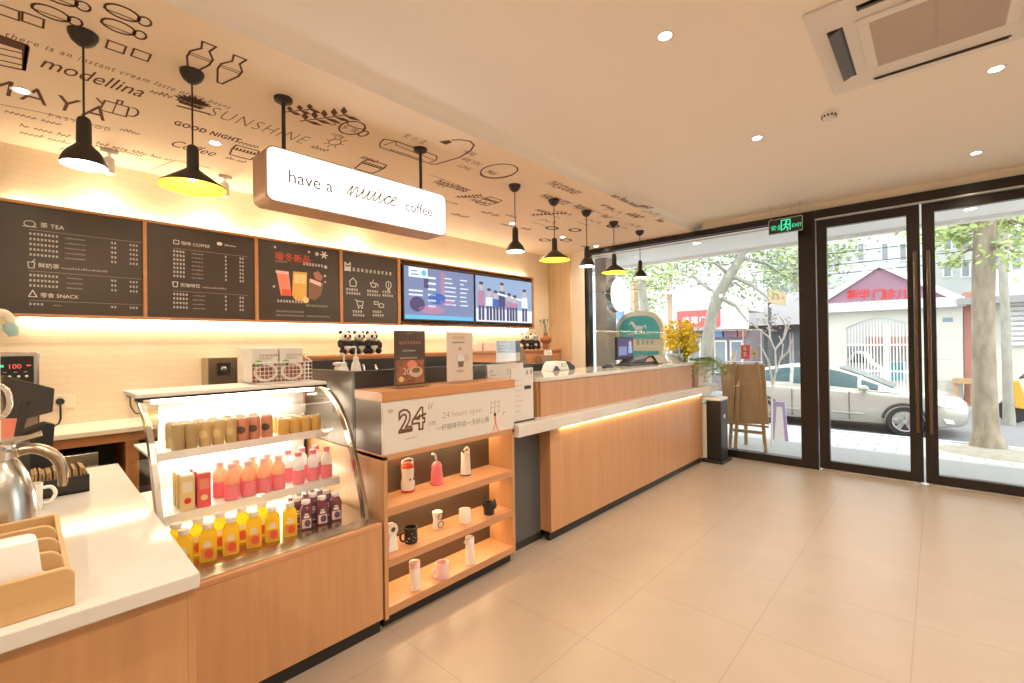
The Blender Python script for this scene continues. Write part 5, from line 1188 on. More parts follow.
# ---- goods on the ledge
LZ = 1.362
def panda(lab, px, py, X, s, face):
    q = QX(px, py, X)
    t = thing('panda_plush', lab, 'plush toy', (X, q.y, LZ), 0, 'panda plush toys on the ledge')
    c = Vector((X, q.y, LZ)); f = face
    MB().sphere(c+Vector((0, 0, .075*s)), .07*s, M['fur_w'], 16, 10, (.9, .95, 1.05)).build('body', t, smooth=60)
    MB().lathe([(.068*s, -.02*s), (.072*s, .0), (.066*s, .025*s)], c+Vector((0, 0, .115*s)), M['fur_b'], 18).build('chest_band', t, smooth=60)
    hd = MB().sphere(c+Vector((.01, 0, .185*s)), .062*s, M['fur_w'], 16, 10, (.95, 1.08, .92)).build('head', t, smooth=60)
    for k in (-1, 1):
        MB().sphere(c+Vector((0, k*.046*s, .232*s)), .021*s, M['fur_b'], 10, 8, (.6, 1, 1)).build('ear', t, smooth=60)
        MB().sphere(c+Vector((.062*s, k*.026*s, .192*s)), .016*s, M['fur_b'], 10, 8, (.5, .9, 1.2)).build('eye_patch', hd, smooth=60)
        MB().tube([c+Vector((.02, k*.06*s, .135*s)), c+Vector((.05*s, k*.075*s, .10*s)), c+Vector((.075*s, k*.06*s, .075*s))], [.028*s, .028*s, .022*s], M['fur_b'], 10).build('arm', t, smooth=60)
        MB().sphere(c+Vector((.06*s, k*.052*s, .036*s)), .036*s, M['fur_b'], 12, 8, (1.25, .9, .95)).build('leg', t, smooth=60)
    MB().sphere(c+Vector((.068*s, 0, .172*s)), .009*s, M['fur_b'], 8, 6, (.8, 1.3, .9)).build('nose', hd, smooth=60)
panda('seated panda plush on the ledge, left one of the trio behind the pump bottles', 345, 353, -4.58, 1.0, 0)
panda('seated panda plush on the ledge, middle one of the trio behind the pump bottles', 359, 353, -4.58, 1.0, 0)
panda('seated panda plush on the ledge, right one of the trio behind the pump bottles', 371.5, 353, -4.58, 1.0, 0)
panda('panda plush on the ledge behind the blue notice, left of the pair', 524.5, 350, -4.58, 1.0, 0)
panda('panda plush on the ledge right of the blue notice, left of the reed vase', 533, 350, -4.58, 1.0, 0)
for px0, px1, lab in ((475.5, 482, 'narrow cream box on the ledge right of the beige poster'), (484, 496, 'wide cream box on the ledge left of the blue notice')):
    q0, q1 = QX(px0, 345, -4.57), QX(px1, 345, -4.57)
    t = thing('gift_box', lab, 'box', (-4.62, (q0.y+q1.y)/2, LZ), 0, 'cream boxes on the ledge')
    MB().box(-4.68, -4.57, q0.y, q1.y, LZ, LZ+.11, M['beige_poster']).build('box', t, bevel=.004)
    MB().box(-4.682, -4.568, q0.y-.003, q1.y+.003, LZ+.085, LZ+.125, M['cream']).build('lid', t, bevel=.004)
q = QX(546, 350, -4.58)
vs = thing('reed_vase', 'amber glass vase with dry reeds on the ledge near the window corner', 'vase', (-4.58, q.y, LZ))
MB().lathe([(.055, 0), (.055, .08), (.048, .085), (.085, .12), (.095, .15), (.075, .185), (.04, .20), (.032, .25), (.04, .255)], (-4.58, q.y, LZ), M['vase_red'], 20).build('vase', vs, smooth=40)
mb = MB()
for k in range(9):
    a = R.uniform(0, 2*PI); r_ = R.uniform(.02, .10); top = Vector((-4.58+r_*math.cos(a), q.y+r_*math.sin(a), LZ+R.uniform(.36, .47)))
    mb.tube([(-4.58, q.y, LZ+.2), top], .0035, M['leaf_grey'], 5); mb.sphere(top, .016, M['leaf_grey'], 6, 5, (.7, .7, 1.6))
mb.build('reeds', vs, smooth=60)
q0, q1 = QX(541, 358, -4.4), QX(551, 358, -4.4)
bs = thing('bottle_set', 'dark tray with small white bottles below the reed vase', 'tray', (-4.38, (q0.y+q1.y)/2, 1.2))
MB().box(-4.47, -4.36, q0.y-.02, q1.y, .902, 1.27, M['kraft']).build('tray', bs, bevel=.004)
for k in range(3):
    y = q0.y+.08+(q1.y-q0.y-.1)*k/2.4; MB().lathe([(.026, 0), (.026, .06), (.014, .07), (.014, .085)], (-4.38, y, 1.27), M['ceramic'], 12).build('bottle', bs, smooth=40)

# ================================================================ MAIN BAR
mc = thing('bar_counter', 'long maple bar counter with glowing strip under its white shelf', 'counter', (-2.3, 4.1, 0))
MB().box(-2.10, -2.08, 2.665, 5.62, .075, .832, M['maple']).build('front_panel', mc, bevel=.002)
MB().box(-2.19, -2.10, 2.665, 2.685, .075, .832, M['maple']).build('return_panel', mc)
MB().box(-2.20, -2.18, 2.275, 2.665, .06, .832, M['slate']).build('slate_panel', mc)
MB().box(-2.62, -2.10, 5.60, 5.62, .0, .832, M['slate']).build('end_panel', mc)
MB().box(-2.15, -2.115, 2.69, 5.60, 0, .075, M['black']).build('plinth', mc)
MB().box(-2.215, -2.19, 2.275, 2.69, 0, .06, M['black']).build('plinth', mc)
MB().box(-2.072, -2.058, 2.78, 5.56, .823, .832, M['led_low']).build('light_strip', mc)
MB().box(-2.15, -2.13, 2.625, 5.50, .915, 1.172, M['maple']).build('upper_panel', mc, bevel=.002)
MB().box(-2.62, -2.15, 2.605, 2.625, .915, 1.172, M['maple']).build('upper_end_panel', mc)
MB().box(-2.62, -2.13, 5.48, 5.50, .915, 1.172, M['maple']).build('upper_end_panel', mc)
MB().box(-2.64, -2.62, 2.605, 5.60, 0, 1.172, M['maple']).build('rear_panel', mc)
MB().box(-3.15, -2.64, 2.66, 5.58, 0, .902, M['maple']).build('inner_cabinet', mc)
tag(MB().box(-2.62, -2.03, 2.27, 6.06, .832, .915, M['stone']).build('counter_shelf', bevel=.004), 'long white stone shelf along the front of the bar', 'counter shelf')
bt = MB(); bt.prism([(x, y, 1.172) for x, y in [(-2.66, 2.59), (-2.18, 2.59), (-2.15, 2.60), (-2.128, 2.625), (-2.12, 2.66), (-2.12, 5.515), (-2.66, 5.515)]], (0, 0, .030), M['stone'])
tag(bt.build('stone_worktop', bevel=.003), 'white stone top of the bar carrying the till and monitor', 'worktop')
BT = 1.202
# till printer
q0, q1 = QZ(552, 370.5, BT), QZ(577, 369, BT)
tl = thing('card_terminal', 'white payment terminal with sloped front on the bar top, left end', 'terminal', (-2.5, 3.5, BT))
XT = -2.52; ya, yb, yc_ = QX(551.5, 370, XT).y, QX(568, 370, XT).y, QX(576, 368, XT).y
mb = MB(); pr = [(ya, BT), (ya+.03, BT+.055), (ya+.07, BT+.085), (yb-.03, BT+.085), (yb+.03, BT)]
mb.prism([(XT, y, z) for y, z in pr], (-.12, 0, 0), M['white']); mb.build('body', tl, bevel=.006)
mb = MB(); mb.prism([(XT-.01, y, z) for y, z in [(yb-.02, BT+.088), (yb+.04, BT+.075), (yc_, BT+.03), (yc_, BT), (yb+.03, BT)]], (-.10, 0, 0), M['black']); mb.build('receipt_slot', tl, bevel=.004)
mb = MB(); mb.rect(yb-.10, BT+.035, yb-.03, BT+.065, (XT, 0, 0), YD, ZD, M['packgreen']); mb.rect(yb-.085, BT+.042, yb-.045, BT+.058, (XT+.001, 0, 0), YD, ZD, M['white']); mb.flat([(ya+.02, BT+.004), (ya+.055, BT+.045), (ya+.085, BT+.045), (ya+.13, BT+.004)], (XT, 0, 0), YD, ZD, M['slate']); mb.build('emblem', tl)
XB = -2.75; ya, yb = QX(528, 368, XB).y, QX(552, 368, XB).y
tr_ = thing('black_tray', 'long black tray left of the payment terminal', 'tray', (XB, (ya+yb)/2, 1.15))
mb = MB(); mb.box(XB-.12, XB, ya, yb, 1.12, QX(540, 363.5, XB).z, M['black']); mb.build('tray', tr_, bevel=.006)
MB().box(XB-.13, XB-.005, ya+.02, yb-.02, .902, 1.12, M['maple']).build('tray_stand', tr_)
# monitor
XMn = -2.50; a, b = QX(617, 337, XMn), QX(633.5, 360, XMn)
mn = thing('till_monitor', 'small black monitor standing on the bar top before the teal sign', 'monitor', (XMn, (a.y+b.y)/2, BT))
MB().box(XMn-.03, XMn, a.y, b.y, b.z+.01, a.z, M['black']).build('housing', mn, bevel=.004)
dsp = MB().box(XMn, XMn+.0015, a.y+.015, b.y-.015, b.z+.045, a.z-.015, M['scr_dark']).build('display', mn)
mb = MB(); o = (XMn+.0016, 0, 0); h_ = a.z-b.z
mb.rect(a.y+.03, b.z+.06, a.y+.20, b.z+h_*.6, o, YD, ZD, M['screen_l']); mb.ell(a.y+.28, b.z+h_*.72, .03, .03, o, YD, ZD, M['scr_skin']); mb.rect(a.y+.24, b.z+.08, a.y+.32, b.z+h_*.62, o, YD, ZD, M['screen_r'])
mb.build('screen_picture', dsp)
MB().box(XMn-.06, XMn-.02, (a.y+b.y)/2-.03, (a.y+b.y)/2+.03, BT, b.z+.06, M['steel']).build('stand_neck', mn, bevel=.003)
MB().box(XMn-.12, XMn+.05, (a.y+b.y)/2-.11, (a.y+b.y)/2+.11, BT, BT+.012, M['steel']).build('stand_foot', mn, bevel=.003)
XK = -2.36; a, b = QX(630, 364, XK), QX(661, 356, XK)
kb = thing('cash_till', 'low dark till with curved cover right of the small monitor', 'till', (XK, (a.y+b.y)/2, BT))
MB().box(XK-.2, XK, a.y, b.y+.05, BT, BT+.025, M['dark']).build('base', kb, bevel=.004)
mb = MB(); pr = [(a.y+.02, BT+.025), (a.y+.15, BT+.06), (b.y-.35, BT+.072), (b.y-.25, BT+.10), (b.y-.12, BT+.095), (b.y-.02, BT+.05), (b.y, BT+.025)]
mb.prism([(XK-.02, y, z) for y, z in pr], (-.14, 0, 0), M['dark']); mb.build('cover', kb, bevel=.006)
mb = MB(); mb.prism([(XK-.018, y, z) for y, z in [(b.y-.36, BT+.03), (b.y-.30, BT+.068), (b.y-.2, BT+.072), (b.y-.12, BT+.03)]], (-.02, 0, 0), M['cream_food']); mb.build('window', kb)
XS = -2.40; a = QX(609, 364, XS)
sc2 = thing('barcode_scanner', 'small black scanner block left of the small monitor', 'scanner', (XS, a.y, BT))
MB().box(XS-.04, XS, a.y-.07, a.y+.08, BT, BT+.028, M['black']).build('body', sc2, bevel=.006)
MB().box(XS-.03, XS-.005, a.y-.05, a.y+.06, BT+.028, BT+.036, M['dark']).build('window', sc2)
# acrylic paper trays
for k, (px, lab) in enumerate(((663, 'clear paper holder with white sheets on the bar top, left one'), (676, 'clear paper holder with white sheets on the bar top, right one'))):
    a, b = QX(px-6, 361, -2.33), QX(px+5, 361, -2.33)
    t = thing('paper_holder', lab, 'paper holder', (-2.35, (a.y+b.y)/2, BT), 0, 'paper holders on the bar top')
    mb = MB(); mb.prism([(-2.30, a.y, BT), (-2.305, a.y, BT), (-2.385, a.y, BT+.11), (-2.38, a.y, BT+.11)], (0, b.y-a.y, 0), M['acrylic']); mb.box(-2.42, -2.30, a.y, b.y, BT, BT+.006, M['acrylic']); mb.build('holder', t)
    mb = MB(); mb.prism([(-2.312, a.y+.02, BT+.007), (-2.318, a.y+.02, BT+.007), (-2.388, a.y+.02, BT+.10), (-2.382, a.y+.02, BT+.10)], (0, b.y-a.y-.04, 0), M['paper']); mb.build('sheets', t)
# planter with yellow flowers and a fern at the window end
pl = thing('planter_box', 'pale boxed planter at the window end of the white shelf', 'planter', (-2.25, 5.75, .915))
MB().box(-2.40, -2.09, 5.56, 5.84, .915, 1.165, M['beige_poster']).build('box', pl, bevel=.004)
MB().box(-2.415, -2.075, 5.545, 5.855, 1.165, 1.195, M['orange_wood']).build('rim', pl, bevel=.003)
MB().box(-2.088, -2.086, 5.72, 5.76, 1.0, 1.03, M['brick_red']).build('emblem', pl)
fx, fy = -2.32, 5.66
fl_ = thing('flower_bunch', 'tall bunch of yellow flowers at the window end of the bar', 'flowers', (fx, fy, 1.195))
mb = MB(); fm = MB()
for k in range(46):
    a = R.uniform(0, 2*PI); rr = R.uniform(.02, .20); zt = 1.36+R.uniform(.05, .33)
    top = Vector((fx+rr*math.cos(a), fy+rr*math.sin(a), zt)); mb.tube([(fx+.03*math.cos(a), fy+.03*math.sin(a), 1.196), (fx+rr*.6*math.cos(a), fy+rr*.6*math.sin(a), 1.32), top], .003, M['leaf'], 4)
    for j in range(24):
        p = top + Vector((R.gauss(0, .03), R.gauss(0, .03), R.uniform(-.16, .05))); d = Vector((R.gauss(0, 1), R.gauss(0, 1), R.gauss(0, 1))).normalized(); e = d.orthogonal().normalized(); s_ = R.uniform(.014, .026)
        fm.add([p-d*s_, p+e*s_*.8, p+d*s_, p-e*s_*.8], [(0, 1, 2, 3)], M['flower'])
mb.build('stems', fl_); fm.build('blossoms', fl_)
fx, fy = -2.17, 5.72
fe = thing('potted_fern', 'green arching fern leaning over the end of the bar', 'plant', (fx, fy, 1.195))
mb = MB(); st = MB()
for k in range(34):
    a = R.uniform(-1.9, 1.6); L = R.uniform(.28, .52); pts = []
    for j in range(9):
        u = j/8; pts.append(Vector((fx+L*u*math.cos(a), fy+min(L*u*math.sin(a), .38), 1.20+L*.75*u-L*1.15*u*u)))
    st.tube(pts, [.004*(1-.7*j/8) for j in range(9)], M['leaf'], 4)
    for j in range(1, 9):
        t_ = (pts[j]-pts[j-1]).normalized(); s_ = Vector((0, 0, 1)).cross(t_).normalized(); ll = .07*(1-.6*j/9)
        for sg_ in (-1, 1): p = pts[j]; mb.add([p, p+s_*sg_*ll*.5+t_*.012, p+s_*sg_*ll+t_*.02-ZD*.008, p+s_*sg_*ll*.5-t_*.006], [(0, 1, 2, 3)], M['leaf_pale'] if k % 3 else M['leaf'])
st.build('stems', fe); mb.build('fronds', fe)
# slim black purifier / bin at the end
bn = thing('slim_bin', 'slim black bin with white lid at the far end of the bar', 'bin', (-1.99, 5.82, 0))
MB().box(-2.14, -1.86, 5.66, 5.98, 0, .035, M['black']).build('foot', bn, bevel=.006)
MB().box(-2.06, -1.89, 5.70, 5.94, .035, .74, M['black']).build('body', bn, bevel=.012)
MB().box(-2.125, -2.06, 5.71, 5.93, .035, .70, M['cream']).build('side_sleeve', bn, bevel=.012)
MB().box(-2.13, -1.885, 5.695, 5.945, .74, .775, M['white']).build('lid', bn, bevel=.01)
mb = MB(); mb.ell(5.82, .55, .025, .025, (-1.889, 0, 0), YD, ZD, M['chalk']); mb.build('emblem', bn)

# ================================================================ OUTSIDE
def st(name, mb, lab, cat): return struct(mb.build(name), lab, cat)
GZ, KZ, RZ = -.03, -.33, -.50
st('pavement', MB().box(-9, 4, 6.24, 7.72, -.6, GZ, M['landing']), 'grey stone landing just outside the shopfront', 'pavement')
st('pavement', MB().box(-14, 9, 7.72, 11.0, -.8, KZ, M['paver']), 'pale paved pavement below the landing', 'pavement')
st('road', MB().box(-22, 16, 11.0, 17.3, -.9, RZ, M['asphalt']), 'grey asphalt road under the parked car', 'road')
st('kerb', MB().box(-14, 9, 10.9, 11.02, -.85, KZ+.01, M['facade_grey']), 'kerb between pavement and road', 'kerb')
st('pavement', MB().box(-26, 20, 17.3, 40, -.9, -.40, M['paver']), 'far pavement in front of the gabled clinic', 'pavement')
# canopy of the own building
yc1 = QZ(760, 246.5, 2.84).y
cn = MB(); cn.box(-9, 4, 6.29, yc1, 2.84, 3.3, M['eave']); cn.box(-9, 4, yc1, yc1+.06, 2.79, 3.3, M['eave'])
st('trim_5', cn, 'pale eave of the shop building above the glazing', 'eave')
for k, (px, py) in enumerate(((697, 243), (970, 209))):  # glowing discs added where downlights reflect in the glass
    q = QZ(px, py, 2.84); dl = thing('eave_reflection', ('small glowing disc added as a lamp reflection under the eave, left window', 'small glowing disc added as a lamp reflection under the eave, right door')[k], 'ceiling light', (q.x, q.y, 2.84))
    MB().lathe([(.05, -.004), (.065, -.004), (.065, 0)], (q.x, q.y, 2.84), M['white'], 20, cap0=False, cap1=False).build('trim_ring', dl)
    MB().lathe([(.05, -.003), (.001, -.003)], (q.x, q.y, 2.84), M['down'], 20, cap0=False).build('lens', dl)
st('wall_outside', MB().box(-9, -4.1, 6.29, 6.32, -.03, 2.84, M['facade_grey']), 'grey outer wall of the shop left of the window', 'wall')
pil = MB(); a, b = QY(595.5, 300, 6.6), QY(606.5, 300, 6.6)
pil.box(a.x, b.x, 6.6, 6.9, GZ, 2.84, M['pillar']); st('pillar', pil, 'taupe pillar outside the left end of the window', 'pillar')

# round blade sign and teal arch sign
p = QY(617, 295, 6.75)
rs = thing('round_sign', 'white round lit blade sign outside, left of the teal sign', 'sign', (p.x, 6.75, p.z-.28))
MB().cyl((p.x-.05, 6.75, p.z), (p.x+.05, 6.75, p.z), .275, M['signlight'], seg=40).build('lit_disc', rs, smooth=40)
MB().lathe([(.276, -.052), (.288, -.05), (.288, .05), (.276, .052)], (p.x, 6.75, p.z), M['steel'], 40, (1, 0, 0), False, False).build('rim', rs, smooth=40)
MB().cyl((p.x, 6.47, p.z), (p.x, 6.33, p.z), .02, M['steel'], seg=8).build('bracket', rs)
def arch(x0, x1, z0, z1, r, n=10):
    return [(x0+r-r*math.cos(PI/2*k/n), z1-r*1.0+r*math.sin(PI/2*k/n)) for k in range(n+1)] + [(x1-r+r*math.sin(PI/2*k/n), z1-r+r*math.cos(PI/2*k/n)) for k in range(n+1)] + [(x1-r+r*math.cos(PI/2*k/n), z0+r-r*math.sin(PI/2*k/n)) for k in range(n+1)] + [(x0+r-r*math.sin(PI/2*k/n), z0+r-r*math.cos(PI/2*k/n)) for k in range(n+1)]
YS = 6.9; a, b = QY(616, 313, YS), QY(664, 372, YS)
ts = thing('teal_sign', 'cream rimmed teal sign with a white pony emblem outside the window', 'sign', ((a.x+b.x)/2, YS, GZ))
zb_ = QY(640, 366, YS).z; mb = MB(); mb.prism([(x, YS, z) for x, z in arch(a.x, b.x, zb_, a.z, .30)], (0, .12, 0), M['signcream']); mb.build('board', ts, smooth=30)
mb = MB(); q = QY(630, 337, YS); zm = q.z-.03
full = arch(a.x+.06, b.x-.06, zb_+.06, a.z-.07, .26); top = [p_ for p_ in full if p_[1] > zm+.0]; top = [(a.x+.06, zm)] + [p_ for p_ in top] + [(b.x-.06, zm)]
mb.flat(top, (0, YS, 0), XD, ZD, M['teal'], .012); q2 = QY(640, 351, YS).z
low = [p_ for p_ in full if p_[1] < q2]; mb.flat([(b.x-.06, q2)] + low + [(a.x+.06, q2)], (0, YS, 0), XD, ZD, M['teal'], .012)
mb.build('teal_panel', ts)
xm = (a.x+b.x)/2; zq = QY(638, 328, YS).z; mb = MB(); o = (xm-.02, YS-.013, zq)
mb.ell(.02, .0, .075, .035, o, XD, ZD, M['paper']); mb.flat([(-.06, .0), (-.11, .09), (-.08, .11), (-.02, .03)], o, XD, ZD, M['paper']); mb.flat([(-.10, .12), (-.15, .07), (-.14, .055), (-.08, .09)], o, XD, ZD, M['paper'])
for x_ in (-.035, -.01, .05, .075): mb.line([(x_, -.02), (x_-.005, -.085)], .014, o, XD, ZD, M['paper'])
mb.line([(.09, .01), (.14, .04), (.15, -.01)], .016, o, XD, ZD, M['paper']); mb.line([(-.17, -.095), (.2, -.095)], .006, o, XD, ZD, M['paper'])
mb.build('pony_emblem', ts)
mb = MB(); zt_ = QY(645, 346, YS).z; mb.glyphs(4, (xm-.05, YS-.001, zt_+.02), XD, ZD, .07, M['teal'], rnd=R); mb.build('lettering', ts)
for x in (a.x+.2, b.x-.2): MB().box(x-.02, x+.02, YS+.04, YS+.08, GZ, zb_+.02, M['steel']).build('post', ts)
# easel with board
YE = 6.95
es = thing('display_easel', 'brown wooden easel carrying a large plywood board seen from behind', 'easel', (-1.95, YE, GZ))
c = [QY(720, 363.5, 6.80), QY(764.5, 364.5, 6.80), QY(769, 424.5, 6.74), QY(724, 423, 6.74)]
mb = MB(); mb.prism(c, (0, .018, 0), M['ply']); mb.build('board', es, bevel=.003)
for nm, p0, p1, y in (('leg', (735, 362), (730, 446), 6.77), ('leg', (757, 362), (766, 450), 6.77), ('leg', (746, 364), (746, 440), 7.15), ('leg', (739, 380), (735.5, 449), 6.72)):
    a = QY(*p0, 6.75 if y < 7 else 6.84); b = QY(*p1, y-.02 if y < 7 else y); b.z = GZ
    d = (b-a).normalized(); MB().obox((a+b)/2, d, d.cross(XD), d.cross(d.cross(XD)), (b-a).length/2, .013, .02, M['ply']).build(nm, es)
a, b = QY(733, 430, 6.735), QY(765, 433, 6.735); MB().obox((a+b)/2, XD, YD, ZD, (b.x-a.x)/2, .012, .02, M['ply']).build('crossbar', es)
a, b = QY(722, 423, 6.73), QY(769, 426, 6.73); MB().obox((a+b)/2-Vector((0, .01, 0)), XD, YD, ZD, (b.x-a.x)/2, .015, .012, M['ply']).build('ledge', es)
# wire rack with small cards
YR = 7.35; a, b = QY(712, 363, YR), QY(762, 330, YR)
rk = thing('wire_rack', 'thin white wire stand with small cards just above the easel board', 'rack', ((a.x+b.x)/2, YR, GZ))
mb = MB()
for px in (714, 743, 761):
    q = QY(px, 340, YR); mb.cyl((q.x, YR, GZ), (q.x, YR, b.z), .008, M['white'], seg=6)
for py in (331, 362):
    q0, q1 = QY(712, py, YR), QY(762, py, YR); mb.cyl((q0.x, YR, q0.z), (q1.x, YR, q0.z), .008, M['white'], seg=6)
mb.build('wire_frame', rk)
MB().box(a.x, b.x, YR-.10, YR+.02, QY(740, 361.5, YR-.03).z-.012, QY(740, 361.5, YR-.03).z, M['white']).build('card_shelf', rk)
def card(pts, m, lab, glyph=None):
    q = [QY(*p_, YR-.03) for p_ in pts]; t = thing('display_card', lab, 'card', ((q[0].x+q[1].x)/2, YR-.03, min(p_.z for p_ in q)))
    mb = MB(); mb.prism(q, (0, .012, 0), m); mb.build('card', t)
    if glyph: mb = MB(); mb.glyphs(1, q[3]+Vector((.03, -.001, .04)), XD, ZD, abs(q[0].z-q[3].z)*.3, M['paper'], rnd=R); mb.glyphs(1, q[3]+Vector((.03, -.001, .04+abs(q[0].z-q[3].z)*.42)), XD, ZD, abs(q[0].z-q[3].z)*.3, M['paper'], rnd=R); mb.build('lettering', t)
    else: mb = MB(); mb.rect(.02, .02, abs(q[1].x-q[0].x)-.02, .04, q[3]+Vector((0, -.001, .02)), XD, ZD, M['grey_text']); mb.build('lettering', t)
card([(741, 345), (750, 345), (750, 359), (741, 359)], M['sign_red'], 'orange red card with white writing on the wire stand above the easel', '福')
card([(733, 352), (737, 351), (735, 361), (730, 361)], M['paper'], 'white leaning card left of the orange red card on the wire stand')
card([(752, 350), (757, 350), (757, 357), (752, 357)], M['carton_y'], 'small yellow card right of the orange red card on the wire stand')
# white branching ornament
wt = thing('branch_ornament', 'white bare branch tree ornament outside right of the wire stand', 'ornament', (QY(774, 400, 7.3).x, 7.3, GZ))
mb = MB()
base = QY(771, 400, 7.3); base.z = GZ
paths = [[(771, 420), (772, 390), (776, 372), (782, 355), (783, 345), (779, 336)], [(773, 385), (768, 360), (763, 350), (760, 345)], [(776, 372), (775, 350), (770, 338), (769, 326), (764, 318)], [(775, 350), (784, 338), (790, 322)], [(770, 338), (757, 328), (750, 322)], [(780, 360), (788, 352), (792, 340)], [(757, 328), (758, 318)], [(784, 338), (786, 326), (780, 316)]]
for k, pth in enumerate(paths):
    pp = [QY(*q, 7.3+.05*math.sin(k*2+i)) for i, q in enumerate(pth)]
    if k == 0: pp = [base] + pp[1:]
    mb.tube(pp, [.014*(1-.6*i/len(pp)) for i in range(len(pp))], M['white'], 6)
mb.build('branches', wt, smooth=60)
mb = MB()
for k in range(70):
    q = QY(772+R.gauss(0, 8), 322+R.gauss(0, 5), 7.3+R.uniform(-.1, .1)); s_ = .012; mb.add([q+Vector((-s_, 0, 0)), q+Vector((0, .004, s_)), q+Vector((s_, 0, 0)), q-Vector((0, .004, s_))], [(0, 1, 2, 3)], M['white'])
mb.build('leaves', wt)
# purple pavement sign
a, b = QY(770, 402, 8.3), QY(789, 428, 8.3)
pv = thing('pavement_sign', 'small lilac standing sign beside the rear wheel of the car', 'sign', ((a.x+b.x)/2, 8.3, KZ))
mb = MB(); mb.prism([(a.x, 8.3, KZ), (b.x, 8.3, KZ), (b.x-.08, 8.42, a.z), (a.x+.02, 8.42, a.z)], (0, .03, 0), M['purple_sign']); mb.build('board', pv, bevel=.004)
mb = MB(); mb.prism([(a.x+.04, 8.299+.02, KZ+.1), (b.x-.06, 8.299+.02, KZ+.1), (b.x-.11, 8.405, a.z-.08), (a.x+.07, 8.405, a.z-.08)], (0, -.004, 0), M['paper']); mb.build('poster', pv)
MB().box(a.x-.03, b.x+.05, 8.26, 8.46, KZ, KZ+.02, M['slate']).build('foot', pv)

# ---- trees
def tree(lab, pathpx, Y, radii, m, crown, mleaf, n=900, ls=.09, base_z=KZ, cols=None):
    pts = [QY(px, py, Y) for px, py in pathpx]; pts[0].z = base_z
    t = thing('street_tree', lab, 'tree', pts[0][:], 0, None)
    mb = MB(); P2 = []; R2 = []
    for i in range(len(pts)-1):
        for k in range(4): u = k/4; P2.append(pts[i].lerp(pts[i+1], u)); R2.append(radii[i]+(radii[i+1]-radii[i])*u)
    P2.append(pts[-1]); R2.append(radii[-1])
    mb.tube(P2, R2, m, 14)
    tr = mb.build('trunk', t, smooth=60)
    mb = MB(); rr = random.Random(len(lab))
    for (px, py, dy, rad, k_) in crown:
        c0 = QY(px, py, Y+dy)
        near = min(P2, key=lambda q: (q-c0).length)
        mid = near.lerp(c0, .5)+Vector((0, 0, .12)); MBr = mb
        mb2 = br_; mb2.tube([near, mid, c0], [.045, .03, .012], m, 6)
        for i in range(int(k_*1.9)):
            d = Vector((rr.gauss(0, 1), rr.gauss(0, 1), rr.gauss(0, .7))); p_ = c0 + d*rad*.55
            u = Vector((rr.gauss(0, 1), rr.gauss(0, 1), rr.gauss(0, .6))).normalized(); v = u.orthogonal().normalized(); s_ = ls*.72*rr.uniform(.6, 1.2)
            mb.add([p_-u*s_, p_+v*s_*.5, p_+u*s_, p_-v*s_*.5], [(0, 1, 2, 3)], mleaf if rr.random() < .7 else M['leaf_pale'])
    mb.build('foliage', t)
    return t
br_ = MB()
t1 = tree('thick straight pale tree trunk in front of the right glass door', [(988, 449), (986, 430), (984, 380), (983, 300), (986, 200), (990, 120)], 10.8, [.235, .165, .148, .143, .14, .13], M['bark'],
     [(948, 215, -.5, .55, 170), (960, 235, .3, .4, 100), (1015, 225, .3, .5, 150), (1020, 255, -.4, .35, 70), (940, 235, .6, .3, 60), (1000, 200, .4, .5, 120), (1040, 230, 0, .5, 80), (952, 262, 0, .2, 26)], M['leaf_pale'], ls=.085)
br_.build('branches', t1, smooth=60); br_ = MB()
t2 = tree('pale slim trunk just right of and behind the thick tree trunk', [(1009, 405), (1008, 395), (1006, 330), (1003, 270), (1004, 200), (1012, 130)], 15.0, [.11, .085, .08, .075, .07, .06], M['bark2'],
     [(1018, 215, .5, .5, 120), (1000, 235, .8, .4, 80), (1024, 245, .4, .4, 60)], M['leaf'], ls=.08, base_z=RZ)
br_.build('branches', t2, smooth=60); br_ = MB()
t3 = tree('bent grey tree trunk leaning right, seen over the yellow flowers', [(704, 420), (705, 380), (707, 345), (711, 318), (718, 296), (730, 275), (741, 258), (745, 235)], 10.4, [.18, .13, .125, .12, .115, .105, .08, .05], M['bark2'],
     [(700, 262, -.4, .5, 130), (735, 250, .3, .6, 170), (770, 258, .6, .55, 150), (790, 280, .8, .4, 90), (675, 272, .6, .5, 110), (745, 290, 1.2, .6, 120), (790, 250, -.2, .5, 100), (715, 245, 0, .5, 90)], M['leaf_grey'], ls=.075)
for pth in ([(716, 296), (735, 305), (748, 322)], [(730, 275), (752, 285), (770, 300)]):
    br_.tube([QY(*q, 10.4) for q in pth], [.05, .035, .015], M['bark2'], 8)
br_.build('branches', t3, smooth=60); br_ = MB()
t4 = tree('light green leafy tree seen behind the hanging lamps at the left of the window', [(648, 420), (648, 360), (645, 310), (640, 270), (636, 230)], 12.0, [.16, .14, .12, .10, .08], M['bark2'],
     [(640, 262, 0, .55, 160), (655, 285, .3, .5, 140), (628, 275, -.3, .5, 120), (648, 305, .3, .35, 80), (665, 270, .5, .45, 90)], M['leaf_pale'], ls=.08, base_z=RZ)
br_.build('branches', t4, smooth=60); br_ = MB()
t5 = tree('green tree behind the brown shopfront, right of the bent trunk', [(800, 400), (800, 340), (798, 290), (795, 250)], 26.2, [.25, .22, .2, .12], M['bark2'],
     [(795, 265, 0, 1.3, 220), (770, 275, 1, 1.1, 160), (800, 300, .4, .8, 110), (820, 262, 0, 1., 150), (840, 250, .5, 1., 140), (850, 290, 1, .8, 90)], M['leaf_grey'], ls=.17, base_z=-.4)
br_.build('branches', t5, smooth=60)

sp = MB(); sp.lathe([(.001, .012), (.6, .012), (.75, .0)], (.72, 10.25, KZ), M['soil'], 26, cap0=False, sy=.75); st('ground', sp, 'bare tan soil patch around the foot of the thick tree trunk', 'soil')
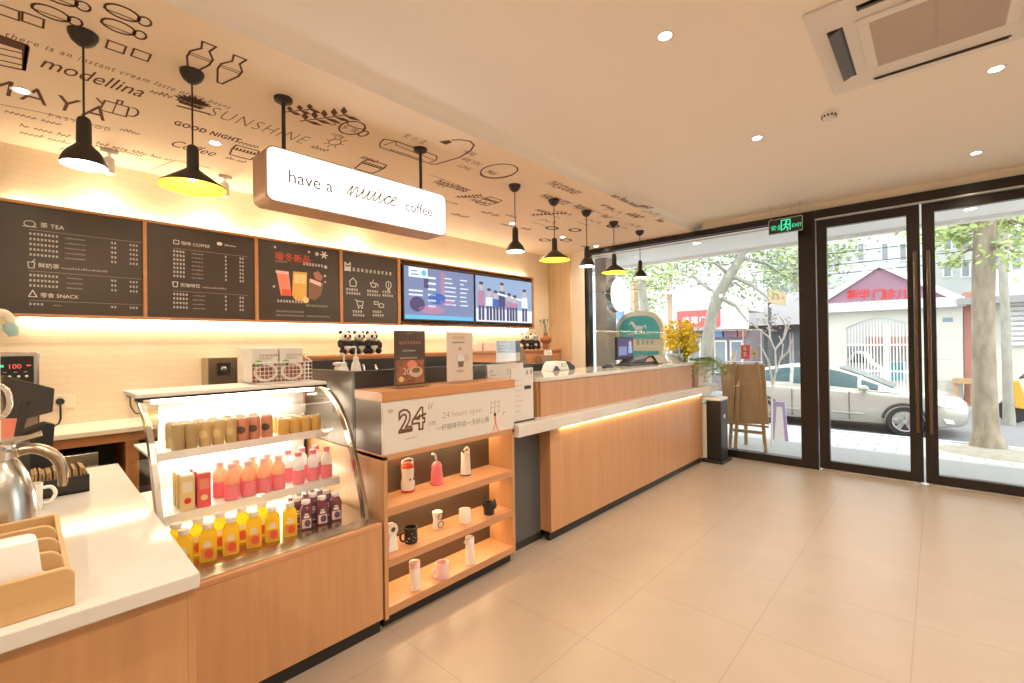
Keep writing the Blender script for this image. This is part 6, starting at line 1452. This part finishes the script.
# ---- car
def build_car():
    YN, YF = 12.05, 13.75; yc = (YN+YF)/2
    xf, xr = -.484, -3.035; zg = RZ; wb = xf-xr; s = wb/2.65
    def X(u): return xr + u*s      # u metres from the rear axle
    t = thing('parked_car', 'champagne silver sedan parked at the kerb outside the doors', 'car', ((xf+xr)/2, yc, zg))
    hw = (YF-YN)/2
    st_ = [(-.98, .42, .62, .80, .70), (-.92, .30, .84, 1.0, .84), (-.70, .22, .95, 1.03, .93), (-.35, .20, .96, 1.02, .98), (.3, .19, .94, .98, 1.), (1.0, .19, .92, .955, 1.), (1.7, .19, .91, .94, 1.), (2.1, .20, .89, .95, .99), (2.55, .20, .86, .94, .99), (2.95, .20, .85, .92, .98), (3.25, .22, .80, .875, .94), (3.48, .25, .71, .79, .85), (3.60, .32, .58, .67, .72)]
    def sec(u, zb, zs, zt, w):
        W = hw*w; pts = []
        prof_ = [(.78, zb), (.93, zb+.03), (.985, zb+.14), (1., (zb+zs)*.5), (.985, zs-.06), (.955, zs), (.86, (zs+zt)/2+.01), (.55, zt), (.0, zt+.012)]
        half = [(yc-W*a, zg+z*s) for a, z in prof_]; oth = [(yc+W*a, zg+z*s) for a, z in prof_[-2::-1]]
        return [Vector((X(u), y, z)) for y, z in half+oth]
    mb = MB(); mb.ring_loft([sec(*q) for q in st_], M['car']); body = mb.build('body_shell', t, smooth=50)
    # greenhouse
    gh = [(-.62, 1.0, 1.02, .78, .60), (-.35, 1.0, 1.20, .80, .62), (.0, .98, 1.36, .82, .66), (.5, .96, 1.455, .83, .68), (1.0, .95, 1.46, .83, .68), (1.45, .94, 1.40, .83, .67), (1.9, .93, 1.23, .83, .66), (2.38, .92, 1.0, .82, .70), (2.55, .91, .93, .80, .72)]
    def gsec(u, z0, z1, w0, w1):
        z0_, z1_ = zg+z0*s-.02, zg+z1*s; a, b = hw*w0*1.14, hw*w1*1.1
        return [Vector((X(u), y, z)) for y, z in ((yc-a, z0_), (yc-(a*.55+b*.45), z0_+(z1_-z0_)*.55), (yc-b, z0_+(z1_-z0_)*.92), (yc-b*.8, z1_), (yc+b*.8, z1_), (yc+b, z0_+(z1_-z0_)*.92), (yc+(a*.55+b*.45), z0_+(z1_-z0_)*.55), (yc+a, z0_))]
    mb = MB(); mb.ring_loft([gsec(*q) for q in gh], M['car']); mb.build('cabin', t, smooth=50)
    def side_pt(u, f):
        for q0, q1 in zip(gh, gh[1:]):
            if q0[0] <= u <= q1[0]: break
        k = (u-q0[0])/(q1[0]-q0[0]); g0, g1 = gsec(*q0), gsec(*q1)
        A = [g0[i].lerp(g1[i], k) for i in range(3)]
        p_ = A[0].lerp(A[1], f/.55) if f <= .55 else A[1].lerp(A[2], (f-.55)/.37)
        return p_ + Vector((0, -.012, .004))
    def pane(name, us, f0=.14, f1=.86):
        mb = MB(); rw = [[side_pt(u, f) for u in us] for f in (f0, .35, .55, .70, f1)]
        mb.ring_loft(rw, M['carglass'], False, False, closed=False); return mb.build(name, t, smooth=60)
    pane('rear_side_window', [-.42+.04*i for i in range(4)] + [-.2, -.05, .1, .3, .45, .56], .2, .84)
    pane('front_side_window', [.64, .8, 1.0, 1.2, 1.35, 1.5, 1.68, 1.86])
    pane('quarter_window', [1.93, 2.02, 2.12, 2.22], .2, .75)
    mb = MB()
    for u0, u1 in ((1.50, 2.46),):
        rows_ = []
        for k in range(6):
            u = u0+(u1-u0)*k/5
            for q0, q1 in zip(gh, gh[1:]):
                if q0[0] <= u <= q1[0]: break
            kk = (u-q0[0])/(q1[0]-q0[0]); g = [a.lerp(b, kk) for a, b in zip(gsec(*q0), gsec(*q1))]
            rows_.append([g[3]*.98+g[4]*.02+Vector((0.004, -.03, .012)), g[4]*.98+g[3]*.02+Vector((.004, .03, .012))])
        mb.ring_loft(rows_, M['carglass'], False, False, closed=False)
    mb.build('windscreen', t)
    # wheels with arches
    for wx in (xf, xr):
        for side, yy in ((-1, YN), (1, YF)):
            r = .315*s*1.0; wn = 'wheel'
            cx_ = Vector((wx, yy+.10*(1 if side < 0 else -1), zg+r)); ax = Vector((0, side, 0))
            w = MB(); w.lathe([(r*.60, -.09), (r*.93, -.10), (r, -.06), (r, .06), (r*.93, .095), (r*.66, .10)], cx_, M['tyre'], 32, ax, cap0=True, cap1=False); wo = w.build(wn, t, smooth=40)
            w = MB(); w.lathe([(r*.66, .098), (r*.64, .07), (r*.60, .065)], cx_, M['rim'], 32, ax, cap0=False, cap1=False); w.lathe([(r*.60, .04), (.001, .04)], cx_, M['dark'], 32, ax, cap0=False)
            for k in range(5):
                a = 2*PI*k/5+.3
                for da in (-.14, .14):
                    d = Vector((math.cos(a+da), 0, math.sin(a+da))); q = Vector((-d.z, 0, d.x)); w.obox(cx_+ax*.07+d*r*.36, d, q, ax, r*.30, r*.06, .012, M['rim'])
            w.lathe([(r*.16, .05), (r*.14, .09), (.001, .092)], cx_, M['rim'], 16, ax, cap0=False); w.build('alloy_rim', wo, smooth=40)
            a_ = MB(); ring = [cx_+Vector((math.cos(b)*r*1.13, -.0, math.sin(b)*r*1.13))+ax*.095 for b in [PI*k/16-.12+.24*(k/16-.5)*0 for k in range(17)]]
            a_.tube(ring, .028, M['dark'], 8); a_.build('wheel_arch', t, smooth=60)
            a_ = MB(); a_.lathe([(r*1.12, .03), (r*1.12, .102)], cx_, M['black'], 32, ax, cap0=True, cap1=False); a_.build('arch_well', t)
    # details
    q = side_pt(1.98, .05); mb = MB(); mb.sphere(q+Vector((.0, -.10, .045)), .085, M['car'], 14, 10, (1.15, .8, .72)); mb.obox(q+Vector((0, -.03, .01)), YD, XD, ZD, .05, .02, .015, M['dark']); mb.build('door_mirror', t, smooth=60)
    zmid = zg+.74*s
    for u in (-.05, .98): MB().obox((X(u), YN-.004, zmid+.07), XD, YD, ZD, .085, .016, .014, M['car']).build('door_handle', t, bevel=.006)
    mb = MB()
    for u in (.62, 1.72): mb.box(X(u)-.005, X(u)+.005, YN-.008, YN+.03, zg+.28*s, zg+.88*s, M['dark'])
    mb.build('door_seam', t)
    MB().box(X(-.0)+.35, X(2.0), YN-.012, YN+.01, zg+.40*s, zg+.435*s, M['car']).build('side_trim', t, bevel=.006)
    mb = MB(); hl = [(2.98, .83), (3.26, .785), (3.47, .70), (3.42, .63), (3.22, .66), (2.96, .75)]
    def sidey(u):
        for q0, q1 in zip(st_, st_[1:]):
            if q0[0] <= u <= q1[0]: k = (u-q0[0])/(q1[0]-q0[0]); return yc-hw*(q0[4]+(q1[4]-q0[4])*k)*.995
        return yc
    mb.prism([(X(u), sidey(u)-.016, zg+z*s) for u, z in hl], (.01, .05, 0), M['lampglass']); mb.build('headlamp', t)
    mb = MB(); mb.prism([(X(u), sidey(u)-.014, zg+z*s) for u, z in ((-.92, .95), (-.66, .99), (-.70, .82), (-.90, .78))], (-.02, .06, 0), M['tail']); mb.build('tail_lamp', t)
    mb = MB(); mb.box(X(3.50), X(3.575), yc-.45, yc+.45, zg+.36*s, zg+.50*s, M['dark']); mb.build('grille', t, bevel=.01)
    mb = MB(); mb.box(X(3.58), X(3.62), yc-.23, yc+.23, zg+.37*s, zg+.47*s, M['poster_blue']); mb.build('number_plate', t)
    mb = MB(); mb.prism([(X(u), sidey(u)-.012, zg+z*s) for u, z in ((3.24, .42), (3.38, .40), (3.40, .32), (3.28, .33))], (0, .03, 0), M['lampglass']); mb.build('fog_lamp', t)
    return t
build_car()

# ---- buildings across the road
def bld(name, lab, cat, Y): return thing(name, lab, cat, (0, Y, -.4))
def wallpx(t, px0, px1, pytop, Y, depth, m, name='wall', zb=-.4):
    a, b = QY(px0, pytop, Y), QY(px1, pytop, Y); return MB().box(a.x, b.x, Y, Y+depth, zb, (a.z+b.z)/2, m).build(name, t)
def winpx(t, px0, py0, px1, py1, Y, m=None, name='window', th=.06, frame=True):
    a, b = QY(px0, py0, Y), QY(px1, py1, Y); m = m or M['window_dark']
    f = MB()
    if frame: f.box(a.x-.06, b.x+.06, Y-th, Y, min(a.z, b.z)-.06, max(a.z, b.z)+.06, M['facade'])
    else: f.box(a.x, b.x, Y-th, Y, min(a.z, b.z), max(a.z, b.z), m)
    o = f.build(name, t)
    if frame: MB().box(a.x, b.x, Y-th-.01, Y-th, min(a.z, b.z), max(a.z, b.z), m).build('window_pane', o)
    return o
# gabled clinic
YG = 18.
gc = bld('gabled_clinic', 'low cream clinic with a mauve gable and red characters across the road', 'building', YG)
ap, le, re_ = QY(880, 262, YG), QY(818, 305, YG), QY(962, 296, YG)
half = max(re_.x-ap.x, ap.x-le.x)
zl = (le.z+re_.z)/2 - .02; zw = QY(880, 309, YG).z
mb = MB(); mb.prism([(ap.x-half*.97, YG-.32, zl-.02), (ap.x+half*.97, YG-.32, zl-.02), (ap.x, YG-.32, ap.z-.10)], (0, .3, 0), M['mauve']); gab = mb.build('gable', gc)
for sg_ in (-1, 1):
    mb = MB(); e = Vector((ap.x+sg_*half*1.04, YG-.42, zl-.06)); a = Vector((ap.x, YG-.42, ap.z)); mb.prism([a, e, e-Vector((0, 0, .2)), a-Vector((0, 0, .2))], (0, .6, 0), M['facade']); mb.build('barge_board', gc)
MB().box(ap.x-half*1.02, ap.x+half*1.02, YG-.40, YG-.05, zw-.05, zl, M['facade']).build('fascia', gc)
mb = MB(); mb.prism([(ap.x-half, YG, zl-.1), (ap.x+half, YG, zl-.1), (ap.x, YG, ap.z-.12)], (0, 4, 0), M['roofgrey']); mb.build('roof', gc)
mb = MB()
for px, ch in ((847, '新'), (858, '华'), (872, '门'), (882.5, '诊'), (896, '儿')):
    q = QY(px, 298.2, YG-.325); mb.text(ch, (q.x, YG-.325, q.z), XD, ZD, .31, M['red'], lift=.02, offset=.004)
mb.build('lettering', gab)
mb = MB(); q = QY(852, 305.5, YG-.40); mb.glyphs(9, (q.x, YG-.401, q.z), XD, ZD, .12, M['chalk_dim'], rnd=R); mb.build('fascia_lettering', gc)
wl = QY(815, 310, YG).x; gl, gr = QY(846, 330, YG).x, QY(917, 330, YG).x; wr = QY(962, 330, YG).x
MB().box(wl, gl, YG-.1, YG+.2, -.4, zw, M['facade_cream']).build('wall', gc)
MB().box(gr, wr, YG-.1, YG+.2, -.4, zw, M['facade_cream']).build('wall', gc)
mb = MB(); za = QY(880, 318, YG).z; n_ = 14
arch_ = [(gl, za-.28)] + [(gl+(gr-gl)*k/n_, za-.28+.28*math.sin(PI*k/n_)) for k in range(1, n_)] + [(gr, za-.28)]
mb.prism([(gl, YG-.1, zw), (gl, YG-.1, za-.28)] + [(x, YG-.1, z) for x, z in arch_[1:-1]] + [(gr, YG-.1, za-.28), (gr, YG-.1, zw)], (0, .3, 0), M['facade_cream']); mb.build('arch_head', gc)
mb = MB()
for k in range(1, 4): z_ = -.4+k*.62; mb.box(gr, wr, YG-.106, YG-.1, z_, z_+.02, M['facade_grey'])
for x_ in (gr+.42, ): mb.box(x_, x_+.02, YG-.106, YG-.1, -.4, zw, M['facade_grey'])
mb.build('tile_joints', gc)
q = QY(945, 320, YG); mb = MB(); mb.rect(-.05, -.06, .16, .06, (q.x, YG-.1, q.z), XD, ZD, M['poster_blue'], .01); mb.build('number_plaque', gc)
gt = thing('yard_gate', 'white barred yard gate under the mauve gable', 'gate', ((gl+gr)/2, YG+.05, -.4))
mb = MB(); nb_ = 22
for k in range(nb_+1):
    x = gl+(gr-gl)*k/nb_; zt_ = za-.34+.26*math.sin(PI*k/nb_) if k not in (0, nb_) else za-.3
    mb.box(x-.014, x+.014, YG+.03, YG+.06, -.36, zt_, M['white'])
mb.build('bars', gt)
mb = MB()
for z_ in (-.3, .45, 1.25): mb.box(gl, gr, YG+.025, YG+.065, z_, z_+.05, M['white'])
mb.build('rails', gt)
mb = MB(); mb.box(gl+(gr-gl)*.56, gl+(gr-gl)*.62, YG-.0, YG+.08, -.4, za-.2, M['white']); mb.build('gate_post', gt)
yd = bld('yard_building', 'grey building standing in the yard behind the white gate', 'building', 27)
wallpx(yd, 825, 925, 322, 27, 2, M['facade_grey']); winpx(yd, 885, 362, 905, 385, 27, M['teal'], 'door', frame=True); winpx(yd, 845, 345, 865, 360, 27); mb = MB(); a, b = QY(868, 345, 26.5), QY(920, 345, 26.5); mb.box(a.x, b.x, 25.8, 27, a.z-.1, a.z+.35, M['brick_red']); mb.build('awning', yd)
# second car in the yard : pale van
vn = thing('parked_van', 'pale car parked in the yard behind the white gate', 'car', (0, 22, -.4))
a, b = QY(843, 390, 22), QY(880, 362, 22)
mb = MB(); mb.prism([(a.x, 22, -.1), (b.x, 22, -.1), (b.x, 22, .35), (b.x-.25, 22, .5), (b.x-.5, 22, .95), (a.x+.35, 22, .98), (a.x+.05, 22, .55)], (0, 1.5, 0), M['white']); mb.build('body', vn, bevel=.05, seg=3)
mb = MB(); mb.prism([(a.x+.22, 21.99, .55), (b.x-.38, 21.99, .55), (b.x-.55, 21.99, .88), (a.x+.42, 21.99, .9)], (0, .02, 0), M['carglass']); mb.build('side_window', vn)
for x_ in (a.x+.4, b.x-.45): MB().cyl((x_, 21.97, -.16), (x_, 22.2, -.16), .24, M['tyre'], seg=20).build('wheel', vn, smooth=40)
# right: red brick strip and shuttered building
rb = bld('shutter_building', 'cream shuttered shop with a red brick pier right of the clinic', 'building', 18.2)
wallpx(rb, 963, 976, 292, 18.0, .4, M['brick_red'], 'brick_pier'); wallpx(rb, 976, 1120, 268, 18.2, 3, M['facade_cream'])
mb = MB(); a, b = QY(1010, 296, 18.1), QY(1100, 345, 18.1)
for k in range(10): z_ = b.z+(a.z-b.z)*k/10; mb.box(a.x, b.x, 18.1, 18.2, z_, z_+(a.z-b.z)/10-.03, M['facade'])
mb.build('shutter', rb)
mb = MB(); a = QY(935, 292, 17.5); b = QY(1120, 270, 17.5); mb.box(wr-.1, b.x, 17.4, 18.3, zw-.02, zw+.16, M['roofgrey']); mb.build('canopy_slab', rb)
lg = thing('timber_stack', 'low tan timber ledge at the foot of the wall right of the clinic', 'bench', (0, 17.6, -.4))
a, b = QY(953, 384, 17.6), QY(975, 378, 17.6); MB().box(a.x, b.x+.05, 17.5, 17.8, b.z-.16, b.z-.02, M['ply']).build('top', lg)
for x_ in (a.x+.05, b.x-.05): MB().box(x_-.04, x_+.04, 17.55, 17.75, -.4, b.z-.16, M['ply']).build('leg', lg)
# scooter at right edge
sx_ = QY(1020, 375, 15.5).x
sk = thing('scooter', 'orange delivery scooter at the right edge across the road', 'scooter', (sx_, 15.5, RZ))
for x_ in (sx_-.12, sx_+1.05): MB().lathe([(.17, -.05), (.25, -.05), (.27, 0), (.25, .05), (.17, .05)], (x_, 15.5, RZ+.27), M['tyre'], 20, (0, 1, 0)).build('wheel', sk, smooth=40)
mb = MB(); mb.prism([(sx_-.1, 15.4, RZ+.35), (sx_+.35, 15.4, RZ+.28), (sx_+.8, 15.4, RZ+.32), (sx_+1.15, 15.4, RZ+.55), (sx_+1.1, 15.4, RZ+.8), (sx_+.5, 15.4, RZ+.72), (sx_+.3, 15.4, RZ+.45), (sx_+.08, 15.4, RZ+.62), (sx_-.02, 15.4, RZ+.98), (sx_-.12, 15.4, RZ+.95)], (0, .22, 0), M['scooter']); mb.build('body', sk, bevel=.03)
MB().tube([(sx_+.1, 15.2, RZ+1.1), (sx_, 15.5, RZ+1.02), (sx_+.1, 15.8, RZ+1.1)], .02, M['black'], 8).build('handlebar', sk)
MB().box(sx_+.4, sx_+1.05, 15.36, 15.66, RZ+.72, RZ+.82, M['black']).build('seat', sk, bevel=.03)
# grey apartment block behind the clinic
gb2 = bld('apartment_block', 'tall grey apartment block behind the mauve gable', 'building', 33)
wallpx(gb2, 822, 985, 130, 33, 6, M['facade_grey'])
for px in (834, 858, 882, 900):
    for py in (212, 244): winpx(gb2, px, py, px+6, py+16, 33)
for px in (944, 962):
    for py in (205, 235, 262): winpx(gb2, px, py, px+7, py+14, 33)
rt_ = bld('apartment_block', 'pale block seen through the leaves behind the thick tree trunk', 'building', 26)
wallpx(rt_, 985, 1130, 150, 26, 6, M['facade'])
for px in (992, 1012, 1030):
    for py in (205, 232, 255): winpx(rt_, px, py, px+9, py+14, 26)
# brown-roofed shopfront
bs_ = bld('dark_shopfront', 'shopfront with a brown tiled roof behind the white branch ornament', 'building', 21)
wallpx(bs_, 748, 812, 322, 21, 4, M['facade_tan']); a, b = QY(745, 300, 20.5), QY(814, 324, 20.5)
mb = MB(); mb.prism([(a.x, 20.2, b.z), (a.x, 22.5, a.z+.35), (a.x, 22.5, b.z)], (b.x-a.x, 0, 0), M['roofgrey']); mb.build('roof', bs_)
winpx(bs_, 763, 330, 790, 368, 21, name='shop_window'); winpx(bs_, 794, 330, 806, 376, 21, name='shop_door')
a = QY(752, 326, 20.9); b = QY(811, 326, 20.9); MB().box(a.x, b.x, 20.8, 20.95, a.z-.3, a.z, M['shop_dark']).build('sign_band', bs_)
# hanging wooden sign
a, b = QY(768, 289, 16.5), QY(784, 304, 16.5)
hs = thing('hanging_sign', 'tilted pale wooden sign box high between the trees', 'sign', ((a.x+b.x)/2, 16.5, b.z))
mb = MB(); mb.prism([(a.x, 16.5, a.z), (b.x, 16.5, a.z-.12), (b.x, 16.5, b.z-.05), (a.x, 16.5, b.z+.08)], (0, .3, 0), M['sign_tan']); mb.build('box', hs, bevel=.01)
mb = MB(); mb.glyphs(3, ((a.x*.8+b.x*.2), 16.498, (a.z+b.z)/2-.1), XD, ZD, .12, M['brick_red'], rnd=R); mb.build('lettering', hs)
MB().cyl((a.x, 16.65, -.4), (a.x, 16.65, a.z), .05, M['slate'], seg=10).build('pole', hs)
# white facade with red sign
wf_ = bld('white_shop', 'long white shop facade with a red sign band across the road', 'building', 17.4)
a, b = QY(672, 266, 17.4), QY(747, 270, 17.4)
z0 = QY(710, 312, 17.4).z; MB().box(a.x, b.x, 17.4, 19.4, z0, QY(700, 264, 17.4).z, M['facade']).build('upper_wall', wf_)
z1 = QY(735, 329, 17.4).z
a2 = QY(718, 310, 17.3); MB().box(a.x, b.x, 17.35, 17.5, z1, z0+.05, M['facade']).build('band', wf_)
sb = MB(); q0, q1 = QY(677, 311.5, 17.2), QY(719, 326, 17.2); sb.box(q0.x, q1.x, 17.2, 17.36, q1.z, q0.z, M['sign_red']); sgn = sb.build('red_sign', wf_)
mb = MB(); q = QY(682.5, 323.5, 17.2); mb.text('纬建广', (q.x, 17.2, q.z), XD, ZD, .29, M['paper'], space=1.1, offset=.004, lift=.01); mb.build('lettering', sgn)
MB().box(a.x, b.x, 17.9, 19.4, -.4, z1, M['shop_dark']).build('shopfront', wf_)
for px0, px1, m_ in ((712, 722, 'signblue'), (724, 737, 'mauve'), (738, 746, 'brick_red')):
    q0, q1 = QY(px0, 328, 17.8), QY(px1, 337, 17.8); MB().box(q0.x, q1.x, 17.8, 17.9, q1.z, q0.z, M[m_]).build('shop_panel', wf_)
for px in (716, 732): winpx(wf_, px, 342, px+10, 372, 17.9, name='shop_window')
for px in (672, 690): winpx(wf_, px, 340, px+10, 372, 17.9, name='shop_window')
# balcony building left
bb = bld('balcony_block', 'pale block with balconies seen through the left of the window', 'building', 20)
wallpx(bb, 596, 690, 215, 20, 4, M['facade'])
wallpx(bb, 666.5, 672, 240, 19.6, .5, M['facade_tan'], 'tan_pillar'); wallpx(bb, 630, 634, 280, 19.6, .4, M['facade_tan'], 'tan_pillar')
for px, py in ((657, 252), (674, 250), (657, 275), (640, 258), (674, 275), (618, 262)): winpx(bb, px, py, px+7, py+15, 20)
for py in (272, 293): 
    a, b = QY(655, py, 19.2), QY(684, py, 19.2); MB().box(a.x, b.x, 19.2, 20, a.z-.1, a.z+.05, M['facade']).build('balcony_slab', bb)
    mb = MB()
    for k in range(12): x = a.x+(b.x-a.x)*k/11; mb.box(x-.02, x+.02, 19.2, 19.24, a.z+.05, a.z+.55, M['white'])
    mb.box(a.x, b.x, 19.19, 19.25, a.z+.55, a.z+.6, M['white']); mb.build('balcony_railing', bb)
fb = bld('far_block', 'far pale block behind the bent trunk', 'building', 34)
wallpx(fb, 560, 825, 190, 36, 4, M['facade_grey'])
for px in (700, 725, 752, 780, 805):
    for py in (235, 262, 285): winpx(fb, px, py, px+8, py+13, 36)
bls = thing('blue_shop_sign', 'blue shop sign across the road beside the taupe pillar', 'sign', (QY(613, 320, 16.8).x, 16.8, -.4))
a, b = QY(606, 312, 16.8), QY(622, 328, 16.8); MB().box(a.x, b.x, 16.8, 17, b.z, a.z, M['signblue']).build('panel', bls)
mb = MB(); mb.glyphs(2, (a.x+.12, 16.799, b.z+.18), XD, ZD, .2, M['paper'], rnd=R); mb.build('lettering', bls)
for x_ in (a.x+.05, b.x-.05): MB().cyl((x_, 16.95, -.4), (x_, 16.95, b.z), .04, M['steel'], seg=8).build('post', bls)
# overhead cables
for k, (za_, zb2, lab) in enumerate(((4.6, 4.3, 'topmost black overhead cable across the road'), (4.2, 4.1, 'middle black overhead cable across the road'), (3.9, 3.95, 'lowest black overhead cable across the road'))):
    mb = MB(); mb.tube([(-16+28*i/16, 16.2+.3*k, za_+(zb2-za_)*i/16-.5*math.sin(PI*i/16)) for i in range(17)], .011, M['black'], 6)
    tag(mb.build('overhead_cable'), lab, 'cable', None)

# ================================================================ LIGHT, SKY, CAMERA
W = bpy.data.worlds.new('sky'); SC.world = W; W.use_nodes = True
bg = W.node_tree.nodes['Background']; bg.inputs[0].default_value = (.93, .97, 1., 1); bg.inputs[1].default_value = 2.7
light('sun', 'SUN', (0, 0, 10), .6, (1, .97, .92), .25, rot=(math.radians(40), math.radians(15), math.radians(20)))
cam = bpy.data.cameras.new('camera'); co = bpy.data.objects.new('camera', cam); COL.objects.link(co)
cam.sensor_width = 36; cam.sensor_fit = 'HORIZONTAL'; cam.lens = F/1024*36; cam.clip_start = .05; cam.clip_end = 200
Mx = Matrix((_rt, _up, -_fw)).transposed().to_4x4(); Mx.translation = CAM
co.matrix_world = Mx
SC.camera = co
SC.view_settings.view_transform = 'Standard'
try: SC.view_settings.look = 'None'
except Exception: pass
SC.view_settings.gamma = 1; SC.view_settings.use_curve_mapping = False
SC.view_settings.exposure = EXPO
SC.cycles.transparent_max_bounces = 32
SC.cycles.max_bounces = 10; SC.cycles.diffuse_bounces = 5
SC.cycles.sample_clamp_indirect = 6
